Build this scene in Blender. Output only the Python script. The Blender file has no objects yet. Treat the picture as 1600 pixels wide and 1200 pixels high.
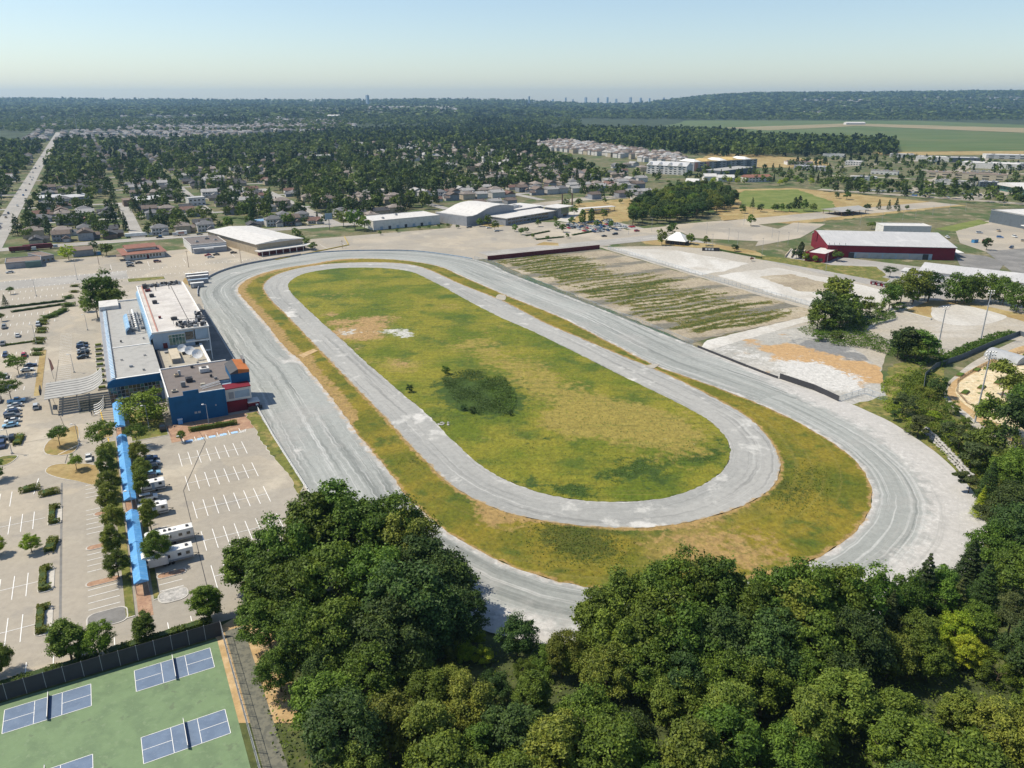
import bpy, math, random
import numpy as np
from mathutils import Vector, Matrix
from mathutils.geometry import delaunay_2d_cdt, tessellate_polygon
R = math.radians
random.seed(7); rng = np.random.default_rng(7)
scene = bpy.context.scene
COL = scene.collection

# ------------------------------------------------------------------ camera, world, sun, exposure
CAM_H = 100.0; FPX = 1185.0; HORIZON = 158.0
PITCH = math.atan((600 - HORIZON) / FPX)
cam = bpy.data.cameras.new('camera'); cam_o = bpy.data.objects.new('camera', cam); COL.objects.link(cam_o)
cam.sensor_width = 36; cam.lens = 36 * FPX / 1600; cam.clip_start = 1; cam.clip_end = 90000
cam_o.location = (0, 0, CAM_H); cam_o.rotation_euler = (math.pi / 2 - PITCH, 0, 0)
scene.camera = cam_o

SUN_EL, SUN_AZ = R(55), R(172)          # direction TO the sun, azimuth counted from +X
w = bpy.data.worlds.new('World'); scene.world = w; w.use_nodes = True
nt = w.node_tree; bg = nt.nodes['Background']
sky = nt.nodes.new('ShaderNodeTexSky'); sky.sky_type = 'NISHITA'; sky.sun_disc = False
sky.sun_elevation = SUN_EL; sky.sun_rotation = math.pi / 2 - SUN_AZ
sky.air_density = 1.0; sky.dust_density = 0.5; sky.ozone_density = 1.6; sky.altitude = 100
nt.links.new(sky.outputs[0], bg.inputs[0]); bg.inputs[1].default_value = 0.125
sl = bpy.data.lights.new('sun', 'SUN'); sl.energy = 4.9; sl.angle = R(0.5); sl.color = (1.0, 0.92, 0.77)
so = bpy.data.objects.new('sun', sl); COL.objects.link(so)
sd = Vector((math.cos(SUN_EL) * math.cos(SUN_AZ), math.cos(SUN_EL) * math.sin(SUN_AZ), math.sin(SUN_EL)))
so.rotation_euler = sd.to_track_quat('Z', 'Y').to_euler(); so.location = (0, 0, 300)
scene.view_settings.view_transform = 'Standard'; scene.view_settings.look = 'None'
scene.view_settings.exposure = 0.2; scene.view_settings.gamma = 1.0
scene.view_settings.use_curve_mapping = False
scene.cycles.max_bounces = 4; scene.cycles.diffuse_bounces = 2; scene.cycles.glossy_bounces = 2
scene.cycles.volume_bounces = 0; scene.cycles.transparent_max_bounces = 4

# ------------------------------------------------------------------ survey: photograph pixels to places, and the site grid
_c, _s = math.cos(PITCH), math.sin(PITCH)
TH = R(28.3); E1 = (math.cos(TH), math.sin(TH)); E2 = (-math.sin(TH), math.cos(TH))
def G(px, py, h=0.0):
    x = px - 800; y = 600 - py; t = (h - CAM_H) / (-FPX * _s + y * _c)
    return (x * t, (FPX * _c + y * _s) * t)
def W(a, b): return (a * E1[0] + b * E2[0], a * E1[1] + b * E2[1])
def AB(x, y): return (x * E1[0] + y * E1[1], x * E2[0] + y * E2[1])
def GAB(px, py, h=0.0): return AB(*G(px, py, h))
def PX(x, y, z=0.0):
    F = y * _c - (z - CAM_H) * _s; U = y * _s + (z - CAM_H) * _c
    return (800 + FPX * x / F, 600 - FPX * U / F) if F > 1 else (-9999, -9999)
def inview(x, y, z=0, m=60):
    p = PX(x, y, z); return -m < p[0] < 1600 + m and p[1] < 1200 + m and y > 0
def in_poly(x, y, P):
    c = False; j = len(P) - 1
    for i in range(len(P)):
        if (P[i][1] > y) != (P[j][1] > y) and x < (P[j][0] - P[i][0]) * (y - P[i][1]) / (P[j][1] - P[i][1]) + P[i][0]: c = not c
        j = i
    return c
def in_poly_np(X, Y, P):
    c = np.zeros(len(X), bool); j = len(P) - 1
    for i in range(len(P)):
        if P[i][1] != P[j][1]:
            c ^= ((P[i][1] > Y) != (P[j][1] > Y)) & (X < (P[j][0] - P[i][0]) * (Y - P[i][1]) / (P[j][1] - P[i][1]) + P[i][0])
        j = i
    return c
def sm(x, a, b):
    t = min(1, max(0, (x - a) / (b - a))); return t * t * (3 - 2 * t)
def terrain(x, y):
    """gentle hills that close the valley, in metres"""
    if y < 2300: return 0.0
    px = 800 + FPX * x / y
    right = sm(px, 860, 1080)
    zl = 50 * sm(y, 2600, 7000) + 58 * sm(y, 6500, 9500) + 9 * math.sin(x * .0011 + 1.3) * sm(y, 5000, 9000)
    zr = 22 * sm(y, 4400, 5200) + 165 * sm(y, 4800, 9500) + 10 * math.sin(x * .0013) * sm(y, 6000, 9000)
    lo = 1 - .62 * math.exp(-((px - 960) / 130) ** 2)
    return (zl * (1 - right) + zr * right) * lo

# ------------------------------------------------------------------ node materials
MATS = {}
GRAIN = dict(suburb_ground=.35, forest_floor=.4, old_asphalt=.13, road_asphalt=.15, dark_asphalt=.2, gravel_lot=.28, pale_gravel=.25, track_dirt=.16, inner_track_dirt=.16, track_grass=.42, infield_grass=.42, weed_lot_soil=.42, sand_lot=.35, dry_grass=.3, lawn=.3, verge=.4, court_green=.08, court_blue=.08, brick_paving=.2, concrete=.15, ring_sand=.25, garden_bed=.3, rubble=.3)
def make_mat(name, base, layers=(), rough=.9, bump=None, spec=.25, metal=0, coord='obj', rnd=0, alpha=None, hue=0, trans=0, grain=0):
    """base colour, then layers (colour, scale, lo, hi, opts); opts: st stretch, rot, attr, k, det, kind, coord"""
    grain = grain or GRAIN.get(name, 0)
    m = bpy.data.materials.new(name); m.use_nodes = True; MATS[name] = m
    n = m.node_tree.nodes; L = m.node_tree.links; bs = n['Principled BSDF']
    bs.inputs['Roughness'].default_value = rough; bs.inputs['Metallic'].default_value = metal
    bs.inputs['Specular IOR Level'].default_value = spec
    tc = n.new('ShaderNodeTexCoord'); uvn = None
    def vec(c):
        return {'obj': tc.outputs['Object'], 'uv': tc.outputs['UV'], 'gen': tc.outputs['Generated']}[c]
    col = None
    rgb = n.new('ShaderNodeRGB'); rgb.outputs[0].default_value = (*base, 1); col = rgb.outputs[0]
    for i, ly in enumerate(layers):
        c, scl, lo, hi = ly[:4]; o = ly[4] if len(ly) > 4 else {}
        mp = n.new('ShaderNodeMapping'); L.new(vec(o.get('coord', coord)), mp.inputs[0])
        st = o.get('st', (1, 1, 1)); mp.inputs['Scale'].default_value = [st[k] * scl for k in range(3)]
        mp.inputs['Rotation'].default_value = (0, 0, o.get('rot', 0)); mp.inputs['Location'].default_value = (i * 7.3, i * 3.1, i * 1.7)
        src = mp.outputs[0]
        if o.get('warp'):
            nz0 = n.new('ShaderNodeTexNoise'); nz0.inputs['Scale'].default_value = .4; L.new(src, nz0.inputs['Vector'])
            ad = n.new('ShaderNodeVectorMath'); ad.operation = 'MULTIPLY_ADD'; L.new(nz0.outputs['Color'], ad.inputs[0])
            ad.inputs[1].default_value = (o['warp'],) * 3; L.new(src, ad.inputs[2]); src = ad.outputs[0]
        if o.get('kind') == 'wave':
            tx = n.new('ShaderNodeTexWave'); tx.inputs['Scale'].default_value = 1; tx.inputs['Distortion'].default_value = o.get('dist', 1.0)
            tx.inputs['Detail'].default_value = 2; L.new(src, tx.inputs['Vector']); val = tx.outputs['Fac']
        elif o.get('kind') == 'voro':
            tx = n.new('ShaderNodeTexVoronoi'); tx.inputs['Scale'].default_value = 1; L.new(src, tx.inputs['Vector'])
            tx.feature = o.get('feat', 'F1'); val = tx.outputs['Distance']
        else:
            tx = n.new('ShaderNodeTexNoise'); tx.inputs['Scale'].default_value = 1; tx.inputs['Detail'].default_value = o.get('det', 6)
            tx.inputs['Roughness'].default_value = o.get('nr', .55); L.new(src, tx.inputs['Vector']); val = tx.outputs['Fac']
        if o.get('attr'):
            at = n.new('ShaderNodeAttribute'); at.attribute_name = o['attr']
            ma = n.new('ShaderNodeMath'); ma.operation = 'MULTIPLY_ADD'; L.new(val, ma.inputs[0])
            ma.inputs[1].default_value = o.get('k', 1.0) * 3.6; sb = n.new('ShaderNodeMath'); sb.operation = 'SUBTRACT'
            L.new(at.outputs['Fac'], sb.inputs[0]); sb.inputs[1].default_value = .5 * 3.6 * o.get('k', 1.0); L.new(sb.outputs[0], ma.inputs[2]); val = ma.outputs[0]
        mr = n.new('ShaderNodeMapRange'); mr.interpolation_type = 'SMOOTHSTEP'; L.new(val, mr.inputs[0])
        mr.inputs['From Min'].default_value = lo; mr.inputs['From Max'].default_value = hi
        mr.inputs['To Max'].default_value = o.get('amt', 1.0)
        mx = n.new('ShaderNodeMix'); mx.data_type = 'RGBA'; L.new(mr.outputs[0], mx.inputs['Factor']); L.new(col, mx.inputs[6])
        mx.inputs[7].default_value = (*c, 1); col = mx.outputs[2]
    if rnd or hue:
        oi = n.new('ShaderNodeObjectInfo'); hs = n.new('ShaderNodeHueSaturation'); L.new(col, hs.inputs['Color'])
        m1 = n.new('ShaderNodeMapRange'); L.new(oi.outputs['Random'], m1.inputs[0]); m1.inputs['To Min'].default_value = 1 - rnd; m1.inputs['To Max'].default_value = 1 + rnd
        L.new(m1.outputs[0], hs.inputs['Value'])
        if hue:
            m3 = n.new('ShaderNodeMath'); m3.operation = 'MULTIPLY'; L.new(oi.outputs['Random'], m3.inputs[0]); m3.inputs[1].default_value = 7.77
            m4 = n.new('ShaderNodeMath'); m4.operation = 'FRACT'; L.new(m3.outputs[0], m4.inputs[0])
            m2 = n.new('ShaderNodeMapRange'); L.new(m4.outputs[0], m2.inputs[0]); m2.inputs['To Min'].default_value = .5 - hue; m2.inputs['To Max'].default_value = .5 + hue
            L.new(m2.outputs[0], hs.inputs['Hue'])
        col = hs.outputs[0]
    if grain:
        ng = n.new('ShaderNodeTexNoise'); ng.inputs['Scale'].default_value = .55; ng.inputs['Detail'].default_value = 9; ng.inputs['Roughness'].default_value = .78; L.new(vec(coord), ng.inputs['Vector'])
        mg = n.new('ShaderNodeMapRange'); L.new(ng.outputs['Fac'], mg.inputs[0]); mg.inputs['From Min'].default_value = .3; mg.inputs['From Max'].default_value = .7; mg.inputs['To Min'].default_value = 1 - grain; mg.inputs['To Max'].default_value = 1 + grain
        hg = n.new('ShaderNodeHueSaturation'); L.new(col, hg.inputs['Color']); L.new(mg.outputs[0], hg.inputs['Value']); col = hg.outputs[0]
    L.new(col, bs.inputs['Base Color'])
    if trans:
        tb = n.new('ShaderNodeBsdfTranslucent'); L.new(col, tb.inputs[0]); ms = n.new('ShaderNodeMixShader'); ms.inputs[0].default_value = trans
        L.new(bs.outputs[0], ms.inputs[1]); L.new(tb.outputs[0], ms.inputs[2]); L.new(ms.outputs[0], n['Material Output'].inputs[0])
    if bump:
        nb = n.new('ShaderNodeTexNoise'); nb.inputs['Scale'].default_value = bump[0]; nb.inputs['Detail'].default_value = 5
        mpb = n.new('ShaderNodeMapping'); L.new(vec(coord), mpb.inputs[0]); mpb.inputs['Scale'].default_value = bump[3] if len(bump) > 3 else (1, 1, 1); L.new(mpb.outputs[0], nb.inputs['Vector'])
        bp = n.new('ShaderNodeBump'); bp.inputs['Strength'].default_value = bump[1]; bp.inputs['Distance'].default_value = bump[2]
        L.new(nb.outputs['Fac'], bp.inputs['Height']); L.new(bp.outputs[0], bs.inputs['Normal'])
    return m

# ------------------------------------------------------------------ object helpers
def tag(o, label=None, cat=None, group=None, kind=None):
    if label: o['label'] = label
    if cat: o['category'] = cat
    if group: o['group'] = group
    if kind: o['kind'] = kind
    return o
def thing(name, label, cat, loc=(0, 0, 0), rz=0, group=None):
    o = bpy.data.objects.new(name, None); COL.objects.link(o); o.location = loc; o.rotation_euler = (0, 0, rz)
    o.empty_display_size = .5
    return tag(o, label, cat, group)
class MB:
    """collects verts and faces for one mesh"""
    def __init__(s): s.v = []; s.f = []; s.mi = []
    def face(s, pts, mi=0):
        i = len(s.v); s.v += [tuple(p) for p in pts]; s.f.append(tuple(range(i, i + len(pts)))); s.mi.append(mi); return s
    def box(s, x0, x1, y0, y1, z0, z1, mi=0, rz=0, c=None):
        i = len(s.v); pts = [(x0, y0, z0), (x1, y0, z0), (x1, y1, z0), (x0, y1, z0), (x0, y0, z1), (x1, y0, z1), (x1, y1, z1), (x0, y1, z1)]
        if rz:
            cx, cy = c or ((x0 + x1) / 2, (y0 + y1) / 2); cr, sr = math.cos(rz), math.sin(rz)
            pts = [(cx + (p[0] - cx) * cr - (p[1] - cy) * sr, cy + (p[0] - cx) * sr + (p[1] - cy) * cr, p[2]) for p in pts]
        s.v += pts
        for q in ((3, 2, 1, 0), (4, 5, 6, 7), (0, 1, 5, 4), (1, 2, 6, 5), (2, 3, 7, 6), (3, 0, 4, 7)):
            s.f.append(tuple(i + k for k in q)); s.mi.append(mi)
        return s
    def tube(s, p0, p1, r0, r1=None, n=8, mi=0, cap=True):
        r1 = r0 if r1 is None else r1; p0 = Vector(p0); p1 = Vector(p1); d = (p1 - p0).normalized()
        u = d.orthogonal().normalized(); v = d.cross(u); i = len(s.v)
        for p, r in ((p0, r0), (p1, r1)):
            for k in range(n):
                t = 2 * math.pi * k / n; s.v.append(tuple(p + u * (r * math.cos(t)) + v * (r * math.sin(t))))
        for k in range(n):
            s.f.append((i + k, i + (k + 1) % n, i + n + (k + 1) % n, i + n + k)); s.mi.append(mi)
        if cap:
            s.f.append(tuple(i + n + k for k in range(n))); s.mi.append(mi)
            s.f.append(tuple(i + k for k in reversed(range(n)))); s.mi.append(mi)
        return s
    def prism(s, prof, y0, y1, axis='y', mi=0):
        """closed profile in (x,z) (counter-clockwise) extruded along y (or along x: profile is (y,z))"""
        n = len(prof); i = len(s.v)
        for yy in (y0, y1):
            for (a, z) in prof: s.v.append((a, yy, z) if axis == 'y' else (yy, a, z))
        fl = axis == 'y'
        for k in range(n):
            q = (i + k, i + (k + 1) % n, i + n + (k + 1) % n, i + n + k); s.f.append(q if fl else q[::-1]); s.mi.append(mi)
        a_ = tuple(i + k for k in range(n)); b_ = tuple(i + n + k for k in range(n))
        s.f.append(a_[::-1] if fl else a_); s.f.append(b_ if fl else b_[::-1]); s.mi += [mi, mi]
        return s
    def mesh(s, name, mats):
        me = bpy.data.meshes.new(name); me.from_pydata(s.v, [], s.f)
        for m in (mats if isinstance(mats, (list, tuple)) else [mats]): me.materials.append(MATS[m] if isinstance(m, str) else m)
        if any(s.mi): me.polygons.foreach_set('material_index', s.mi)
        me.update(); return me
    def obj(s, name, mats, parent=None, label=None, kind=None):
        o = bpy.data.objects.new(name, s.mesh(name, mats)); COL.objects.link(o)
        if parent: o.parent = parent
        return tag(o, label, kind=kind)
def link(name, mesh, parent=None, loc=None, rz=None, scale=None, label=None):
    o = bpy.data.objects.new(name, mesh); COL.objects.link(o)
    if parent: o.parent = parent
    if loc: o.location = loc
    if rz is not None: o.rotation_euler = (0, 0, rz)
    if scale: o.scale = scale
    if label: o['label'] = label
    return o
KIDS = {}
def copy_tree(root, loc, rz=0, label=None, group=None, sc=None, cat=None):
    if root.name not in KIDS: KIDS[root.name] = [(c, list(c.children)) for c in root.children]
    r = root.copy(); COL.objects.link(r); r.location = loc; r.rotation_euler = (0, 0, rz)
    if sc: r.scale = sc if isinstance(sc, (tuple, list)) else (sc,) * 3
    if label: r['label'] = label
    if group: r['group'] = group
    if cat: r['category'] = cat
    for ch, gk in KIDS[root.name]:
        c = ch.copy(); COL.objects.link(c); c.parent = r
        for g in gk:
            d = g.copy(); COL.objects.link(d); d.parent = c
    return r
def np_mesh(name, verts, quads, mat, attrs=None, smooth=False, normals=None):
    """fast mesh from numpy arrays; quads is (n,4) or (n,3)"""
    me = bpy.data.meshes.new(name); k = quads.shape[1]
    me.vertices.add(len(verts)); me.vertices.foreach_set('co', verts.astype(np.float32).ravel())
    me.loops.add(quads.size); me.loops.foreach_set('vertex_index', quads.astype(np.int32).ravel())
    me.polygons.add(len(quads)); me.polygons.foreach_set('loop_start', np.arange(0, quads.size, k, dtype=np.int32))
    me.polygons.foreach_set('loop_total', np.full(len(quads), k, dtype=np.int32))
    me.materials.append(MATS[mat] if isinstance(mat, str) else mat)
    for an, av in (attrs or {}).items():
        at = me.attributes.new(an, 'FLOAT', 'POINT'); at.data.foreach_set('value', np.asarray(av, np.float32))
    me.update(calc_edges=True)
    if smooth: me.polygons.foreach_set('use_smooth', np.ones(len(quads), bool))
    if normals is not None: me.normals_split_custom_set_from_vertices(normals.tolist())
    return me

def jitter_edge(P, step=3.0, amp=.5):
    out = []
    n = len(P)
    for i in range(n):
        a = P[i]; b = P[(i + 1) % n]; d = math.hypot(b[0] - a[0], b[1] - a[1]); k = max(1, int(d / step))
        nx, ny = (-(b[1] - a[1]) / (d + 1e-9), (b[0] - a[0]) / (d + 1e-9))
        for j in range(k):
            t = j / k; r = random.uniform(-amp, amp) if amp else 0
            out.append((a[0] + (b[0] - a[0]) * t + nx * r, a[1] + (b[1] - a[1]) * t + ny * r))
    return out
def smooth_closed(P, k=6):
    out = []; n = len(P)
    for i in range(n):
        p0, p1, p2, p3 = P[i - 1], P[i], P[(i + 1) % n], P[(i + 2) % n]
        for j in range(k):
            t = j / k
            out.append(tuple(.5 * (2 * p1[c] + (p2[c] - p0[c]) * t + (2 * p0[c] - 5 * p1[c] + 4 * p2[c] - p3[c]) * t * t + (3 * p1[c] - p0[c] - 3 * p2[c] + p3[c]) * t ** 3) for c in (0, 1)))
    return out
def sheet(name, P, z, mat, cell=None, attrs=None, kind='structure', label=None, parent=None, zf=None):
    """a ground sheet inside outline P (world metres); cell adds inner points so that attributes can vary"""
    P = [Vector(p) for p in P]; n = len(P)
    V = list(P)
    if cell:
        xs = [p.x for p in P]; ys = [p.y for p in P]
        gx, gy = np.meshgrid(np.arange(min(xs), max(xs), cell), np.arange(min(ys), max(ys), cell)); gx = gx.ravel() + rng.uniform(-.3, .3, gx.size) * cell; gy = gy.ravel() + rng.uniform(-.3, .3, gy.size) * cell
        k_ = in_poly_np(gx, gy, P); V += [Vector(q) for q in zip(gx[k_].tolist(), gy[k_].tolist())]
    vv, ee, ff, *_ = delaunay_2d_cdt(V, [(i, (i + 1) % n) for i in range(n)], [], 1, 1e-4)
    me = bpy.data.meshes.new(name)
    me.from_pydata([(p.x, p.y, z + (zf(p.x, p.y) if zf else 0)) for p in vv], [], [tuple(f) for f in ff])
    for an, fn in (attrs or {}).items():
        at = me.attributes.new(an, 'FLOAT', 'POINT'); at.data.foreach_set('value', [fn(p.x, p.y) for p in vv])
    me.materials.append(MATS[mat]); me.update()
    if me.polygons and me.polygons[0].normal.z < 0: me.flip_normals()
    o = bpy.data.objects.new(name, me); COL.objects.link(o)
    if parent: o.parent = parent
    if kind: o['kind'] = kind
    if label: o['label'] = label
    return o
def pxp(L, h=0): return [G(*p, h) for p in L]
def rect(a0, a1, b0, b1): return [W(a0, b0), W(a1, b0), W(a1, b1), W(a0, b1)]
def blobs(L):
    """smooth field from (px,py,radius_m,amount[,stretch along px direction]) blobs"""
    B = [(*G(b[0], b[1]), b[2], b[3]) for b in L]
    def f(x, y):
        s = 0.0
        for bx, by, r, a in B:
            d = ((x - bx) ** 2 + (y - by) ** 2) / (r * r)
            if d < 6: s += a * math.exp(-d)
        return s
    return f
# ------------------------------------------------------------------ ground materials
asph = (.385, .335, .262)
make_mat('suburb_ground', (.15, .135, .07), [((.07, .10, .03), .035, .42, .6), ((.26, .22, .14), .09, .55, .7), ((.05, .07, .025), .4, .5, .7, {'amt': .6})], bump=(.5, .5, .5))
make_mat('forest_floor', (.055, .07, .022), [((.10, .11, .035), .12, .45, .65), ((.16, .13, .07), .3, .62, .75)], bump=(.8, .6, .3))
make_mat('old_asphalt', asph, [((.32, .285, .23), .02, .40, .62), ((.43, .38, .30), .06, .52, .72), ((.27, .255, .23), .5, .60, .8, {'amt': .45}),
    ((.46, .41, .34), .012, .5, .7, {'amt': .5}), ((.24, .22, .195), .13, .60, .70, {'amt': .45, 'det': 7}), ((.22, .21, .20), .03, .66, .7, {'st': (1, .25, 1), 'amt': .5, 'rot': -TH, 'warp': .5}), ((.24, .23, .21), .02, .495, .503, {'amt': .30, 'det': 3})], bump=(6, .25, .03))
make_mat('road_asphalt', (.30, .285, .26), [((.36, .34, .31), .05, .4, .65), ((.23, .22, .21), .3, .55, .75, {'amt': .5})], bump=(5, .2, .02))
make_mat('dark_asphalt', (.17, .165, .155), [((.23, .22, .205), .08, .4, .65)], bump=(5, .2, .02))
make_mat('gravel_lot', (.37, .33, .265), [((.36, .33, .28), .03, .4, .6), ((.45, .42, .37), .05, .5, .68, {'rot': -TH, 'st': (.35, 1, 1)}), ((.27, .25, .20), .25, .6, .75, {'amt': .5})], bump=(2, .5, .08))
make_mat('pale_gravel', (.45, .425, .38), [((.53, .51, .47), .04, .42, .6, {'st': (1, .3, 1)}), ((.42, .39, .34), .06, .5, .7), ((.34, .33, .30), .5, .6, .8, {'amt': .5})], bump=(2, .5, .08))
make_mat('track_dirt', (.265, .275, .258), [
    ((.335, .345, .325), .05, .42, .62, {'coord': 'uv', 'st': (.12, 1, 1), 'amt': .8}),
    ((.15, .16, .15), 1.0, .49, .64, {'coord': 'uv', 'st': (.010, .32, 1), 'amt': .75, 'det': 8, 'nr': .7, 'warp': .3}),
    ((.45, .45, .43), 1.0, .54, .63, {'coord': 'uv', 'st': (.012, .55, 1), 'amt': .75, 'det': 7, 'nr': .7, 'warp': .45}),
    ((.52, .52, .50), 1.0, .60, .66, {'coord': 'uv', 'st': (.02, 1.5, 1), 'amt': .5, 'det': 4, 'warp': .6}),
    ((.19, .195, .185), .6, .62, .8, {'amt': .35}),
    ((.52, .505, .475), .22, 0.45, 0.90, {'attr': 'pale', 'k': .55, 'det': 8, 'nr': .65}),
    ((.33, .31, .29), .9, 0.38, 0.90, {'attr': 'pale', 'k': 1.1, 'det': 9, 'nr': .75, 'amt': .5}),
    ((.31, .305, .285), 1.0, .53, .66, {'coord': 'uv', 'st': (.018, .7, 1), 'amt': .6, 'det': 8, 'nr': .7, 'warp': .4}), ((.33, .32, .30), .05, .50, .64, {'amt': .45, 'det': 8, 'nr': .65}),
    ((.42, .33, .235), .5, 0.48, 0.98, {'attr': 'sand', 'k': .6, 'det': 8})], bump=(1.4, .45, .10))
make_mat('inner_track_dirt', (.335, .33, .31), [
    ((.285, .285, .27), .05, .42, .62, {'coord': 'uv', 'st': (.15, 1, 1)}),
    ((.20, .20, .19), 1.0, .51, .64, {'coord': 'uv', 'st': (.012, .5, 1), 'amt': .7, 'det': 8, 'nr': .7, 'warp': .3}),
    ((.47, .465, .44), 1.0, .56, .68, {'coord': 'uv', 'st': (.014, .8, 1), 'amt': .6, 'det': 7, 'nr': .7, 'warp': .4}),
    ((.48, .47, .44), .10, .56, .66, {'det': 8, 'nr': .65, 'amt': .8}),
    ((.52, .505, .475), .22, 0.45, 0.90, {'attr': 'pale', 'k': .55, 'det': 8, 'nr': .65}),
    ((.36, .27, .16), .5, 0.48, 0.98, {'attr': 'sand', 'k': .6, 'det': 8})], bump=(1.4, .45, .10))
make_mat('track_grass', (.105, .112, .009), [
    ((.195, .155, .016), .045, .40, .60), ((.25, .185, .05), .02, .60, .74, {'amt': .8}), ((.05, .085, .010), .12, .5, .68, {'amt': .8}),
    ((.19, .165, .035), 1.0, .52, .72, {'coord': 'uv', 'st': (.012, .5, 1), 'amt': .65, 'det': 6}),
    ((.30, .20, .075), .35, 0.45, 0.88, {'attr': 'dry', 'k': .6, 'det': 8, 'nr': .7}),
    ((.035, .055, .010), .5, .50, 1.0, {'attr': 'weed', 'k': .9, 'det': 8, 'nr': .75, 'amt': .65}),
    ((.04, .06, .012), 1.3, .56, .75, {'amt': .55})], bump=(1.1, .9, .35))
make_mat('infield_grass', (.095, .124, .008), [
    ((.195, .180, .018), .035, .38, .60), ((.05, .09, .010), .07, .50, .68, {'amt': .8}),
    ((.25, .20, .045), .30, 0.43, 0.90, {'attr': 'dry', 'k': .6, 'det': 8, 'nr': .65}),
    ((.19, .17, .04), 1.0, .56, .70, {'rot': .9, 'st': (.03, .7, 1), 'amt': .6, 'warp': .8, 'det': 8}),
    ((.045, .085, .010), 1.0, .56, .70, {'rot': 1.9, 'st': (.03, .5, 1), 'amt': .45, 'warp': .5}),
    ((.33, .215, .095), .45, 0.45, 0.90, {'attr': 'sand', 'k': .5, 'det': 9, 'nr': .7}),
    ((.45, .44, .40), .4, 0.47, 0.88, {'attr': 'stone', 'k': .8, 'det': 9, 'nr': .7}),
    ((.04, .07, .010), .22, 0.45, 0.90, {'attr': 'weed', 'k': .8, 'det': 9, 'nr': .7}),
    ((.03, .055, .010), 1.2, .54, .75, {'amt': .55})], bump=(1.0, .9, .4))
make_mat('weed_lot_soil', (.35, .295, .21), [
    ((.28, .235, .17), .05, .42, .62), ((.42, .37, .29), .05, .55, .7, {'rot': -TH, 'st': (.35, 1, 1)}),
    ((.12, .12, .10), 1.0, 0.53, 0.90, {'attr': 'road', 'k': .35, 'rot': -TH, 'st': (.05, .3, 1), 'amt': .8}),
    ((.145, .125, .030), .35, 0.18, 0.48, {'attr': 'weed', 'k': .7, 'det': 8, 'nr': .7}),
    ((.055, .07, .015), .7, 0.40, 0.80, {'attr': 'weed', 'k': .8, 'det': 8, 'nr': .7})], bump=(1.2, .8, .3))
make_mat('sand_lot', (.33, .32, .29), [((.42, .40, .36), .05, .42, .62, {'rot': 1.0, 'st': (.3, 1, 1)}), ((.42, .27, .13), .10, 0.45, 0.88, {'attr': 'sand', 'k': .9, 'det': 8}),
    ((.50, .485, .455), .3, 0.49, 0.88, {'attr': 'stone', 'k': 1.1, 'det': 9, 'nr': .75}), ((.19, .19, .185), .3, 0.49, 0.90, {'attr': 'weed', 'k': .5, 'det': 8}), ((.28, .28, .26), .5, .6, .8, {'amt': .5})], bump=(1.2, .8, .3))
make_mat('dry_grass', (.29, .205, .085), [((.36, .28, .13), .06, .42, .62), ((.20, .18, .05), .15, .55, .72)], bump=(2, .5, .1))
make_mat('lawn', (.12, .155, .032), [((.17, .19, .05), .06, .42, .62), ((.24, .21, .07), .02, .56, .7)], bump=(2, .4, .1))
make_mat('verge', (.13, .14, .03), [((.25, .20, .07), .2, .45, .65), ((.06, .08, .02), .5, .5, .7)], bump=(2, .6, .2))
make_mat('farm_green', (.075, .11, .03), [((.105, .135, .045), .004, .42, .6, {'st': (1, 3, 1)}), ((.14, .14, .06), .003, .58, .66, {'st': (1, 6, 1)}), ((.06, .12, .04), .01, .55, .7, {'st': (.3, 3, 1)})])
make_mat('farm_dry', (.24, .20, .11), [((.30, .24, .14), .006, .42, .6, {'st': (.4, 4, 1)}), ((.13, .15, .06), .004, .55, .65, {'st': (.4, 4, 1)})])
make_mat('far_forest', (.035, .05, .022), [((.06, .08, .032), .012, .42, .62), ((.02, .03, .015), .03, .5, .7), ((.12, .14, .06), .003, .64, .70, {'st': (.4, 1.6, 1)})], bump=(.03, 1, 12))
make_mat('brick_paving', (.33, .20, .13), [((.40, .26, .17), .5, .45, .65), ((.27, .16, .11), 2, .5, .7)], bump=(5, .3, .02))
make_mat('concrete', (.50, .47, .42), [((.42, .40, .36), .5, .45, .65)], bump=(4, .2, .02))
make_mat('white_paint', (.80, .79, .76), [((.55, .53, .49), 1.2, .56, .70, {'det': 8})])
make_mat('yellow_paint', (.62, .42, .08))
make_mat('blue_paint', (.32, .50, .72), [((.5, .6, .7), 1.5, .5, .7)])
make_mat('patio_tiles', (.16, .155, .12), [((.11, .11, .09), 1, .45, .6)])
make_mat('court_green', (.155, .225, .115), [((.13, .19, .10), .25, .42, .62), ((.20, .26, .15), 1.2, .55, .7, {'amt': .5}), ((.10, .12, .08), .5, .62, .72, {'amt': .5})], rough=.7)
make_mat('court_blue', (.14, .19, .27), [((.12, .165, .24), .4, .42, .62), ((.19, .23, .30), 1.5, .56, .7, {'amt': .5})], rough=.7)
make_mat('ring_sand', (.40, .27, .13), [((.48, .35, .2), .3, .45, .65)])
make_mat('garden_bed', (.55, .44, .27), [((.62, .53, .36), .4, .42, .6), ((.10, .14, .04), .35, .58, .68)], bump=(2, .8, .3))
make_mat('rubble', (.42, .40, .37), [((.30, .29, .27), .9, .45, .6), ((.55, .53, .49), 1.6, .55, .7)])

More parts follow.
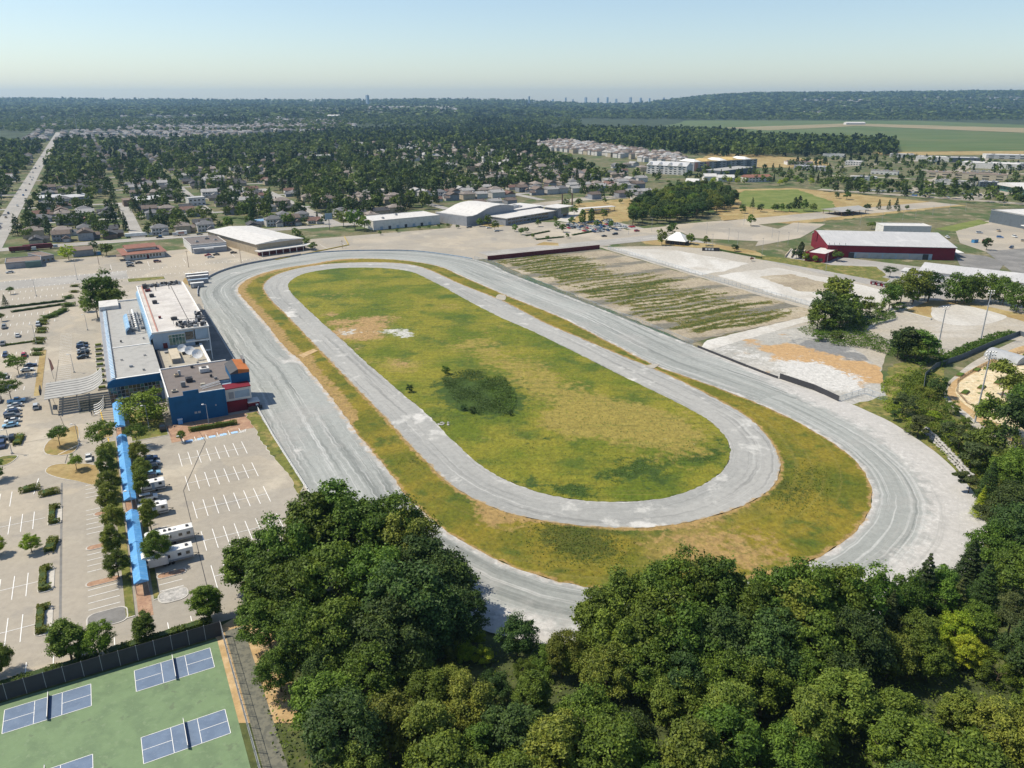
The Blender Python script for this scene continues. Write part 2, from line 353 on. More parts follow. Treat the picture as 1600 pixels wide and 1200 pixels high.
# ------------------------------------------------------------------ the ground sheet with the hills round the valley
def build_ground():
    ys = list(np.geomspace(60, 2200, 26)) + list(np.linspace(2300, 12500, 70)); ys = [-900, -300, 0] + ys
    V = []; nx = 91
    for y in ys:
        half = max(1300, y * .95 + 600)
        for i in range(nx):
            x = -half + 2 * half * i / (nx - 1); V.append((x, y, terrain(x, y)))
    for k in range(nx):      # falls away behind the last ridge so that the ridge makes the skyline
        x, y, z = V[len(ys) * nx - nx + k]; V.append((x * 1.1, 16500, z - 60))
    rows = len(ys) + 1
    q = np.array([(r * nx + i, r * nx + i + 1, (r + 1) * nx + i + 1, (r + 1) * nx + i) for r in range(rows - 1) for i in range(nx - 1)])
    me = np_mesh('ground', np.array(V), q, 'suburb_ground'); me.materials.append(MATS['far_forest'])
    cy = np.array([V[f[0]][1] for f in q]); me.polygons.foreach_set('material_index', (cy > 2100).astype(np.int32))
    o = bpy.data.objects.new('ground', me); COL.objects.link(o); o['kind'] = 'structure'; o.location.z = -.02
build_ground()

# near ground: woods floor below the camera, car park, lots
sheet('woodland_floor', jitter_edge([(-700, 20), (700, 20), (700, 150), (430, 175), (230, 170), (225, 185), (60, 150), (-30, 170), (-110, 175), (-700, 100)], 6, 2), .01, 'forest_floor')
sheet('parking_ground', rect(-480, 218, 141.5, 592) , .03, 'old_asphalt')
sheet('parking_ground', rect(218.01, 330, 458, 592), .03, 'old_asphalt')
sheet('aisle_asphalt', rect(-480, 10, 506, 531), .05, 'road_asphalt')
sheet('dirt_corner', pxp([(335, 985), (375, 960), (440, 1000), (470, 1130), (360, 1130)]), .05, 'ring_sand')
# lots east of the track
sheet('gravel_lot', jitter_edge(pxp([(935, 386), (1060, 384), (1180, 398), (1250, 412), (1480, 465), (1420, 500), (1380, 560), (1370, 625), (1310, 632), (1090, 545), (1150, 520), (1280, 490)]), 5, .6), .03, 'gravel_lot')
sheet('pale_gravel_patch', jitter_edge(pxp([(955, 388), (1050, 390), (1170, 412), (1130, 424), (1095, 430)]), 4, 1), .05, 'pale_gravel')
sheet('pale_gravel_strip', jitter_edge(pxp([(1120, 430), (1215, 418), (1390, 455), (1375, 478), (1290, 486)]), 4, 1), .05, 'pale_gravel')
sheet('brown_gravel_patch', jitter_edge(pxp([(1185, 433), (1235, 428), (1305, 445), (1300, 457), (1250, 455)]), 3, 1.5), .07, 'weed_lot_soil')
wl = pxp([(762, 405), (935, 388), (1280, 488), (1240, 500), (1100, 530), (1080, 537)])
WR = []
_r = random.Random(12); _b = 256
while _b < 452:
    WR.append((_b, _r.uniform(1.3, 2.6), _r.uniform(.65, 1.1), _r.uniform(225, 236), _r.uniform(284, 306) - 12 * (_b > 370) + 6 * (_b < 300))); _b += _r.uniform(4.2, 7.2)
def band(x, y):
    a, b = AB(x, y); v = 0
    for (bb, wd, am, a0, a1) in WR:
        d = (b + 1.2 * math.sin(a * .13 + bb) - bb) / wd
        if abs(d) < 2: v = max(v, am * math.exp(-d * d) * sm(a, a0 - 3, a0 + 4) * (1 - sm(a, a1 - 14, a1 + 8)))
    return v
def bandr(x, y):
    a, b = AB(x, y); return (.5 - .5 * math.sin(b / 25.5 * 2 * math.pi + .8)) * .9
sheet('weedy_lot', jitter_edge(wl, 5, .8), .06, 'weed_lot_soil', 2.6, {'weed': band, 'road': bandr})
sl_ = pxp([(1098, 545), (1210, 518), (1275, 505), (1330, 540), (1375, 575), (1382, 618), (1335, 632), (1312, 630), (1230, 598)])
sheet('sandy_lot', jitter_edge(sl_, 3, .6), .06, 'sand_lot', 4, {
    'sand': blobs([(1235, 550, 14, .9), (1280, 560, 14, .9), (1330, 577, 16, 1), (1360, 590, 12, .9), (1205, 545, 8, .6)]),
    'stone': blobs([(1265, 582, 12, 1), (1290, 590, 12, 1), (1310, 600, 9, .9), (1250, 572, 9, .8), (1140, 545, 9, .7), (1180, 560, 8, .7)]),
    'weed': blobs([(1300, 545, 10, .9), (1345, 560, 8, .9), (1270, 535, 12, .8), (1180, 540, 7, .5)])})
sheet('dirt_road', jitter_edge(pxp([(1093, 545), (1105, 532), (1270, 492), (1282, 497), (1130, 541), (1105, 548), (1150, 568), (1240, 600), (1225, 604), (1120, 564)]), 4, .4), .08, 'pale_gravel')
sheet('service_lot', rect(388, 402, 240, 600), .07, 'road_asphalt')
sheet('arena_yard', pxp([(1230, 398), (1300, 400), (1500, 425), (1495, 470), (1400, 450), (1240, 412)]), .06, 'road_asphalt')
sheet('arena_side_yard', pxp([(1490, 395), (1540, 400), (1570, 410), (1560, 425), (1500, 415)]), .08, 'dark_asphalt')
sheet('verge_strip', jitter_edge(pxp([(1185, 398), (1225, 403), (1280, 410), (1392, 436), (1385, 441), (1250, 416), (1180, 404)]), 3, .5), .09, 'verge')
sheet('verge_triangle', jitter_edge(pxp([(1292, 414), (1370, 417), (1385, 430), (1376, 434)]), 3, .5), .1, 'verge')
sheet('yard_by_trees', pxp([(1380, 448), (1560, 440), (1660, 480), (1660, 530), (1470, 475)]), .055, 'old_asphalt')
sheet('ball_yard', jitter_edge(pxp([(1355, 515), (1400, 490), (1480, 474), (1560, 485), (1640, 510), (1640, 535), (1560, 530), (1480, 556)]), 3, .4), .09, 'gravel_lot')
sheet('ball_yard_verge', jitter_edge(pxp([(1400, 490), (1452, 470), (1500, 470), (1640, 500), (1640, 514), (1520, 480), (1456, 480), (1455, 500), (1410, 488)]), 3, .6), .11, 'dry_grass')
sheet('pale_circle', smooth_closed(pxp([(1455, 488), (1475, 477), (1510, 478), (1560, 490), (1572, 497), (1535, 508), (1490, 508), (1462, 500)])), .13, 'pale_gravel')
sheet('garden_ring_road', smooth_closed(pxp([(1477, 625), (1476, 605), (1495, 585), (1530, 560), (1600, 527), (1680, 500), (1700, 560), (1640, 700), (1540, 680), (1505, 650)])), .07, 'gravel_lot')
sheet('garden_ring_sand', smooth_closed(pxp([(1483, 622), (1482, 605), (1500, 588), (1540, 566), (1600, 540), (1690, 530), (1640, 690), (1550, 672), (1510, 645)])), .09, 'ring_sand')
sheet('garden_ground', smooth_closed(pxp([(1496, 620), (1494, 605), (1510, 590), (1545, 573), (1600, 552), (1680, 545), (1640, 680), (1560, 662), (1515, 638)])), .11, 'garden_bed')
sheet('bank_grass', jitter_edge(pxp([(1310, 634), (1382, 618), (1388, 575), (1420, 560), (1445, 580), (1470, 560), (1478, 600), (1478, 640), (1560, 700), (1620, 760), (1620, 900), (1545, 860), (1500, 745), (1420, 672)]), 3, .8), .05, 'verge')
# park, museum ground, roads
sheet('park_dry_grass', jitter_edge(pxp([(1130, 345), (1110, 320), (1150, 296), (1300, 292), (1520, 320), (1430, 330), (1250, 350)]), 6, 2), .10, 'dry_grass')
sheet('park_lawn', jitter_edge(pxp([(1150, 303), (1165, 298), (1245, 296), (1300, 315), (1305, 330), (1250, 333), (1160, 322)]), 6, 2), .14, 'lawn')
sheet('museum_plaza', pxp([(780, 345), (720, 335), (690, 372), (790, 392), (1010, 375), (960, 350)]), .08, 'old_asphalt')
sheet('museum_dry_grass', jitter_edge(pxp([(725, 345), (740, 340), (800, 352), (770, 356)]), 4, .8), .11, 'dry_grass')
sheet('museum_plaza_grass', jitter_edge(pxp([(885, 345), (900, 318), (985, 310), (1010, 325), (985, 345), (930, 352)]), 4, 1.5), .12, 'dry_grass')
sheet('museum_walk', pxp([(870, 345), (900, 325), (915, 326), (890, 348)]), .14, 'concrete')
sheet('roundabout_grass', jitter_edge(pxp([(836, 383), (850, 378), (872, 380), (874, 384)]), 3, .5), .12, 'dry_grass')
sheet('tent_verge', jitter_edge(pxp([(1000, 377), (1035, 374), (1120, 382), (1180, 392), (1195, 400), (1170, 400), (1100, 388), (1010, 382)]), 3, .6), .10, 'dry_grass')
sheet('east_lot', pxp([(1040, 352), (1150, 343), (1235, 362), (1200, 378), (1085, 372)]), .1, 'old_asphalt')
sheet('east_far_lot', pxp([(1180, 385), (1250, 372), (1290, 350), (1240, 348), (1190, 368)]), .12, 'old_asphalt')
sheet('arena_car_park', pxp([(1490, 352), (1545, 345), (1700, 375), (1700, 440), (1560, 400), (1500, 380)]), .1, 'old_asphalt')
sheet('arena_verge', jitter_edge(pxp([(1460, 358), (1530, 343), (1545, 348), (1490, 362)]), 3, .6), .13, 'lawn')
sheet('yard_east', pxp([(1540, 393), (1700, 380), (1700, 460), (1600, 440)]), .13, 'dark_asphalt')
sheet('road', rect(-900, 330, 645, 660), .12, 'road_asphalt')
sheet('road', rect(-79, -65, 592, 3600), .14, 'road_asphalt')
sheet('road', pxp([(690, 340), (800, 322), (905, 309), (1010, 304), (1010, 308), (905, 314), (800, 328), (700, 345)]), .12, 'old_asphalt')
sheet('road', rect(172, 186, 660, 980), .14, 'road_asphalt')
sheet('road', rect(330, 1500, 482, 512), .11, 'old_asphalt')
sheet('museum_road', rect(232, 390, 462, 482), .115, 'road_asphalt')
for i, (a0, a1, b0, b1) in enumerate([(-700, 520, 780, 789), (-700, 620, 900, 909), (-700, 640, 1040, 1050), (20, 30, 660, 900), (90, 99, 789, 1050), (300, 310, 700, 1100), (420, 430, 720, 1100), (-300, -290, 660, 1300), (-700, 700, 1220, 1230)]):
    sheet('road', rect(a0, a1, b0, b1), .16 + .01 * i, 'road_asphalt')
for P in ([(40, 640), (40, 380), (47, 380), (47, 640)],): pass
# farmland
sheet('farmland', pxp([(880, 235), (905, 190), (1000, 183), (1340, 185), (1700, 199), (1900, 250), (1500, 236), (1330, 240), (1180, 240)]), .4, 'farm_green')
sheet('dry_farmland', pxp([(1130, 200), (1330, 193), (1700, 203), (1700, 212), (1340, 197), (1200, 204)]), 1.0, 'farm_dry')
sheet('dry_farmland', pxp([(905, 188), (910, 183), (930, 181), (938, 187), (920, 190)]), 1.0, 'farm_dry')
sheet('dry_farmland', pxp([(560, 192), (600, 186), (800, 184), (860, 190), (700, 192)]), 1.0, 'farm_dry')
sheet('dry_farmland', pxp([(400, 193), (520, 190), (640, 190), (560, 196)]), 1.2, 'farm_dry')
sheet('dry_meadow', pxp([(1070, 262), (1110, 240), (1180, 242), (1290, 250), (1300, 262), (1180, 262)]), .3, 'dry_grass')
sheet('dry_meadow', pxp([(1360, 238), (1600, 236), (1600, 242), (1380, 243)]), .5, 'dry_grass')
sheet('industry_ground', pxp([(1260, 262), (1400, 238), (1700, 240), (1700, 345), (1500, 320), (1200, 290)]), .2, 'suburb_ground')
for i, (p0, p1, w_) in enumerate([((1280, 296), (1700, 326), 16), ((1290, 274), (1700, 292), 12), ((1400, 250), (1700, 262), 24), ((1440, 266), (1700, 276), 20), ((1560, 240), (1420, 300), 14), ((1300, 262), (1460, 250), 10), ((1600, 296), (1500, 312), 26)]):
    a_ = Vector(G(*p0)); b_ = Vector(G(*p1)); n_ = (b_ - a_).orthogonal().normalized() * w_ / 2
    sheet('road', [tuple(a_ - n_), tuple(b_ - n_), tuple(b_ + n_), tuple(a_ + n_)], .3 + i * .03, 'old_asphalt')

# ------------------------------------------------------------------ the two tracks, in stadium coordinates fitted to the survey
SC = np.array([-32.3, 329.9]); ST = R(118.2); SL = 126.0; RR = 55.0
su = np.array([math.cos(ST), math.sin(ST)]); sv = np.array([-su[1], su[0]]); PER = 4 * SL + 2 * math.pi * RR
def to_sr(x, y):
    d = np.array([x, y]) - SC; u, v = d @ su, d @ sv
    if abs(u) <= SL: return ((u + SL) if v < 0 else (2 * SL + math.pi * RR + SL - u)), abs(v)
    if u > SL: return 2 * SL + (math.atan2(v, u - SL) + math.pi / 2) * RR, math.hypot(u - SL, v)
    an = math.atan2(-v, -(u + SL)) + math.pi / 2
    return (4 * SL + math.pi * RR + an * RR) % PER, math.hypot(u + SL, v)
def from_sr(s, r):
    s %= PER
    if s < 2 * SL: u, v = s - SL, -r
    elif s < 2 * SL + math.pi * RR: an = (s - 2 * SL) / RR - math.pi / 2; u, v = SL + r * math.cos(an), r * math.sin(an)
    elif s < 4 * SL + math.pi * RR: u, v = SL - (s - 2 * SL - math.pi * RR), r
    else: an = (s - 4 * SL - math.pi * RR) / RR + math.pi / 2; u, v = -SL + r * math.cos(an), r * math.sin(an)
    p = SC + su * u + sv * v; return p[0], p[1]
def edge(pts, r0):
    """periodic r(s) through surveyed pixel points"""
    q = sorted(to_sr(*G(*p)) for p in pts); S = np.array([p[0] for p in q]); Rr = np.array([p[1] for p in q])
    S = np.concatenate([S - PER, S, S + PER]); Rr = np.tile(Rr, 3)
    g = np.linspace(0, PER, 400, endpoint=False); v = np.interp(g, S, Rr)
    k = np.hanning(15); k /= k.sum(); v = np.convolve(np.concatenate([v[-7:], v, v[:7]]), k, 'valid')
    return lambda s: float(np.interp(s % PER, np.append(g, PER), np.append(v, v[0])))
EA = [(451.2,448.8),(457.5,437.5),(477.5,427.5),(520,420.5),(570,418.8),(615,421),(657.5,431),(695,450),(725,467.5),(782.5,497.5),(453.8,457.5),(475,478.8),(495,497.5),(535,532.5),(575,570),(627.5,615),(670,650),(710,692.5),(750,727.5),(795,752.5),(850,772.5),(900,782.5),(975,785),(1025,782),(1070,770),(1115,748),(1138,722),(1140,700),(1122,671),(830,517.2),(897.5,551),(987.5,596),(1043.8,623),(1086.5,645.5)]
EB = [(413,452),(420,437.5),(445,425),(495,415),(570,410.5),(632.5,412.5),(670,422.5),(720,445),(420,466),(450,495),(502.5,550),(560,610),(595,645),(635,690),(687.5,742.5),(750,785),(800,805),(900,821),(1007.5,826),(1100,811),(1162.5,790),(1207.5,762.5),(1218,740),(1217,715),(1120,624),(1142.5,637.5),(1180,663),(1207,699),(1021,576),(785,470),(852.5,506),(1007.7,572)]
EC = [(372.5,453.8),(380,442.5),(400,431),(437.5,421),(500,411.9),(382.5,470),(402.5,491),(425,517.5),(450,548.8),(520,406),(595,405),(657.5,411),(707.5,426),(787.5,461),(470,562.5),(515,617.5),(560,680),(615,746),(664,800),(724,846),(796,884),(854,905),(911,920),(1000,925),(1130,915),(1230,893),(1362,760),(1364.6,784),(1352.5,811),(1328,837),(1289.7,866),(1300,691),(1328,714),(1352.5,740),(1180,630),(1240,658.5),(1285,684),(1022,572),(1120,606),(880,498)]
ED = [(485,775),(400,640),(360,570),(335,520),(312.5,463),(314,450),(324,437.5),(350,424),(381,415),(412.5,409),(450,404),(495,395),(580,392.5),(645,392.5),(695,399),(757.5,410),(795,427.5),(900,468),(1000,508),(1100,548),(1200,588),(1310,628),(1332,629),(1384,656),(1420,680),(1454,701),(1484,725),(1506,757),(1531,783),(1546,808),(1538,840),(1534,866),(1500,905),(1430,945),(1330,975),(1200,1000),(1050,1012),(950,1012),(900,1010),(851,1008),(762,999),(724,979),(650,925),(560,860)]
rA, rB, rC, rD = (edge(e, 0) for e in (EA, EB, EC, ED))
def s_of(px, py): return to_sr(*G(px, py))[0]
def between(s, s0, s1, soft=12):
    """1 inside the stretch s0..s1 (may wrap)"""
    d = (s - s0) % PER; Lk = (s1 - s0) % PER
    return sm(d, 0, soft) * (1 - sm(d, Lk - soft, Lk)) if d < Lk else 0.0
def ring(name, r0, r1, z, mat, attrs, ns=420, nv=10, rag=(.25, .25), parent=None):
    V = []; UV = []; A = {k: [] for k in attrs}
    for i in range(ns):
        s = PER * i / ns; a = r0(s) + random.uniform(-1, 1) * rag[0]; b = r1(s) + random.uniform(-1, 1) * rag[1]
        for j in range(nv + 1):
            r = a + (b - a) * j / nv; x, y = from_sr(s, r); V.append((x, y, z)); UV.append((s, r - a))
            for k, fn in attrs.items(): A[k].append(fn(s, r - a, b - r, x, y))
    q = np.array([(i * (nv + 1) + j, i * (nv + 1) + j + 1, ((i + 1) % ns) * (nv + 1) + j + 1, ((i + 1) % ns) * (nv + 1) + j) for i in range(ns) for j in range(nv)])
    me = np_mesh(name, np.array(V), q, mat, A)
    uv = me.uv_layers.new(name='UVMap'); U = np.array(UV)[q.ravel()].astype(np.float32)
    U = U.reshape(-1, 4, 2); wrap = (U[:, :, 0].max(1) - U[:, :, 0].min(1)) > PER / 2
    for k in range(4): U[wrap & (U[:, k, 0] < 10), k, 0] += PER
    uv.data.foreach_set('uv', U.ravel())
    if me.polygons[0].normal.z < 0: me.flip_normals()
    o = bpy.data.objects.new(name, me); COL.objects.link(o); o['kind'] = 'structure'; return o
sE0, sE1 = s_of(1075, 540), s_of(1400, 1000)     # the white outer shoulder on the east bend
RIGHT0 = s_of(1250, 800)
def pale_main(s, di, do, x, y):
    px, py = PX(x, y); v = 0.0
    v += (1 - sm(di, .5, 3.2)) * .85                                   # inner margin
    e = sm(px, 1000, 1330) * sm(py, 520, 640) * (1 - .55 * sm(py, 870, 960))
    wdt = 3 + 12.5 * e
    v += (1 - sm(do, wdt * .45, wdt * 1.35)) * min(1, 1.25 * e)
    if py > 880: v += .75 * (1 - sm(do, 5, 14)) * sm(py, 880, 960)
    v += (1 - sm(do, 1.5, 3.5)) * .6 * (px > 700)
    v += .75 * math.exp(-((px - 450) ** 2 / 700 + (py - 563) ** 2 / 60)) + .6 * math.exp(-((px - 372) ** 2 / 500 + (py - 427) ** 2 / 16)) + .5 * math.exp(-((px - 455) ** 2 / 900 + (py - 715) ** 2 / 900))
    return v
def sand_main(s, di, do, x, y):
    px, py = PX(x, y); return (1 - sm(di, .2, 1.5 + 2.0 * (px < 620) * (py < 720))) * .8
ring('racing_track', rC, rD, .20, 'track_dirt', {'pale': pale_main, 'sand': sand_main}, nv=16)
def dry_ring(s, di, do, x, y):
    px, py = PX(x, y); v = (1 - sm(di, .4, 1.8)) * .85 + (1 - sm(do, .4, 1.6)) * .75
    if px < 560 and py < 660: v += (1 - sm(do, 3, 7)) * .75
    return v
ring_dry = blobs([(480, 560, 5, .5), (800, 815, 8, .5), (770, 800, 6, .8), (1090, 850, 16, .55), (430, 520, 5, .6), (1180, 870, 12, .4)])
ring_weed = blobs([(900, 850, 8, .8), (870, 835, 7, .7), (940, 858, 8, .6), (1230, 780, 7, .5), (1270, 740, 6, .5), (640, 722, 3, .5), (1250, 762, 8, .5)])
ring('verge_grass', rB, rC, .24, 'track_grass', {'dry': lambda s, di, do, x, y: .12 + dry_ring(s, di, do, x, y) + ring_dry(x, y), 'weed': lambda s, di, do, x, y: ring_weed(x, y) + .55 * (1 - sm(abs(di - 2.6), .3, 1.0))}, nv=12, rag=(.25, .4))
def pale_in(s, di, do, x, y):
    px, py = PX(x, y); v = (1 - sm(di, .3, 1.6)) * .6 + (1 - sm(do, .3, 1.6)) * .4
    for cx, cy, sx, sy, a in ((455, 490, 14, 8, .9), (655, 655, 14, 12, 1), (1000, 820, 40, 6, .9), (1160, 780, 25, 6, .5), (990, 593, 10, 4, .8), (540, 570, 8, 18, .5)):
        v += a * math.exp(-((px - cx) / sx) ** 2 - ((py - cy) / sy) ** 2)
    return v
ring('inner_track', rA, rB, .28, 'inner_track_dirt', {'pale': pale_in, 'sand': lambda s, di, do, x, y: (1 - sm(do, .2, 1.4)) * .8}, nv=10)
inf = [from_sr(PER * i / 420, rA(PER * i / 420) + random.uniform(-.3, .3)) for i in range(420)]
marsh_px = [(688, 590), (705, 583), (740, 580), (775, 584), (795, 600), (802, 640), (790, 652), (745, 650), (722, 640), (700, 618)]
marsh_w = pxp(marsh_px)
sheet('infield', inf, .32, 'infield_grass', 4.0, {
    'dry': blobs([(690, 440, 16, .5), (560, 460, 14, .5), (500, 465, 12, .45), (700, 480, 12, .7), (740, 540, 16, .75), (800, 570, 18, .7), (850, 600, 16, .7), (900, 632, 16, .6), (945, 655, 16, .8), (990, 660, 15, .8), (1050, 670, 18, .6), (600, 570, 12, .6), (640, 575, 10, .5), (865, 662, 8, .6), (900, 677, 7, .6), (760, 690, 9, .4), (560, 440, 10, .5), (850, 730, 10, .35), (1080, 710, 14, .5), (1000, 740, 12, .3), (780, 510, 12, .5), (580, 530, 10, .5)]),
    'sand': blobs([(515, 492, 6, .9), (525, 505, 7, .9), (575, 500, 9, .9), (565, 515, 9, .85), (540, 525, 9, .8), (580, 527, 9, .8), (600, 510, 7, .6), (610, 497, 6, .5), (640, 500, 8, .35), (560, 470, 8, .3), (650, 530, 8, .3), (520, 520, 8, .5), (620, 565, 8, .5), (560, 545, 7, .6), (635, 575, 7, .45)]),
    'stone': blobs([(543, 520, 5.5, 1), (625, 520, 5, .8), (635, 524, 4, .9), (612, 517, 4, .8), (590, 520, 4, .5), (645, 513, 3, .7), (638, 527, 3, .6)]),
    'weed': blobs([(940, 700, 60, .16), (640, 470, 60, .14), (850, 740, 40, .18), (712, 600, 12, .6), (740, 610, 14, .75), (770, 620, 13, .75), (735, 630, 10, .7), (780, 638, 9, .7), (975, 735, 6, .55), (1004, 729, 5, .5), (955, 747, 4, .5), (880, 770, 4, .5), (912, 772, 4, .5), (895, 766, 3, .5), (1020, 738, 3, .5), (830, 755, 4, .6), (1110, 715, 6, .5), (590, 485, 5, .5), (690, 665, 4, .4), (735, 732, 4, .4), (1035, 755, 6, .5), (1060, 720, 7, .4), (1120, 690, 7, .4)])})
# openings across the east verge
for P in ([(779, 461), (790, 463), (788, 470), (775, 467)], [(1015, 571), (1030, 570), (1020, 577), (1008, 573)]):
    sheet('verge_opening', smooth_closed(pxp(P)), .36, 'gravel_lot')
sheet('verge_path', pxp([(483, 549), (490, 546), (497, 549), (474, 560), (466, 556)]), .34, 'ring_sand')
# ------------------------------------------------------------------ vegetation
LY = {'maple': ((.050, .088, .014), (.085, .135, .020), (.022, .042, .010)), 'olive': ((.075, .105, .018), (.125, .155, .030), (.032, .050, .012)),
      'spring': ((.075, .125, .014), (.12, .18, .020), (.030, .055, .010)), 'lime': ((.13, .19, .015), (.22, .27, .025), (.055, .09, .010)), 'dark': ((.028, .052, .016), (.048, .082, .020), (.012, .026, .010)),
      'fir': ((.022, .040, .015), (.038, .062, .020), (.010, .020, .009)), 'pine': ((.038, .056, .022), (.065, .085, .030), (.018, .028, .012)),
      'hedge': ((.060, .085, .012), (.13, .15, .02), (.03, .045, .01)), 'red': ((.09, .03, .02), (.14, .05, .03), (.04, .015, .01))}
for k, (c0, c1, c2) in LY.items():
    c0, c1, c2 = [tuple(x * y for x, y in zip(c, (1.85, 1.72, 1.35))) for c in (c0, c1, c2)]
    make_mat('leaf_' + k, c0, [(c1, 7, .46, .60, {'det': 3}), (c2, 17, .50, .64, {'det': 3, 'amt': .85}), (tuple(x * 1.3 for x in c1), 60, .58, .7, {'det': 2, 'amt': .8})], rough=.6, spec=.25, rnd=.22, hue=.018, trans=.30)
make_mat('bark', (.10, .075, .05), [((.16, .13, .10), 6, .45, .6, {'st': (1, 1, .2)})], bump=(8, .6, .03))

def leaf_cards(P, N, size, asp=.58, jit=.72, r=None):
    """rhombic leaf-clump faces at points P with rough normals N"""
    r = r or rng; n = len(P); N = N + r.normal(0, jit, (n, 3)); N /= np.linalg.norm(N, axis=1)[:, None] + 1e-9
    T = np.cross(N, r.normal(0, 1, (n, 3))); T /= np.linalg.norm(T, axis=1)[:, None] + 1e-9; B = np.cross(N, T)
    s = (size * r.uniform(.6, 1.35, n))[:, None]
    V = np.stack([P - T * s, P - B * s * asp, P + T * s, P + B * s * asp], 1).reshape(-1, 3)
    return V, np.arange(4 * n).reshape(-1, 4)
def crown_pts(kind, n, r):
    """points and outward normals of a crown for a tree one unit high"""
    if kind in ('round', 'tall', 'spread', 'weep', 'shrub', 'mound'):
        cz, rh, rv, z0 = {'round': (.54, .42, .43, .16), 'mound': (.44, .50, .50, 0), 'tall': (.53, .29, .47, .12), 'spread': (.66, .50, .30, .30), 'weep': (.52, .42, .44, .05), 'shrub': (.42, .55, .52, .0)}[kind]
        m = {'round': 34, 'tall': 38, 'spread': 34, 'weep': 36, 'shrub': 22, 'mound': 40}[kind]; big = n > 12000; m = int(m * 2.1) if big else m
        lobes = [(r.uniform(0, 6.28), r.uniform(-.6, 1), r.uniform(.75, 1.22)) for _ in range(7)]
        C = []
        while len(C) < m:
            d = r.normal(0, 1, 3); d /= np.linalg.norm(d); q = r.uniform(.35, .92) ** .6
            if d[2] < -.75: continue
            lo_ = 1.0
            for (la, lz, lr) in lobes:
                w_ = math.exp(-((math.cos(la) * .8 - d[0]) ** 2 + (math.sin(la) * .8 - d[1]) ** 2 + (lz - d[2]) ** 2) * 2.2); lo_ += (lr - 1) * w_ * 1.6
            C.append((d[0] * rh * q * lo_ * r.uniform(.85, 1.1), d[1] * rh * q * lo_ * r.uniform(.85, 1.1), cz + d[2] * rv * q * lo_ * r.uniform(.9, 1.06)))
        C = np.array(C); cr = r.uniform(.085, .16, m) * (rh / .36) ** .6 * (.68 if big else 1)
        i = r.integers(0, m, n); D = r.normal(0, 1, (n, 3)); D /= np.linalg.norm(D, axis=1)[:, None]
        D[:, 2] = np.where(D[:, 2] < -.2, -D[:, 2] * .6, D[:, 2])
        P = C[i] + D * (cr[i] * np.where(r.random(n) < .14, r.uniform(1.0, 1.55, n), r.uniform(.55, 1.08, n)))[:, None] * np.array([1, 1, .85 if kind != 'weep' else 1.5])
        out = C[i] - np.array([0, 0, cz - .1]); out /= np.linalg.norm(out, axis=1)[:, None] + 1e-6
        return P, D * .8 + out * .35 + np.array([0, 0, .25])
    if kind == 'fir' or kind == 'firwide':
        w0 = .20 if kind == 'fir' else .30
        z = 1 - r.uniform(0, 1, n) ** .62 * .93; ring_ = np.round(z * 19) / 19 + r.normal(0, .008, n)
        lob = 1 + .22 * np.sin(ring_ * 77 + 0) + .12 * np.sin(ring_ * 31)
        th = r.uniform(0, 2 * np.pi, n); br = np.abs(np.cos(th * 3.5 + ring_ * 40)) * .35 + .72
        rr = (1 - z) ** .85 * w0 * lob * br * r.uniform(.35, 1.05, n) ** .5 + .006
        P = np.stack([rr * np.cos(th), rr * np.sin(th), ring_ - rr * .35 * (kind == 'fir') + .02], 1)
        return P, np.stack([np.cos(th) * .6, np.sin(th) * .6, np.full(n, .75)], 1)
    if kind == 'pine':
        m = 15; C = np.array([(r.normal(0, .20), r.normal(0, .20), r.uniform(.42, .96)) for _ in range(m)]); cr = r.uniform(.12, .20, m)
        i = r.integers(0, m, n); D = r.normal(0, 1, (n, 3)); D /= np.linalg.norm(D, axis=1)[:, None]
        P = C[i] + D * (cr[i] * r.uniform(.5, 1, n))[:, None] * np.array([1, 1, .42]); return P, D * .7 + np.array([0, 0, .6])
    if kind == 'column':
        th = r.uniform(0, 2 * np.pi, n); z = r.uniform(0, 1, n); rr = .12 * np.sqrt(np.clip(1 - (2 * z - .85) ** 2 * .8, 0, 1)) * (.85 + .25 * np.sin(th * 3 + z * 9))
        P = np.stack([rr * np.cos(th), rr * np.sin(th), .03 + z * .97], 1); return P, np.stack([np.cos(th), np.sin(th), np.full(n, .3)], 1)
CR = {}
def crown_mesh(kind, lod, var):
    key = (kind, lod, var)
    if key in CR: return CR[key]
    r = np.random.default_rng(abs(hash((kind, lod, var).__repr__())) % 1 + sum(ord(c) for c in repr(key)))
    n, sz = {'hi': (18000, .0165), 'mid': (3200, .031), 'lo': (520, .070), 'tiny': (150, .12)}[lod]
    if kind in ('fir', 'firwide', 'column'): n = int(n * .6); sz *= .75
    P, N = crown_pts(kind, n, r); V, Q = leaf_cards(P, N, sz, r=r)
    me = np_mesh('crown', V, Q, 'leaf_maple'); CR[key] = me; return me
TM = {}
def trunk_mesh(kind):
    if kind in TM: return TM[kind]
    m = MB(); top = {'fir': .95, 'firwide': .95, 'column': .9, 'pine': .85, 'shrub': .45}.get(kind, .62)
    m.tube((0, 0, -.01), (0, 0, top * .55), .022, .014, 7, cap=False); m.tube((0, 0, top * .55), (.01, 0, top), .014, .004, 6, cap=False)
    if kind in ('round', 'tall', 'spread', 'weep', 'shrub', 'mound', 'pine'):
        r = random.Random(3)
        for i in range(7):
            t = i * .9 + r.random(); z = top * r.uniform(.35, .85); L = .26 if kind != 'tall' else .16
            m.tube((0, 0, z), (L * math.cos(t), L * math.sin(t), z + .16), .009, .003, 5, cap=False)
    TM[kind] = m.mesh('trunk', 'bark'); return TM[kind]
NAMEOF = {'fir': 'conifer_tree', 'firwide': 'conifer_tree', 'pine': 'pine_tree', 'column': 'cypress_tree', 'shrub': 'shrub'}
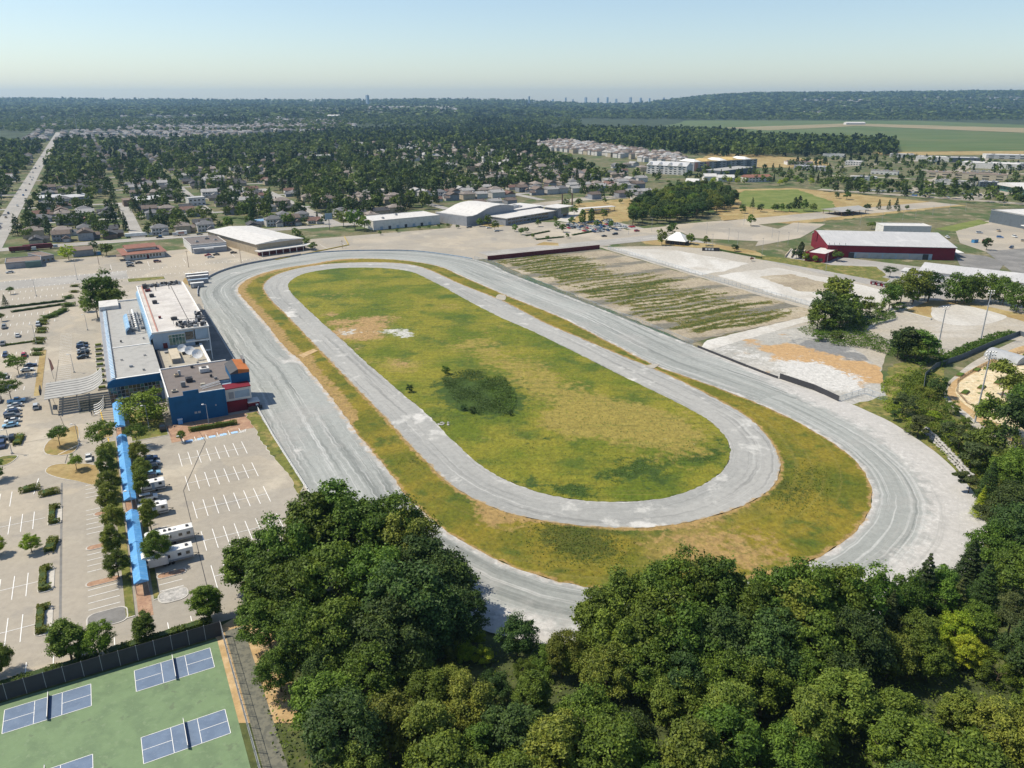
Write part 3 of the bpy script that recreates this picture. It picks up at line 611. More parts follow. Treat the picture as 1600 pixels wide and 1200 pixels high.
SHAPE = {'mound': 'broad round', 'round': 'round-crowned', 'tall': 'tall narrow', 'spread': 'wide spreading', 'weep': 'drooping', 'fir': 'pointed', 'firwide': 'broad conical', 'pine': 'layered', 'column': 'columnar', 'shrub': 'low bushy'}
TINT = {'maple': 'green', 'olive': 'olive green', 'lime': 'yellow-green', 'spring': 'bright green', 'dark': 'dark green', 'fir': 'dark blue-green', 'pine': 'grey-green', 'hedge': 'light green', 'red': 'dark red'}
COUNT = {}
def tree(x, y, h, kind='round', leaf='maple', label=None, group=None, wd=1.0, z=None, lod=None):
    d = math.hypot(x, y); zz = terrain(x, y) if z is None else z
    if lod is None: lod = 'hi' if d < 230 else 'mid' if d < 560 else 'lo'
    var = random.randrange(4 if lod != 'hi' else 3)
    nm = NAMEOF.get(kind, 'tree')
    COUNT[nm] = COUNT.get(nm, 0) + 1
    cat = {'shrub': 'shrub'}.get(kind, 'tree')
    t = thing(nm, label or 'tree', cat, (x, y, zz), random.uniform(0, 6.28), group)
    s = h; t.scale = (s * wd * random.uniform(.93, 1.07), s * wd * random.uniform(.93, 1.07), s)
    link('trunk', trunk_mesh(kind), t); cr = link('crown', crown_mesh(kind, lod, var), t); cr.material_slots[0].link = 'OBJECT'; cr.material_slots[0].material = MATS['leaf_' + leaf]
    return t
def auto_label(kind, leaf, where): return '%s %s %s %s' % (SHAPE[kind], TINT[leaf], 'shrub' if kind == 'shrub' else 'tree', where)

def scatter(P, step, n_try=None, r=None, m=40):
    """points in world outline P at least about step apart"""
    xs = [p[0] for p in P]; ys = [p[1] for p in P]; out = []; cell = {}
    A = (max(xs) - min(xs)) * (max(ys) - min(ys)); n_try = n_try or int(A / step ** 2 * 3)
    for _ in range(min(n_try, 60000)):
        x = random.uniform(min(xs), max(xs)); y = random.uniform(min(ys), max(ys))
        if not in_poly(x, y, P) or not inview(x, y, 0, m): continue
        c = (int(x // step), int(y // step))
        if any((x - q[0]) ** 2 + (y - q[1]) ** 2 < step * step for i in (-1, 0, 1) for j in (-1, 0, 1) for q in cell.get((c[0] + i, c[1] + j), [])): continue
        cell.setdefault(c, []).append((x, y)); out.append((x, y))
    return out
# ------------------------------------------------------------------ the woods in front (tops surveyed in the photograph)
def tops(L, where, group):
    for (px, py, h, kind, leaf, wd) in L:
        x, y = G(px, py, h); tree(x, y, h, kind, leaf, auto_label(kind, leaf, where), group, wd)
tops([(515, 758, 21, 'tall', 'maple', 1.15), (478, 778, 20, 'tall', 'maple', 1.2), (557, 772, 21, 'round', 'maple', .9), (600, 780, 20, 'round', 'maple', 1), (645, 800, 19, 'round', 'olive', 1),
      (672, 842, 19, 'round', 'dark', 1.05), (700, 868, 17, 'round', 'dark', 1), (444, 815, 19, 'round', 'maple', .9), (372, 848, 13, 'tall', 'maple', 1.2), (410, 870, 16, 'tall', 'maple', 1.2),
      (455, 870, 18, 'round', 'maple', .9), (520, 840, 20, 'round', 'maple', 1), (580, 860, 19, 'round', 'maple', 1), (640, 885, 19, 'round', 'dark', 1.1), (715, 925, 13, 'round', 'dark', .9),
      (680, 935, 14, 'round', 'dark', 1), (600, 940, 17, 'round', 'dark', 1.1), (530, 930, 17, 'round', 'maple', 1), (465, 945, 15, 'round', 'maple', 1), (412, 935, 12, 'round', 'maple', 1)],
     'in the left foreground grove beside the track', 'trees of the left foreground grove')
tops([(430, 1010, 10, 'round', 'maple', 1), (500, 1000, 12, 'round', 'dark', 1), (570, 1010, 13, 'round', 'maple', 1), (640, 1000, 11, 'round', 'olive', 1.1), (690, 985, 7, 'shrub', 'olive', .9),
      (725, 1000, 5, 'shrub', 'lime', .9), (755, 1010, 4, 'shrub', 'lime', 1), (700, 1040, 8, 'round', 'olive', 1), (770, 1050, 6, 'shrub', 'dark', 1), (745, 980, 3.5, 'shrub', 'lime', 1)],
     'at the lower edge of the left foreground grove', 'undergrowth of the left foreground grove')
tops([(808, 965, 9, 'round', 'dark', 1.0), (850, 1010, 6, 'shrub', 'maple', 1), (880, 990, 10, 'round', 'olive', .9), (905, 1000, 9, 'round', 'olive', .9), (820, 1030, 5, 'shrub', 'maple', 1)],
     'between the two foreground groves below the track', 'trees between the foreground groves')
tops([(940, 925, 15, 'tall', 'maple', 1.15), (985, 893, 18, 'round', 'maple', .85), (1040, 884, 19, 'round', 'maple', .85), (1096, 866, 20, 'round', 'maple', .8), (1130, 880, 19, 'tall', 'maple', 1.1),
      (1165, 905, 17, 'round', 'maple', .9), (1215, 884, 19, 'round', 'maple', .85), (1262, 880, 19, 'round', 'maple', .85), (1310, 890, 18, 'round', 'maple', .9), (1355, 896, 17, 'round', 'maple', .95), (1240, 905, 17, 'round', 'olive', 1),
      (970, 955, 15, 'round', 'maple', 1), (1030, 940, 17, 'round', 'maple', 1), (1085, 935, 18, 'round', 'maple', 1), (1145, 950, 17, 'round', 'dark', 1), (1200, 960, 17, 'round', 'dark', 1.05), (1290, 950, 16, 'round', 'maple', 1),
      (1350, 960, 15, 'round', 'dark', 1), (950, 1010, 12, 'round', 'olive', 1), (1010, 1000, 13, 'round', 'maple', 1), (1070, 1010, 13, 'round', 'dark', 1), (1130, 1020, 13, 'round', 'maple', 1),
      (1200, 1030, 12, 'round', 'maple', 1), (1260, 1020, 12, 'round', 'maple', 1), (1320, 1015, 12, 'round', 'dark', 1)],
     'in the middle foreground grove below the track bend', 'trees of the middle foreground grove')
tops([(1398, 925, 14, 'fir', 'pine', 1.2), (1455, 868, 15, 'fir', 'fir', 1.3), (1425, 905, 13, 'round', 'maple', .9), (1480, 890, 12, 'round', 'maple', 1), (1525, 846, 13, 'fir', 'fir', 1.5), (1505, 905, 11, 'fir', 'pine', 1.4),
      (1560, 820, 13, 'round', 'maple', 1), (1590, 790, 15, 'round', 'dark', 1), (1550, 880, 12, 'firwide', 'dark', 1), (1600, 860, 14, 'round', 'maple', 1.1), (1440, 960, 11, 'round', 'olive', 1), (1500, 955, 9, 'round', 'lime', .9),
      (1540, 945, 9, 'round', 'maple', 1), (1590, 935, 10, 'pine', 'pine', 1), (1400, 985, 11, 'round', 'olive', 1), (1460, 1000, 9, 'round', 'maple', 1), (1520, 990, 8, 'round', 'lime', 1), (1570, 1020, 7, 'shrub', 'maple', 1), (1620, 980, 12, 'round', 'dark', 1)],
     'in the corner grove right of the track bend', 'trees of the corner grove')
tops([(1580, 560, 15, 'round', 'olive', 1), (1555, 610, 14, 'round', 'maple', 1), (1600, 620, 16, 'round', 'dark', 1), (1570, 660, 13, 'firwide', 'dark', 1), (1525, 690, 9, 'pine', 'pine', 1.2), (1545, 660, 12, 'round', 'olive', 1),
      (1590, 700, 14, 'round', 'maple', 1), (1555, 720, 12, 'firwide', 'dark', .9), (1610, 750, 14, 'round', 'dark', 1.2), (1540, 760, 9, 'firwide', 'lime', .8), (1580, 770, 10, 'firwide', 'dark', 1), (1520, 740, 6, 'pine', 'pine', 1.1), (1560, 790, 9, 'pine', 'pine', 1),
      (1600, 680, 14, 'round', 'olive', 1), (1620, 590, 15, 'round', 'maple', 1)],
     'on the bank between garden and track bend', 'trees on the bank right of the bend')
tops([(1415, 618, 7, 'pine', 'pine', 1.2), (1440, 648, 7.5, 'pine', 'pine', 1.35), (1400, 640, 4, 'pine', 'dark', 1.1), (1505, 668, 8, 'pine', 'pine', 1.3), (1425, 660, 4, 'shrub', 'olive', 1)], 'behind the rock wall beside the bend', 'pines above the rock wall')
tops([(1470, 588, 8, 'round', 'dark', .9), (1455, 605, 5, 'shrub', 'olive', 1), (1490, 625, 5, 'shrub', 'maple', 1), (1465, 640, 4, 'shrub', 'lime', 1), (1485, 655, 4, 'shrub', 'maple', 1.2), (1510, 650, 4, 'shrub', 'maple', 1.2), (1440, 600, 3, 'shrub', 'olive', 1.3)],
     'beside the dark garden fence', 'shrubs by the dark garden fence')
# woods that carry on towards the camera, below what the photograph shows
fg = []
for x, y in scatter([G(395, 1075), G(1680, 1065), (140, 60), (-60, 60), (-62, 96)], 6.2, m=120):
    h = random.uniform(9, 15)
    if PX(x, y, h)[1] > 1050 and AB(x, y)[0] > 17: tree(x, y, h, random.choice(['round', 'round', 'tall']), random.choice(['maple', 'maple', 'dark', 'olive']), 'leafy tree in the wood nearest the camera', 'trees of the nearest wood', 1.1)
# ------------------------------------------------------------------ building materials
def flat_mat(n, c, rough=.7, **k): return make_mat(n, c, [(tuple(x * .82 for x in c), .35, .45, .7), (tuple(x * .7 for x in c), 1.5, .58, .75, {'amt': .5})], rough=rough, **k)
for n, c in {'wall_white': (.62, .60, .57), 'wall_cream': (.50, .43, .32), 'wall_grey': (.28, .29, .31), 'wall_tan': (.38, .31, .22), 'wall_blue': (.008, .092, .215), 'wall_pale_blue': (.30, .38, .46),
             'wall_red': (.16, .010, .022), 'wall_darkgrey': (.10, .12, .14), 'wall_brown': (.16, .10, .07), 'roof_white': (.58, .56, .53), 'roof_grey': (.36, .35, .325), 'roof_tan': (.37, .335, .27),
             'roof_dark': (.17, .145, .13), 'roof_metal': (.50, .50, .50), 'roof_red': (.26, .12, .085), 'roof_black': (.07, .07, .075), 'roof_brown': (.20, .145, .11), 'trim_white': (.74, .73, .70),
             'orange_panel': (.42, .14, .04), 'maroon': (.12, .02, .025), 'metal_grey': (.35, .36, .37), 'metal_dark': (.05, .05, .055), 'timber': (.24, .16, .09), 'yellow': (.55, .40, .05), 'canvas': (.72, .71, .68),
             'wall_green': (.10, .16, .15), 'gold_roof': (.45, .33, .14), 'concrete_wall': (.42, .40, .36), 'unit': (.20, .20, .20), 'wall_pink': (.42, .22, .17), 'blue_container': (.06, .22, .42)}.items(): flat_mat(n, c)
make_mat('blue_metal', (.10, .33, .66), [((.15, .40, .72), .8, .45, .65)], rough=.45, spec=.4)
make_mat('blue_glazing', (.26, .42, .58), [((.35, .50, .64), .5, .45, .6), ((.18, .32, .5), 1.4, .5, .6)], rough=.25, spec=.6)
make_mat('glass_dark', (.018, .026, .03), [((.05, .07, .08), .6, .5, .65)], rough=.08, spec=.9)
make_mat('glass_green', (.03, .10, .09), [((.06, .17, .14), .5, .45, .6)], rough=.1, spec=.9)
make_mat('arena_roof', (.46, .455, .45), [((.38, .375, .37), 1.0, .48, .6, {'st': (2.2, .02, 1), 'det': 3, 'amt': .6}), ((.52, .51, .50), .1, .5, .7), ((.30, .29, .28), .5, .62, .72, {'st': (3, .1, 1), 'amt': .4})], rough=.6)
make_mat('membrane_roof', (.52, .49, .45), [((.43, .40, .37), .10, .44, .62), ((.40, .38, .36), 1.0, .56, .66, {'st': (.9, .03, 1), 'amt': .4}), ((.57, .54, .51), .3, .5, .7)], rough=.8)

BOXM = {}
def part(parent, name, x0, x1, y0, y1, z0, z1, mat, label=None, kind=None):
    """a box part; alike boxes share one mesh"""
    k = (round(x1 - x0, 3), round(y1 - y0, 3), round(z1 - z0, 3), mat)
    if k not in BOXM: BOXM[k] = MB().box(0, x1 - x0, 0, y1 - y0, 0, z1 - z0).mesh(name, mat)
    o = bpy.data.objects.new(name, BOXM[k]); COL.objects.link(o); o.parent = parent; o.location = (x0, y0, z0)
    return tag(o, label, kind=kind)
def win_row(parent, face, fixed, s0, step, n, z0, wd, ht, mat='glass_dark', name='window', frame=None):
    for i in range(n):
        s = s0 + step * i; d = .06
        if face in 'SN':
            y0 = fixed - d if face == 'S' else fixed - .02
            wn = part(parent, name, s, s + wd, y0, y0 + d + .02, z0, z0 + ht, mat)
            if frame: fr = part(wn, 'sill', -.1, wd + .1, -.1 if face == 'S' else .03, .05, -.15, -.01, frame)
        else:
            x0 = fixed - d if face == 'W' else fixed - .02
            part(parent, name, x0, x0 + d + .02, s, s + wd, z0, z0 + ht, mat)
def gable(parent, name, x0, x1, y0, y1, z0, z1, mat, axis='x', over=.5, th=.18):
    """gable roof with ridge along axis"""
    m = MB()
    if axis == 'x':
        ym = (y0 + y1) / 2; y0 -= over; y1 += over; x0 -= over * .6; x1 += over * .6
        m.prism([(y0, z0), (y1, z0), (y1, z0 + th), (ym, z1 + th), (y0, z0 + th)], x0, x1, 'x')
    else:
        xm = (x0 + x1) / 2; x0 -= over; x1 += over; y0 -= over * .6; y1 += over * .6
        m.prism([(x0, z0), (x1, z0), (x1, z0 + th), (xm, z1 + th), (x0, z0 + th)], y0, y1, 'y')
    return m.obj(name, mat, parent)
def hip(parent, name, x0, x1, y0, y1, z0, z1, mat, over=.6, th=.15):
    m = MB(); x0 -= over; x1 += over; y0 -= over; y1 += over; d = min(x1 - x0, y1 - y0) / 2
    if x1 - x0 > y1 - y0: r0, r1 = (x0 + d, (y0 + y1) / 2), (x1 - d, (y0 + y1) / 2)
    else: r0, r1 = ((x0 + x1) / 2, y0 + d), ((x0 + x1) / 2, y1 - d)
    B = [(x0, y0, z0), (x1, y0, z0), (x1, y1, z0), (x0, y1, z0)]; T = [(p[0], p[1], z0 + th) for p in B]; a = (*r0, z1 + th); b = (*r1, z1 + th)
    m.face(B[::-1]); 
    for i in range(4): m.face([B[i], B[(i + 1) % 4], T[(i + 1) % 4], T[i]])
    if x1 - x0 > y1 - y0:
        m.face([T[0], T[1], b, a]); m.face([T[1], T[2], b]); m.face([T[2], T[3], a, b]); m.face([T[3], T[0], a])
    else:
        m.face([T[0], T[1], a]); m.face([T[1], T[2], b, a]); m.face([T[2], T[3], b]); m.face([T[3], T[0], a, b])
    return m.obj(name, mat, parent)
def parapet(parent, x0, x1, y0, y1, z, h, t, mat, name='parapet'):
    m = MB(); m.box(x0 - .03, x1 + .03, y0 - .03, y0 + t, z, z + h); m.box(x0 - .03, x1 + .03, y1 - t, y1 + .03, z, z + h)
    m.box(x0 - .03, x0 + t, y0 + t, y1 - t, z, z + h); m.box(x1 - t, x1 + .03, y0 + t, y1 - t, z, z + h); return m.obj(name, mat, parent)
def rooftop(parent, L, z):
    for (x, y, w_, d_, h_, mt) in L:
        u = part(parent, 'rooftop_unit', x, x + w_, y, y + d_, z + .25, z + h_, mt)
        if w_ > 1.5: part(u, 'fan_housing', w_ * .25, w_ * .75, d_ * .25, d_ * .75, h_ - .24, h_ - .05, 'metal_dark')
def at_front(name, label, cat, p0, p1, group=None):
    a = G(*p0); b = G(*p1); t = thing(name, label, cat, (a[0], a[1], terrain(*a)), math.atan2(b[1] - a[1], b[0] - a[0]), group)
    return t, math.hypot(b[0] - a[0], b[1] - a[1])

# ------------------------------------------------------------------ the racetrack casino: hall, grandstand, kitchen block, tower
def build_casino():
    O = thing('casino_hall', 'grey flat-roofed hall with blue fascia, glass front wall and curved skylight edge', 'building', (*W(-7, 282.3), 0), TH)
    L_, D_ = 17.7, 121.0; H_ = 9.5
    part(O, 'wall', .3, L_ - .02, .35, D_, 0, 9.2, 'wall_grey')
    part(O, 'roof', 3.1, L_ - .02, .3, D_, 9.2, 9.5, 'roof_grey')
    # curved glazed edge running the length of the hall
    pr = [(.3, 0), (.3, 0.01)]; arc = [(2.9 - 2.8 * math.cos(t * R(90) / 8), 6.7 + 2.8 * math.sin(t * R(90) / 8)) for t in range(9)]
    prof = [(3.05, 6.5), (3.05, 9.5)] + arc[::-1] + [(.1, 3.2), (.3, 3.2), (.3, 6.5)]
    MB().prism(prof[::-1], 2.4, D_ - .1).obj('skylight', 'blue_glazing', O)
    m = MB()
    for i in range(62):
        y = 2.6 + i * 1.9
        for k in range(8):
            a, b = arc[k], arc[k + 1]; m.face([(a[0] - .06, y, a[1] + .06), (a[0] - .06, y + .42, a[1] + .06), (b[0] - .02, y + .42, b[1] + .08), (b[0] - .02, y, b[1] + .08)][::-1])
        m.box(2.9, 3.6, y, y + .5, 9.52, 9.66)
    m.obj('skylight_ribs', 'trim_white', O, kind='stuff')
    part(O, 'skylight_gutter', 3.06, 3.3, 2.4, D_, 9.5, 10.0, 'metal_dark')
    # front fascia with the rounded corner
    fp = [(17.7, 6.9), (17.7, 9.75), (3.2, 9.75)] + [(2.9 - 2.85 * math.cos(t * R(90) / 6), 6.9 + 2.85 * math.sin(t * R(90) / 6)) for t in range(6, -1, -1)]
    MB().prism(fp, -.25, .34).obj('blue_fascia', 'wall_blue', O)
    part(O, 'coping', 3.2, 17.7, -.3, .5, 9.76, 9.9, 'trim_white')
    for i in range(13):
        for k in range(5): part(O, 'pane', .35 + i * 1.25, .35 + i * 1.25 + 1.15, .22, .33, .25 + k * 1.32, .25 + k * 1.32 + 1.22, 'glass_dark' if (i + k) % 4 else 'glass_green')
    m = MB()
    for i in range(14): m.box(.24 + i * 1.25, .34 + i * 1.25, .1, .34, 0, 6.9)
    for k in range(6): m.box(.1, 16.6, .14, .26, .14 + k * 1.32, .24 + k * 1.32)
    m.obj('window_mullions', 'metal_grey', O)
    part(O, 'corner_panel', 16.65, 17.7, .05, .34, 0, 6.88, 'wall_pale_blue')
    part(O, 'entrance_canopy', 2.0, 6.2, -1.2, .08, 2.6, 2.9, 'trim_white')
    for i in range(16): part(O, 'side_window', .2, .32, 6 + i * 7, 10.5 + i * 7, .4, 3.0, 'glass_dark')
    part(O, 'roof_seam', 3.3, 17.6, 40, 40.6, 9.5, 9.75, 'trim_white')
    sk = part(O, 'white_plant_room', .6, 8.6, 106, 119, 9.5, 11.2, 'roof_white')
    part(O, 'parapet', 8.6, 17.7, 120.4, 121.1, 9.5, 10.1, 'trim_white')
    # rooftop enclosure with vaulted blue screen
    E_ = thing('roof_plant', 'vaulted blue screen round pipes and ducts on the hall roof', 'machinery', (*W(-7 + 9.2, 282.3 + 58), 9.5), TH)
    arc2 = [(1.9 - 1.9 * math.cos(t * R(90) / 6), 1.2 + 1.9 * math.sin(t * R(90) / 6)) for t in range(7)]
    MB().prism(([(0, 0)] + arc2 + [(1.9, 2.9), (.3, 1.2), (.3, 0)])[::-1], 0, 24).obj('blue_screen', 'blue_glazing', E_)
    m = MB()
    for i in range(8):
        m.box(2.0, 7.5, i * 3.4, i * 3.4 + .18, 2.6, 2.8); m.box(7.4, 7.6, i * 3.4, i * 3.4 + .18, 0, 2.8)
    m.tube((2, .1, .1), (7.4, .1, 2.7), .09, n=4); m.tube((2, .1, 2.7), (7.4, .1, .1), .09, n=4); m.obj('steel_frame', 'metal_grey', E_)
    for (x, y, l_) in ((3, 6, 30), (4.4, 3, 34), (5.8, 10, 22)): MB().tube((x, y, 1.4), (x, y + l_, 1.4), .28 if x != 4.4 else .45, n=8).obj('duct', 'trim_white' if x == 4.4 else 'metal_grey', E_)
    for (x, y) in ((2.6, 4), (3.2, 14), (5.2, 20), (2.8, 26), (5, 31), (6, 6)): part(E_, 'cooling_unit', x, x + 1.6, y, y + 2.2, 0, 1.3, 'unit')
    rooftop(O, [(8, 12, 1.2, 1, .8, 'metal_grey'), (12, 6, .8, .8, .6, 'unit'), (5.5, 22, .9, .6, .5, 'unit'), (13.5, 24, .9, .7, .5, 'unit'), (6.5, 47, .7, .7, .9, 'metal_dark'), (14.8, 48, .7, .7, .7, 'unit')], 9.5)

    S = thing('grandstand', 'tall white-roofed grandstand block with open glazed end above the kitchen roof', 'building', (*W(10.85, 320.7), 0), TH)
    Lw, Dw = 21.6, 92.0; Z = 14.0
    part(S, 'wall', .2, 15.5, .2, Dw, 0, 13.6, 'wall_pale_blue'); part(S, 'stand_floor', 15.52, Lw, .5, Dw - 4, 9.0, 9.35, 'concrete_wall'); part(S, 'stand_floor', 15.52, Lw, .5, Dw - 4, 4.4, 4.75, 'concrete_wall')
    part(S, 'glazed_wall', 15.52, 17.0, 1.5, Dw - 1, 0, 13.55, 'glass_dark')
    part(S, 'roof', .2, Lw, -.1, Dw, 13.6, 14.0, 'membrane_roof')
    parapet(S, .2, Lw, -.1, Dw, 14.0, .35, .45, 'trim_white')
    part(S, 'roof_kerb', 2.2, 2.7, 0.5, Dw - 1, 14.0, 14.35, 'wall_pink'); part(S, 'roof_seam', 15.2, 15.4, 14, Dw - 6, 14.0, 14.12, 'metal_dark')
    for i in range(9): part(S, 'column', Lw - .55, Lw - .15, .1 + i * 11, .5 + i * 11, 0, 13.58, 'trim_white')
    for z in (3.9, 8.4): part(S, 'end_beam', 12.2, Lw - .6, -.05, .35, z, z + .6, 'trim_white')
    part(S, 'end_window', 6.0, 12.0, .1, .22, 8.2, 12.4, 'glass_green'); part(S, 'end_window', 12.3, 15.3, .1, .22, 9.6, 12.9, 'glass_dark'); part(S, 'end_panel', 16.0, 20.9, -.02, .18, 9.4, 13.55, 'wall_pale_blue')
    m = MB()
    for i in range(6): m.box(6 + i * 1.2, 6.08 + i * 1.2, 0, .1, 8.2, 12.4)
    m.box(6, 12, 0, .1, 12.4, 12.6); m.box(6, 12, .0, .1, 11.2, 11.3); m.obj('window_mullions', 'trim_white', S)
    part(S, 'door', 3.6, 5.2, .05, .22, 7.2, 9.4, 'maroon')
    arc3 = [(1.6 - 2.2 * math.cos(t * R(80) / 6) - .4, 11.4 + 2.6 * math.sin(t * R(80) / 6)) for t in range(7)]
    MB().prism(([(-.9, 9.6)] + arc3 + [(1.4, 13.4), (-.6, 11.2), (-.6, 9.6)])[::-1], 0, Dw - 8).obj('blue_skylight', 'blue_glazing', S)
    rooftop(S, [(4.2, 64, 2.0, 2.4, 1.3, 'metal_dark'), (4.4, 50, 2.0, 2.2, 1.3, 'metal_dark'), (4.6, 22, 1.0, 1.4, .9, 'maroon'), (9, 16.5, 2.4, 2, 1.1, 'metal_dark'), (3.2, 77, 2.4, 3, 1.0, 'maroon'), (2.6, 84, 2.0, 3.5, 1.9, 'metal_dark')], 14.0)
    for (x, y) in ((8, 78), (14, 79)): MB().tube((x, y, 14), (x, y, 16.6), .14, n=6).obj('vent_pipe', 'metal_dark', S)
    rd = random.Random(5)
    for (X0, X1, Y0, Y1, n) in ((9.5, 20.5, .8, 9, 46), (17.5, 20.8, 9, 24, 26), (2.5, 20.5, 86, 91.3, 60)):
        for _ in range(n):
            x = rd.uniform(X0, X1); y = rd.uniform(Y0, Y1); part(S, 'plant_unit', x, x + rd.choice((.5, .9, 1.4)), y, y + rd.choice((.4, .8)), 14.02, 14.3 + rd.choice((.4, .8, 1.3)), rd.choice(('metal_dark', 'unit', 'metal_grey', 'metal_dark')))
    m = MB()
    for i in range(7): m.box(9.2 + i * 1.7, 9.35 + i * 1.7, 10, 10.15, 14, 15.6)
    m.box(9.2, 20.6, 10, 10.15, 15.5, 15.65); m.box(9.2, 20.6, 2, 2.15, 14.9, 15.05); m.box(14, 14.15, .8, 10, 15.2, 15.35); m.obj('pipe_rack', 'unit', S)

    K = thing('kitchen_block', 'low tan-roofed block with satellite dishes between grandstand and blue wall', 'building', (*W(11.2, 287.2), 0), TH)
    part(K, 'wall', 0, 17.4, .1, 33.4, 0, 6.7, 'wall_white'); part(K, 'roof', 0, 17.4, .1, 33.4, 6.7, 7.0, 'roof_tan')
    part(K, 'parapet', 16.5, 17.45, .1, 33.4, 7.0, 7.5, 'trim_white'); part(K, 'wall_shaft', 0.02, 1.4, .2, 33.3, 7.0, 7.3, 'metal_dark')
    hv = part(K, 'air_handler', 4.4, 7.6, 12, 26, 7.0, 9.0, 'wall_cream'); part(hv, 'vent_grille', .2, 3.0, -.06, -.01, .2, 1.6, 'unit')
    rooftop(K, [(3, 27, 1.5, 1, .8, 'metal_grey'), (9, 22, 2.2, 1.6, 1.0, 'metal_dark'), (2.8, 8, .8, .8, .6, 'unit'), (12.5, 8, .8, .8, .6, 'unit')], 7.0)
    for (x, y, r_) in ((9.3, 23.5, 1.7), (11.6, 19, 1.9), (13.6, 13, 2.0)):
        D = thing('satellite_dish', 'white satellite dish on the tan roof, %s of the three' % {9.3: 'farthest left', 11.6: 'middle one', 13.6: 'nearest'}[x], 'satellite dish', (*W(11.2 + x, 287.2 + y), 7.0), TH, 'satellite dishes on the tan roof')
        MB().tube((0, 0, 0), (0, 0, 1.6), .12, n=6).obj('mast', 'metal_grey', D)
        m = MB(); nR, nA = 5, 16; M4 = Matrix.Translation((0, 0, 2.2)) @ Matrix.Rotation(R(50), 4, 'X')
        V = [[M4 @ Vector((r_ * i / nR * math.cos(a * 2 * math.pi / nA), r_ * i / nR * math.sin(a * 2 * math.pi / nA), .42 * (i / nR) ** 2)) for a in range(nA)] for i in range(nR + 1)]
        for i in range(nR):
            for a in range(nA):
                q = [V[i][a], V[i + 1][a], V[i + 1][(a + 1) % nA], V[i][(a + 1) % nA]]; m.face(q if i else q[:3])
        m.obj('reflector', 'trim_white', D)
        m = MB(); e = M4 @ Vector((0, 0, 1.1)); m.tube(M4 @ Vector((r_ * .9, 0, .35)), e, .03, n=4); m.tube(M4 @ Vector((-r_ * .9, 0, .35)), e, .03, n=4); m.box(e.x - .12, e.x + .12, e.y - .12, e.y + .12, e.z - .12, e.z + .12); m.obj('feed_horn', 'unit', D)
    Bk = thing('blue_walled_block', 'dark-roofed block with a plain deep blue wall facing the parking lot', 'building', (*W(10.3, 255), 0), TH)
    part(Bk, 'wall', .25, 17.3, .25, 32, 0, 9.0, 'wall_grey'); part(Bk, 'wall', 17.32, 22.8, 11, 32, 0, 8.9, 'wall_pale_blue')
    part(Bk, 'blue_wall', 0, 17.6, 0, .25, 0, 9.5, 'wall_blue'); part(Bk, 'raised_parapet', 4.6, 9.4, -.04, .3, 9.5, 10.9, 'wall_blue')
    part(Bk, 'roof', .25, 17.3, .25, 32.05, 9.0, 9.25, 'roof_dark'); part(Bk, 'roof', 17.3, 22.8, 11, 32.05, 9.0, 9.22, 'roof_dark')
    part(Bk, 'coping', -.05, .35, 0.3, 32, 9.25, 9.75, 'trim_white'); part(Bk, 'coping', .35, 22.8, 31.7, 32.1, 9.25, 9.65, 'trim_white'); part(Bk, 'coping', 9.6, 17.6, .26, .6, 9.25, 9.7, 'trim_white')
    rooftop(Bk, [(12.5, 21, 3.2, 3.2, 1.6, 'roof_white'), (7.0, 13, 2.2, 2.4, 1.5, 'metal_dark'), (4, 21, 1.6, 1.4, .9, 'wall_tan'), (5.4, 21.5, .8, .8, 2.0, 'metal_grey'), (5, 9, 1.4, 1.4, 1.8, 'unit'), (1.6, 5, 1.8, 1.4, .7, 'roof_tan'), (11, 7.5, 1.4, 1.2, .7, 'roof_tan'), (10.2, 28.5, 1.0, 1.0, .9, 'metal_dark'), (16, 12, 1, .8, .8, 'unit'), (15, 15, .8, .8, 1, 'metal_dark')], 9.25)
    for (p, q) in (((10.5, 6, 9.6), (17, 9, 9.6)), ((10.6, 5, 9.6), (17.2, 8, 9.6)), ((11, 3.6, 9.6), (17.2, 6, 9.6))): MB().tube(p, q, .14, n=6).obj('duct', 'trim_white', Bk)
    for x in (7.2, 8.3): part(Bk, 'wall_vent', x, x + .8, -.1, -.01, 2.6, 3.3, 'metal_grey')
    part(Bk, 'wall_light', 13.9, 14.3, -.15, -.01, 4.2, 4.7, 'metal_grey'); part(Bk, 'downpipe', 16.9, 17.05, -.12, -.01, 0, 9.2, 'wall_blue')
    T = thing('blue_tower', 'blue upper box with dark and orange sloped roof beside the track', 'building', (*W(31.2, 262.6), 0), TH)
    part(T, 'wall', 0, 6.2, 0, 12.2, 7.9, 11.7, 'wall_blue'); part(T, 'lower_wall', -3.2, 5.9, .1, 12, 0, 7.88, 'wall_pale_blue')
    MB().prism([(-.1, 11.7), (2.6, 11.7), (2.6, 13.3), (-.1, 12.0)], -.15, 12.3).obj('roof', 'roof_black', T)
    MB().prism([(2.61, 11.7), (6.3, 11.7), (6.3, 12.7), (2.61, 13.3)], -.15, 12.3).obj('orange_roof', 'orange_panel', T)
    part(T, 'antenna_rack', 5.6, 6.3, 7, 12, 13.0, 14.4, 'unit')
    A_ = thing('white_annex', 'grey-white boxed front with framed billboard over red wall', 'building', (*W(27.9, 257.0), 0), TH)
    part(A_, 'red_wall', 0, 7.0, 0, 5.6, 0, 4.0, 'wall_red'); part(A_, 'upper_wall', 0, 8.6, .4, 5.5, 4.0, 8.3, 'wall_white'); part(A_, 'red_coping', -.1, 8.7, .2, 5.55, 8.3, 8.55, 'wall_red')
    fr = part(A_, 'billboard', 3.2, 8.0, .3, .39, 4.8, 7.4, 'wall_pale_blue'); part(fr, 'frame', -.12, 4.92, -.06, -.01, 2.6, 2.72, 'trim_white'); part(fr, 'frame', -.12, 4.92, -.06, -.01, -.12, 0, 'trim_white')
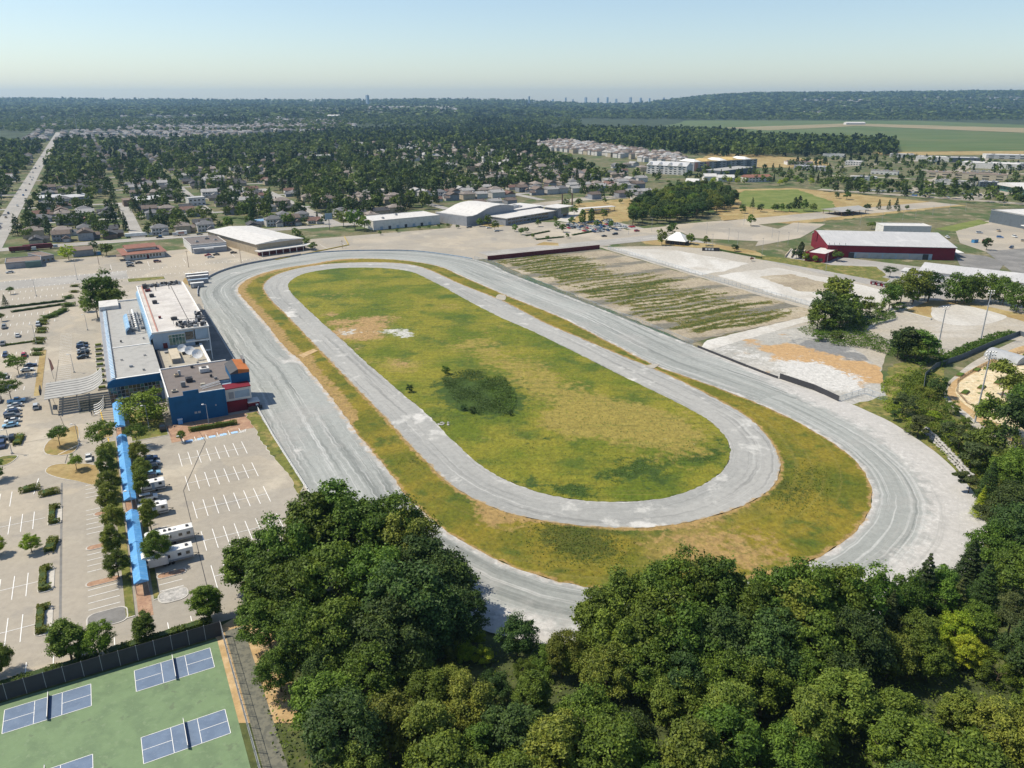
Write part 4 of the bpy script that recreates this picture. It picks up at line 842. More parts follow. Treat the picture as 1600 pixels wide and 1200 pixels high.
    part(A_, 'panel', 1.2, 2.9, .32, .39, 4.8, 7.2, 'wall_grey')
    Rs = thing('red_shed', 'small red shed with white flat top at the track fence', 'shed', (*W(35.0, 256.2), 0), TH)
    part(Rs, 'wall', 0, 3.6, 0, 4.2, 0, 2.6, 'wall_red'); part(Rs, 'roof', -.2, 3.8, -.2, 4.4, 2.6, 2.85, 'roof_white'); part(Rs, 'window', 2.3, 3.2, -.06, -.01, 1.2, 2.0, 'trim_white')
    part(Rs, 'dark_barrier', -.4, 4.2, -1.2, -.9, 0, 1.6, 'metal_dark')

    # entrance canopy of long curved white panels
    C = thing('entrance_canopy', 'white louvred canopy of long curved panels over the casino driveway', 'canopy', (*W(-26.2, 284), 0), TH)
    pf = [(0, 5.6), (10.5, 5.7), (13, 5.95), (15, 6.5), (16.8, 7.5), (18.2, 8.9)]
    for i in range(7):
        m = MB(); y0 = i * 2.65
        top = [(x, z + .18) for x, z in pf]; m.prism(pf + top[::-1], y0, y0 + 2.15); m.obj('panel', 'roof_grey', C)
    for x in (1.2, 9.5): part(C, 'beam', x, x + .3, -1.2, 19.2, 5.25, 5.58, 'metal_dark')
    part(C, 'sign_board', -1.6, -1.2, 7, 12, 5.2, 7.2, 'metal_dark')
    for (x, y) in ((1.2, 0), (1.2, 17.5), (9.5, 0), (9.5, 17.5)): part(C, 'column', x, x + .45, y, y + .45, 0, 5.25, 'concrete_wall')
    for i in range(5):
        m = MB(); y = -13 + i * 2.3; pts = [(14.2 + 3.6 * math.sin(t * R(90) / 6), 2.2 + 3.8 * (1 - math.cos(t * R(90) / 6))) for t in range(7)]
        for k in range(6): m.face([(pts[k][0], y, pts[k][1]), (pts[k][0], y + .5, pts[k][1]), (pts[k + 1][0], y + .5, pts[k + 1][1]), (pts[k + 1][0], y, pts[k + 1][1])]); m.face([(pts[k][0], y, pts[k][1] + .15), (pts[k + 1][0], y, pts[k + 1][1] + .15), (pts[k + 1][0], y + .5, pts[k + 1][1] + .15), (pts[k][0], y + .5, pts[k][1] + .15)])
        m.obj('lower_louvre', 'trim_white', C)
    F = thing('feather_banner', 'tall pink and white banner flag on a pole west of the canopy', 'flag', (*G(84, 592), 0), 0)
    MB().tube((0, 0, 0), (-.3, 0, 8.5), .07, n=6).obj('pole', 'metal_grey', F); MB().prism([(-.3, 3), (1.0, 4.2), (.5, 7.5), (-.3, 8.5)], -.03, .03).obj('banner', 'wall_pink', F)
    sheet('canopy_paving', rect(-16.8, -8.6, 280.5, 293), .045, 'patio_tiles')
    for i in range(1, 6): pass
    for i in range(9):
        b = 302 + i * 7.4
        ln = part(thing('planter_box', 'hedged terrace planter by the hall side, number %s from the canopy' % ['one', 'two', 'three', 'four', 'five', 'six', 'seven', 'eight', 'nine'][i], 'planter', (*W(-10.6, b), 0), TH, 'planters along the hall side'), 'wall', 0, 3.0, 0, 3.4, 0, .6, 'concrete_wall')
        part(ln.parent, 'hedge', .3, 2.7, .4, 1.6, .6, 1.3, 'leaf_hedge')
build_casino()

# blue roofed covered walkway
seg_lab = {0: 'short blue gabled canopy standing alone by the round tree', 1: 'long blue gabled walkway roof in the middle of the tree rows', 2: 'long blue gabled walkway roof nearest the tennis court'}
for k, (b0, b1) in enumerate(((254, 277), (200.5, 246), (159.5, 193.5))):
    t = thing('covered_walkway', seg_lab[k], 'walkway', (*W(-6.1, b0), 0), TH, 'blue walkway canopies')
    nseg = {0: 1, 1: 3, 2: 2}[k]; ls = (b1 - b0) / nseg
    for i in range(nseg):
        y0 = i * ls; zz = .05 * ((i + k) % 2)
        MB().prism([(-.2, 2.75 + zz), (2.75, 2.75 + zz), (2.75, 2.9 + zz), (1.27, 3.65 + zz), (-.2, 2.9 + zz)], y0, y0 + ls - .12 * (i < nseg - 1)).obj('roof', 'blue_metal', t)
        m = MB()
        for j in range(int(ls / 1.0)): 
            m.face([(-.2, y0 + j + .2, 2.93 + zz), (-.2, y0 + j + .26, 2.93 + zz), (1.27, y0 + j + .26, 3.68 + zz), (1.27, y0 + j + .2, 3.68 + zz)][::-1]); m.face([(1.27, y0 + j + .2, 3.68 + zz), (1.27, y0 + j + .26, 3.68 + zz), (2.75, y0 + j + .26, 2.93 + zz), (2.75, y0 + j + .2, 2.93 + zz)][::-1])
        m.obj('roof_seams', 'blue_glazing', t)
    for i in range(int((b1 - b0) / 5) + 1):
        for x in (0, 2.5): part(t, 'post', x - .05, x + .07, min(i * 5.0, b1 - b0 - .2), min(i * 5.0, b1 - b0 - .2) + .12, 0, 2.75, 'metal_grey')
sheet('walkway_paving', rect(-6.3, -3.5, 150.5, 282), .06, 'brick_paving')

# ------------------------------------------------------------------ other buildings of the neighbourhood, from surveyed front corners
def shed_building(nm, label, p0, p1, depth, h, wall, roof, rtype='flat', rise=1.5, wins=0, winmat='glass_dark', door=None, over=.4, group=None, cat='building', band=None):
    t, L_ = at_front(nm, label, cat, p0, p1, group)
    part(t, 'wall', 0, L_, 0, depth, 0, h, wall)
    if rtype == 'flat': part(t, 'roof', -.1, L_ + .1, -.1, depth + .1, h, h + .3, roof); parapet(t, -.1, L_ + .1, -.1, depth + .1, h + .3, .35, .35, wall)
    elif rtype == 'gx': gable(t, 'roof', 0, L_, 0, depth, h, h + rise, roof, 'x', over)
    elif rtype == 'gy': gable(t, 'roof', 0, L_, 0, depth, h, h + rise, roof, 'y', over)
    elif rtype == 'hip': hip(t, 'roof', 0, L_, 0, depth, h, h + rise, roof, over)
    if wins:
        st = L_ / wins; nf = max(1, int(h // 3))
        for f_ in range(nf): win_row(t, 'S', 0, st * .25, st, wins, f_ * h / nf + .9, st * .5, 1.3, winmat)
    if band: part(t, 'fascia_band', -.12, L_ + .12, -.14, -.01, h - band[1], h, band[0])
    if door: part(t, 'door', L_ * door, L_ * door + 3, -.08, -.01, 0, 3, 'metal_dark')
    return t, L_
t, L_ = shed_building('warehouse', 'cream warehouse with wide pale gabled roof beyond the far bend', (403, 399), (474, 389), 80, 7.5, 'wall_tan', 'roof_white', 'gy', 1.6, over=1.0)
part(t, 'front_canopy', -2, L_ + 6, -7, -.1, 3.2, 3.7, 'roof_white'); part(t, 'shopfront', 0, L_, -3, -.02, 0, 3.1, 'maroon')
for i in range(7): part(t, 'canopy_post', i * 5.2, i * 5.2 + .3, -6.8, -6.5, 0, 3.2, 'trim_white')
t, L_ = shed_building('long_shed', 'long white low warehouse with dock doors behind the empty lot', (583.8, 360), (687.5, 350), 31, 7.2, 'wall_white', 'roof_white', 'flat')
for i in range(7): part(t, 'dock_door', 6 + i * 7.5, 8.4 + i * 7.5, -.08, -.01, 0, 2.6, 'metal_dark' if i % 2 else 'wall_pale_blue')
rooftop(t, [(12, 8, 2, 2, 1.2, 'metal_grey'), (30, 20, 2, 2, 1.2, 'metal_grey')], 7.5)
t, L_ = at_front('restaurant', 'red-roofed restaurant with raised upper roof and row of windows', 'building', (197, 407), (258, 401))
part(t, 'wall', 0, L_, 0, 24, 0, 3.8, 'wall_white'); hip(t, 'roof', -1.5, L_ + 1, -1.5, 26, 3.8, 5.0, 'roof_red', .6); part(t, 'clerestory', 2, L_ - 4, 7, 20, 4.6, 6.4, 'wall_white'); gable(t, 'upper_roof', 2, L_ - 4, 7, 20, 6.4, 8.0, 'roof_red', 'x', 1.2)
win_row(t, 'S', 0, 3, 2, 10, 1.0, 1.2, 1.9); part(t, 'door', 13, 14.4, -.12, -.07, 0, 2.4, 'maroon'); part(t, 'awning', -5, 0, -1, 8, 3.0, 3.3, 'roof_brown')
t, L_ = shed_building('shop_building', 'white flat-roofed shop with dark stained roof and white awning', (300, 396), (355, 391), 34, 5.4, 'wall_white', 'roof_dark', 'flat', band=('wall_white', .9))
part(t, 'shopfront', 1, L_ - 1, -4, -.2, 0, 3.4, 'wall_grey'); part(t, 'shopfront_roof', .8, L_ - .8, -4.3, -.16, 3.4, 3.8, 'roof_metal'); part(t, 'awning', 8, 14, -5, -4.32, 2.7, 3.5, 'trim_white')
rooftop(t, [(5, 10, 2, 2, 1, 'metal_grey'), (13, 20, 3, 2, 1, 'unit'), (18, 12, 2, 2, .8, 'metal_grey')], 5.7)
t, L_ = shed_building('low_building', 'flat tan and green low building at the left road corner', (10, 421), (66, 416), 18, 3.6, 'wall_grey', 'roof_brown', 'flat'); part(t, 'wing', L_ * .55, L_ * .99, -2, -.02, 0, 3.9, 'wall_green')
t, L_ = shed_building('low_building', 'low brown-roofed building beside the yellow-green tree', (66, 411), (86, 408), 20, 3.8, 'wall_grey', 'roof_brown', 'flat', wins=3)
t, L_ = shed_building('low_building', 'small grey building with brown roof right of the yellow-green tree', (115, 402), (147, 399), 14, 4.2, 'wall_grey', 'roof_brown', 'gx', 1.5)
t, L_ = shed_building('small_blue_house', 'small blue-roofed shed beyond the road behind the warehouse', (402, 352), (430, 349), 10, 3, 'wall_white', 'blue_glazing', 'gx', 1.2)
# museum with curved roof
t, L_ = at_front('museum', 'modern museum with wave-shaped white roof and glass entrance end', 'building', (790, 353), (884, 337))
part(t, 'wall', 0, L_ - 16, 0, 22, 0, 6.2, 'wall_grey'); part(t, 'roof', -.6, L_ - 15, -2.2, 22, 6.2, 6.7, 'roof_white'); win_row(t, 'S', 0, 3, 5, 11, 1.2, 4.2, 1.6); win_row(t, 'S', 0, 3, 5, 11, 4.0, 4.2, 1.4)
part(t, 'entrance_hall', L_ - 16, L_ - 1, -4, 12, 0, 8.8, 'wall_grey'); part(t, 'entrance_roof', L_ - 19, L_ + 4, -6, 14, 8.8, 9.3, 'roof_white'); 
for i in range(4): part(t, 'glass_panel', L_ - 12 + i * 2.6, L_ - 9.5 + i * 2.6, -4.15, -4.02, 3.2, 8.4, 'glass_green')
part(t, 'entrance_door', L_ - 9, L_ - 4, -4.2, -4.02, 0, 2.8, 'glass_dark')
wv = [(-24, 8.2), (-18, 7.8), (-12, 8.6), (-6, 10.4), (0, 12.2), (8, 13.6), (18, 14.0), (28, 13.0), (36, 11.4)]
MB().prism([(x, z + .5) for x, z in wv[::-1]] + wv, 22.1, 62).obj('wave_roof', 'roof_white', t); MB().prism([(36, 0)] + wv[::-1] + [(-24, 0)], 22.8, 61).obj('hall_wall', 'wall_grey', t)
part(t, 'rear_wing', 36.5, L_ - 6, 22.5, 52, 0, 7.6, 'wall_grey'); part(t, 'rear_roof', 36.5, L_ - 5, 22.3, 52.5, 7.6, 8.0, 'roof_white'); rooftop(t, [(39, 28, 5, 4, 2.4, 'roof_metal'), (46, 30, 5, 6, 2.4, 'roof_metal'), (44, 40, 4, 4, 2, 'metal_grey'), (52, 30, 4, 4, 1.5, 'roof_white')], 8.0)
t, L_ = at_front('picnic_shelter', 'flat-roofed open shelter beside the museum lawn', 'shelter', (910, 334), (962, 330))
part(t, 'roof', 0, L_, 0, 8, 4.2, 4.6, 'roof_white'); part(t, 'tent_roof', 2, 26, -9, -2, 3.2, 3.7, 'roof_black')
for i in range(6): part(t, 'post', i * L_ / 5.2, i * L_ / 5.2 + .3, .3, .6, 0, 4.2, 'wall_brown')
for i in range(4): part(t, 'post', 3 + i * 7, 3.3 + i * 7, -8.8, -8.5, 0, 3.2, 'wall_brown')
# white peaked tent pavilion
t, L_ = at_front('pavilion', 'square pavilion with white pyramid roof beside the lot', 'pavilion', (1039, 381), (1069, 384))
part(t, 'wall', .4, L_ - .4, .4, 11, 0, 3.0, 'metal_dark'); hip(t, 'roof', 0, L_, 0, 12, 3.0, 8.4, 'canvas', 1.2)
for i in range(5): part(t, 'column', i * (L_ - .4) / 4, i * (L_ - .4) / 4 + .35, .02, .36, 0, 3.0, 'wall_brown')
# red arena
t, L_ = at_front('red_arena', 'long dark red arena with pale grey metal roof and shutter doors', 'building', (1291, 402), (1490, 407))
MB().prism([(0, 0), (46, 0), (46, 8.6), (35, 12.6), (0, 8.4)], 0, L_, 'x').obj('wall', 'wall_red', t)
MB().prism([(-.8, 8.35), (35, 12.62), (46.8, 8.5), (46.8, 8.8), (35, 13.0), (-.8, 8.65)], -.3, L_ + .6, 'x').obj('roof', 'arena_roof', t)
part(t, 'door_band', 15, L_ - 14, -.14, -.02, 0, 3.9, 'wall_pale_blue')
for i in range(5): part(t, 'roller_door', 19.4 + i * 8.6, 27.2 + i * 8.6, -.24, -.15, .1, 3.6, 'metal_grey')
for x in (14.2, L_ - 20): part(t, 'doorway', x, x + 3.6, -.26, -.16, 0, 3.7, 'metal_dark')
for x in (.8, 4, 7.2, 11.2): MB().tube((x, -.4, 8.4), (x, -.4, 10.2), .12, n=5).obj('vent_pipe', 'metal_dark', t)
part(t, 'gable_sign', -.5, -.02, 30, 40, 6, 12.2, 'wall_red')
MB().box(L_ + .7, L_ + 10, 10, 30, 3.2, 3.5).obj('side_canopy', 'canvas', t)
t, L_ = at_front('arena_entrance', 'red entrance block with white flat roof at the left end of the arena', 'building', (1257, 407), (1288, 411))
part(t, 'wall', 0, L_, 0, 26, 0, 5.0, 'wall_red'); part(t, 'roof', 1, L_ - .5, .6, 25.4, 5.0, 5.3, 'roof_white'); parapet(t, 0, L_, 0, 26, 5.0, .9, .5, 'wall_red')
for i in range(3): part(t, 'window', 1.2 + i * 4, 3.8 + i * 4, -.08, -.01, .8, 2.8, 'glass_dark')
t, L_ = at_front('entrance_steps', 'broad pale concrete steps with timber strips left of the red arena', 'steps', (1226, 402), (1250, 404))
for i in range(8): part(t, 'step', 0, L_, i * 3.6, i * 3.6 + 3.55, 0, .12 + i * .14, 'concrete')
for x in (0, L_ * .4, L_ - .5): part(t, 'side_wall', x, x + .5, -.2, 29, 0, 1.5, 'wall_cream')
t, L_ = at_front('grey_shed', 'long grey-roofed shed in front of the arena right end', 'building', (1434, 436), (1640, 462))
part(t, 'wall', 0, L_, 0, 26, 0, 5.2, 'wall_white'); gable(t, 'roof', 0, L_, 0, 26, 5.2, 8.0, 'arena_roof', 'x', .6)
for i in range(4): part(t, 'roller_door', 9 + i * 15, 14 + i * 15, -.1, -.01, 0, 3.6, 'metal_grey')
t, L_ = shed_building('small_shed', 'small grey-roofed hut left of the long grey shed', (1407, 430), (1430, 434), 9, 2.8, 'wall_white', 'arena_roof', 'gx', 1.3)
t, L_ = shed_building('sports_arena', 'large dark grey arena with white roof at the right edge', (1545, 347), (1640, 366), 60, 10.5, 'wall_darkgrey', 'roof_white', 'flat')
part(t, 'porch', 40, 58, -4, -.1, 3, 3.6, 'trim_white')
t, L_ = at_front('picnic_shelter', 'open timber picnic shelter with grey roof in the park', 'shelter', (1315, 338), (1355, 334))
gable(t, 'roof', -1, L_, 0, 22, 4.0, 6.4, 'roof_grey', 'x', .8)
for i in range(5):
    for y in (.5, 21): part(t, 'post', i * (L_ - 2) / 4, i * (L_ - 2) / 4 + .4, y, y + .4, 0, 4.0, 'timber')
part(t, 'table_block', 4, L_ - 5, 8, 12, 0, 1.0, 'timber')
t, L_ = shed_building('annex_hall', 'white roof showing just behind the red arena', (1378, 372), (1452, 373), 16, 9, 'wall_white', 'roof_white', 'flat')
# apartments and school farther off
t, L_ = shed_building('apartment_block', 'white four-storey apartment block with pale grey gabled roof', (1010, 271), (1072, 274), 28, 12, 'wall_white', 'roof_metal', 'gx', 5, wins=9)
for i in range(4): MB().prism([(i * L_ / 4 + 1, 12), (i * L_ / 4 + 9, 12), (i * L_ / 4 + 5, 16.5)], -1.2, 8).obj('gable_front', 'wall_white', t)
t, L_ = shed_building('apartment_block', 'apartment block under construction with bare golden roof decks', (1084, 268), (1182, 262), 40, 13, 'wall_grey', 'gold_roof', 'flat', wins=14)
for i in range(6): part(t, 'wall_bay', i * L_ / 6 + 1, i * L_ / 6 + 7, -1.2, -.02, 0, 12.6, 'wall_pink' if i < 2 else 'wall_darkgrey'); 
for i in range(5): hip(t, 'roof_deck', i * L_ / 5 + 1, i * L_ / 5 + 15, 2, 34, 13.6, 17, 'gold_roof' if i % 2 else 'canvas', .4)
t, L_ = shed_building('construction_block', 'grey concrete frame with blue panel right of the golden roofed flats', (1128, 277), (1180, 270), 30, 8, 'wall_darkgrey', 'roof_grey', 'flat'); part(t, 'blue_panel', 1, 8, -.2, -.02, 1, 6, 'blue_glazing')
t, L_ = shed_building('townhouse_row', 'low white townhouses with red roofs by the park trees', (1165, 285), (1205, 284), 14, 6, 'wall_white', 'roof_red', 'gx', 3, wins=8)
for (p0, p1, lb) in (((1100, 282), (1120, 282), 'white peaked house left of the lime street trees'), ((1122, 284), (1148, 284), 'white peaked house pair above the lime street trees'), ((1070, 290), (1090, 291), 'small white roofed house behind the park grove')):
    shed_building('house', lb, p0, p1, 12, 5, 'wall_white', 'roof_white', 'gx', 3.5)
t, L_ = shed_building('school', 'long white two-storey school with brown end in the far trees', (488, 254), (518, 253), 18, 11, 'wall_white', 'roof_white', 'flat', wins=6); part(t, 'brown_wing', -14, -.05, 0, 14, 0, 9.5, 'wall_brown'); part(t, 'white_wing', -22, -14.1, -3, 10, 0, 9, 'wall_white')
shed_building('low_building', 'long low grey-roofed block left among the houses', (60, 316), (97, 314), 22, 4, 'wall_grey', 'roof_metal', 'gx', 2); shed_building('low_building', 'second long grey-roofed block among the left houses', (99, 316), (140, 312), 22, 4, 'wall_grey', 'roof_metal', 'gx', 2)
t, L_ = shed_building('church_hall', 'cream hall with flat and sloped roofs beside the dry field', (210, 323), (260, 320), 26, 6, 'wall_cream', 'roof_metal', 'gx', 2.5, wins=5); part(t, 'brown_wing', -9, -.05, 4, 24, 0, 6.5, 'roof_brown')
t, L_ = shed_building('house', 'tall white two-storey house beside the dry field', (296, 322), (322, 320), 12, 7.5, 'wall_white', 'roof_metal', 'flat', wins=4)
# commercial district on the right
rd = random.Random(11)
com = [((1446, 277), (1572, 283), 26, 7, 'wall_cream', 'roof_brown', 'long two-storey cream building with brown roof units'), ((1500, 262), (1590, 266), 40, 8, 'wall_white', 'roof_white', 'big white warehouse beyond the cream building'), ((1430, 252), (1482, 254), 30, 8, 'wall_white', 'roof_white', 'white warehouse with blue sign beyond the trees'),
       ((1482, 254), (1530, 255), 30, 8, 'wall_darkgrey', 'roof_metal', 'dark grey warehouse with pale roof'), ((1390, 246), (1428, 247), 20, 6, 'wall_white', 'roof_white', 'low white depot at the field edge'), ((1540, 248), (1640, 250), 30, 7, 'wall_white', 'roof_white', 'white depot beside the farmland at the right edge'),
       ((1320, 258), (1345, 259), 20, 6, 'wall_white', 'roof_white', 'white building half hidden left of the warehouses'), ((1530, 292), (1560, 293), 14, 6, 'wall_darkgrey', 'roof_metal', 'dark shop row left of the glass-fronted building'), ((1460, 288), (1525, 291), 14, 5, 'wall_white', 'roof_grey', 'long shop row with white canopies'),
       ((1240, 265), (1290, 268), 16, 6, 'wall_grey', 'roof_metal', 'grey low building above the lime street trees'), ((1230, 258), (1270, 258), 18, 5, 'wall_white', 'roof_red', 'pinkish-roofed low building beside the meadow'), ((1360, 272), (1402, 274), 12, 5, 'wall_white', 'roof_brown', 'small brown-roofed shop with red front'),
       ((1515, 275), (1550, 276), 16, 6, 'wall_cream', 'roof_tan', 'tan shop with cream parapet'), ((1285, 245), (1320, 246), 14, 5, 'wall_white', 'roof_white', 'white farm building at the wood edge'), ((1330, 282), (1370, 283), 12, 5, 'wall_white', 'roof_white', 'white-roofed cabin row beyond the park'), ((1570, 262), (1620, 264), 24, 7, 'wall_grey', 'roof_metal', 'grey warehouse at far right')]
for (p0, p1, dp, h_, wl_, rf_, lb) in com:
    t, L_ = shed_building('warehouse', lb, p0, p1, dp, h_, wl_, rf_, 'flat', wins=6 if h_ < 7.5 else 0, group='commercial buildings on the right')
    rooftop(t, [(rd.uniform(2, L_ - 4), rd.uniform(2, dp - 4), 2.5, 2.5, 1.4, 'metal_grey') for _ in range(6)], h_ + .3)
t, L_ = at_front('glass_building', 'building with arched white roof and green glass wall', 'building', (1560, 298), (1602, 306))
part(t, 'wall', 0, L_, .3, 30, 0, 7, 'wall_grey'); wv = [(0, 9), (8, 10.4), (16, 10.6), (24, 9.8), (L_ + 4, 7)]
MB().prism([(0, 7)] + [(L_, 7)] + wv[::-1], -3, 30).obj('roof', 'roof_white', t)
for i in range(8): part(t, 'glass_panel', .3 + i * L_ / 8, (i + .9) * L_ / 8, -.02, .28, .4, 6.9, 'glass_green')
# long site hoardings, fences round the lots
m = at_front('site_hoarding', 'long maroon hoarding along the far end of the weedy lot', 'fence', (762, 407), (937, 389))
nb = int(m[1] / 3)
for i in range(nb): part(m[0], 'panel', i * m[1] / nb, (i + .97) * m[1] / nb, 0, .25, 0, 3.0, 'maroon')
# ------------------------------------------------------------------ painted markings
def lines(name, segs, z=.08, wd=.16, mat='white_paint'):
    m = MB()
    for (a0, b0, a1, b1) in segs:
        p = W(a0, b0); q = W(a1, b1); d = math.hypot(q[0] - p[0], q[1] - p[1]); nx, ny = -(q[1] - p[1]) / d * wd / 2, (q[0] - p[0]) / d * wd / 2
        m.face([(p[0] - nx, p[1] - ny, z), (q[0] - nx, q[1] - ny, z), (q[0] + nx, q[1] + ny, z), (p[0] + nx, p[1] + ny, z)][::1])
    o = m.obj(name, mat); o['kind'] = 'structure'; return o
def comb(a0, a1, b, hl, step=2.62, spine=True, skip=None):
    S = []; n = int(round((a1 - a0) / step))
    for i in range(n + 1):
        a = a0 + i * step
        if skip and skip(a): continue
        S.append((a, b - hl, a, b + hl))
    return S
seg = []; spn = []
for b, a0 in ((225.8, 9.6), (209, 9.6), (192.4, 9.6), (175.5, 9.6), (158.8, 9.6)):
    seg += comb(a0, a0 + 18.4, b, 4.9); spn.append((a0, b, a0 + 18.4, b))
for b, a1 in ((206.3, -24.6), (190.5, -24.6), (175.3, -24.6), (158.6, -24.8)):
    if b != 190.5: seg += comb(a1 - 19 * 2.62, a1 - 2.6, b, 4.9); spn.append((a1 - 19 * 2.62, b, a1, b))
seg += comb(-75, -34, 222, 4.6)
for i in range(34):
    b = 158.5 + i * 2.6
    if i not in (4, 5, 11, 12, 19, 20, 27): seg.append((-15.4, b, -9.4, b))
    if i not in (3, 4, 12, 13): seg.append((-1.6, b, 3.2, b))
for b in (496, 478, 462, 438, 420, 403, 385, 368, 352, 335, 318): seg += comb(-150, -23 - (504 - b) * .06, b, 2.4 if b > 400 else 2.2)
for i in range(33): seg.append((-24 + 0, 308 + i * 2.6, -19.4, 308 + i * 2.6))
seg += [(x, 142.8, x, 146.4) for x in (-26, -21.5, -16.6, -11, -6.2, -1.2, 3.2, 6.5)]
for k in range(7): seg.append((62 + k * 16, 545, 62 + k * 16, 566)); 
for k in range(3): seg.append((2 + k * 22, 538, 2 + k * 22, 556))
for k in range(60): seg.append((-60 + k * 2.6, 528, -60 + k * 2.6, 531.5))
for k in range(50): seg.append((-60 + k * 2.6, 506.5, -60 + k * 2.6, 509))
lines('parking_lines', seg); lines('parking_spine_lines', spn, .086, .14)
lines('accessible_bay_lines', [(12 + i * 3.4, 237.6, 12 + i * 3.4, 241.6) for i in range(6)] + [(14.6 + i * 6.8 + .5 * k, 237.8, 15.4 + i * 6.8 + .5 * k, 238.6 + .4 * k) for i in range(3) for k in range(5)])
lines('accessible_bay_pads', [(12.6 + i * 3.4, 239, 14.6 + i * 3.4, 239) for i in range(5)] + [(-1.5, 238.2, .8, 238.2)], .085, 1.6, 'blue_paint')
lines('yellow_kerb_line', [(-10.4, 281, -8.4, 246)], .09, .35, 'yellow_paint')
lines('drive_lines', [(-27, 232, -27.8, 222), (-22.5, 247, -16, 253), (233, 472, 388, 472)], .13, .2)
lines('road_centre_line', [(-900, 652.4, 330, 652.4)], .15, .3, 'yellow_paint'); lines('drain_joint', [(-20.5, 151, -21.2, 226)], .05, .5, 'dark_asphalt')
ot = MB()   # tar seams in the lots
for (P) in ([(16, 262), (18, 236), (8.2, 205), (7.6, 150)], [(-21.5, 230), (-19, 255), (-25, 300), (-24, 350)], [(-45, 262), (-24, 262)], [(8, 262), (9, 245)]):
    for a, b in zip(P, P[1:]):
        p, q = W(*a), W(*b); d = math.hypot(q[0] - p[0], q[1] - p[1]); nx, ny = -(q[1] - p[1]) / d * .06, (q[0] - p[0]) / d * .06
        ot.face([(p[0] - nx, p[1] - ny, .1), (q[0] - nx, q[1] - ny, .1), (q[0] + nx, q[1] + ny, .1), (p[0] + nx, p[1] + ny, .1)])
ot.obj('tar_seams', 'metal_dark')['kind'] = 'structure'

# ------------------------------------------------------------------ kerbed islands and hedges
def island(name, P, mat, z=.14, label='kerb'):
    sheet(name, P, z, mat, kind='structure')
    m = MB(); n = len(P); cx = sum(p[0] for p in P) / n; cy = sum(p[1] for p in P) / n
    O_ = [(p[0] + (p[0] - cx) / (math.hypot(p[0] - cx, p[1] - cy) + 1e-6) * .28, p[1] + (p[1] - cy) / (math.hypot(p[0] - cx, p[1] - cy) + 1e-6) * .28) for p in P]
    for i in range(n):
        j = (i + 1) % n
        m.face([(*P[i], z + .03), (*P[j], z + .03), (*O_[j], z + .03), (*O_[i], z + .03)][::-1]); m.face([(*O_[i], 0), (*O_[j], 0), (*O_[j], z + .03), (*O_[i], z + .03)])
    o = m.obj('kerb', 'concrete'); o['kind'] = 'structure'
HN = {}
def hedge(P, h, w_, label, leaf='hedge', group=None, nm='hedge', dens=26):
    """clipped hedge along the polyline P (world)"""
    t = thing(nm, label, 'hedge', (P[0][0], P[0][1], .1), 0, group); m = MB(); pts = []; nr = []
    for a, b in zip(P, P[1:]):
        d = math.hypot(b[0] - a[0], b[1] - a[1]); ux, uy = (b[0] - a[0]) / d, (b[1] - a[1]) / d; ang = math.atan2(uy, ux); ox, oy = a[0] - P[0][0], a[1] - P[0][1]
        n = int(dens * (d + w_) * (w_ + 2 * h)); n = min(n, 3500)
        u = rng.uniform(-w_ / 2, d + w_ / 2, n); s = rng.uniform(-1, 1, n) * (w_ / 2 + h); hm = h * (.88 + .12 * np.sin(u * 1.3 + a[0]) + rng.normal(0, .04, n))
        side = np.abs(s) > w_ / 2; y = np.clip(s, -w_ / 2, w_ / 2) * (1 + .06 * np.sin(u * 2.1)); z = np.where(side, hm - (np.abs(s) - w_ / 2), hm)
        pts.append(np.stack([ox + ux * u - uy * y, oy + uy * u + ux * y, np.maximum(z, .03)], 1)); nr.append(np.stack([-uy * np.sign(s) * side, ux * np.sign(s) * side, 1.0 - .8 * side], 1))
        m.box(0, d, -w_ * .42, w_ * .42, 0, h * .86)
        k = len(m.v) - 8; ca, sa = math.cos(ang), math.sin(ang)
        for q in range(k, k + 8): X, Y, Z = m.v[q]; m.v[q] = (ox + X * ca - Y * sa, oy + X * sa + Y * ca, Z)
    V, Q = leaf_cards(np.concatenate(pts), np.concatenate(nr), .19, jit=.45)
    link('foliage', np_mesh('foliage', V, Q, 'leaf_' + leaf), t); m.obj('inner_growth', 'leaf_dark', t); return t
def isl_rect(a0, a1, b0, b1, r=1.0):
    P = []
    for (ca, cb, s) in ((a1 - r, b0 + r, -90), (a1 - r, b1 - r, 0), (a0 + r, b1 - r, 90), (a0 + r, b0 + r, 180)):
        for k in range(5): t = R(s + k * 22.5); P.append(W(ca + r * math.cos(t), cb + r * math.sin(t)))
    return P
for (px, py, lb) in ((84, 806, 'bracket-shaped clipped hedge on the island below the two round hedges'), (70, 906, 'bracket-shaped clipped hedge on the island right of the small round tree'), (66, 970, 'bracket-shaped clipped hedge on the island nearest the corner trees')):
    a, b = GAB(px, py); island('planting_island', isl_rect(a - 1.2, a + 1.8, b - 5.2, b + 5.2, 1.3), 'concrete', .12)
    hedge([W(a + .9, b + 4.2), W(a - .3, b + 4.3), W(a - .3, b - 4.2), W(a + .9, b - 4.2)], 1.1, 1.3, lb, group='island hedges in the west lot')
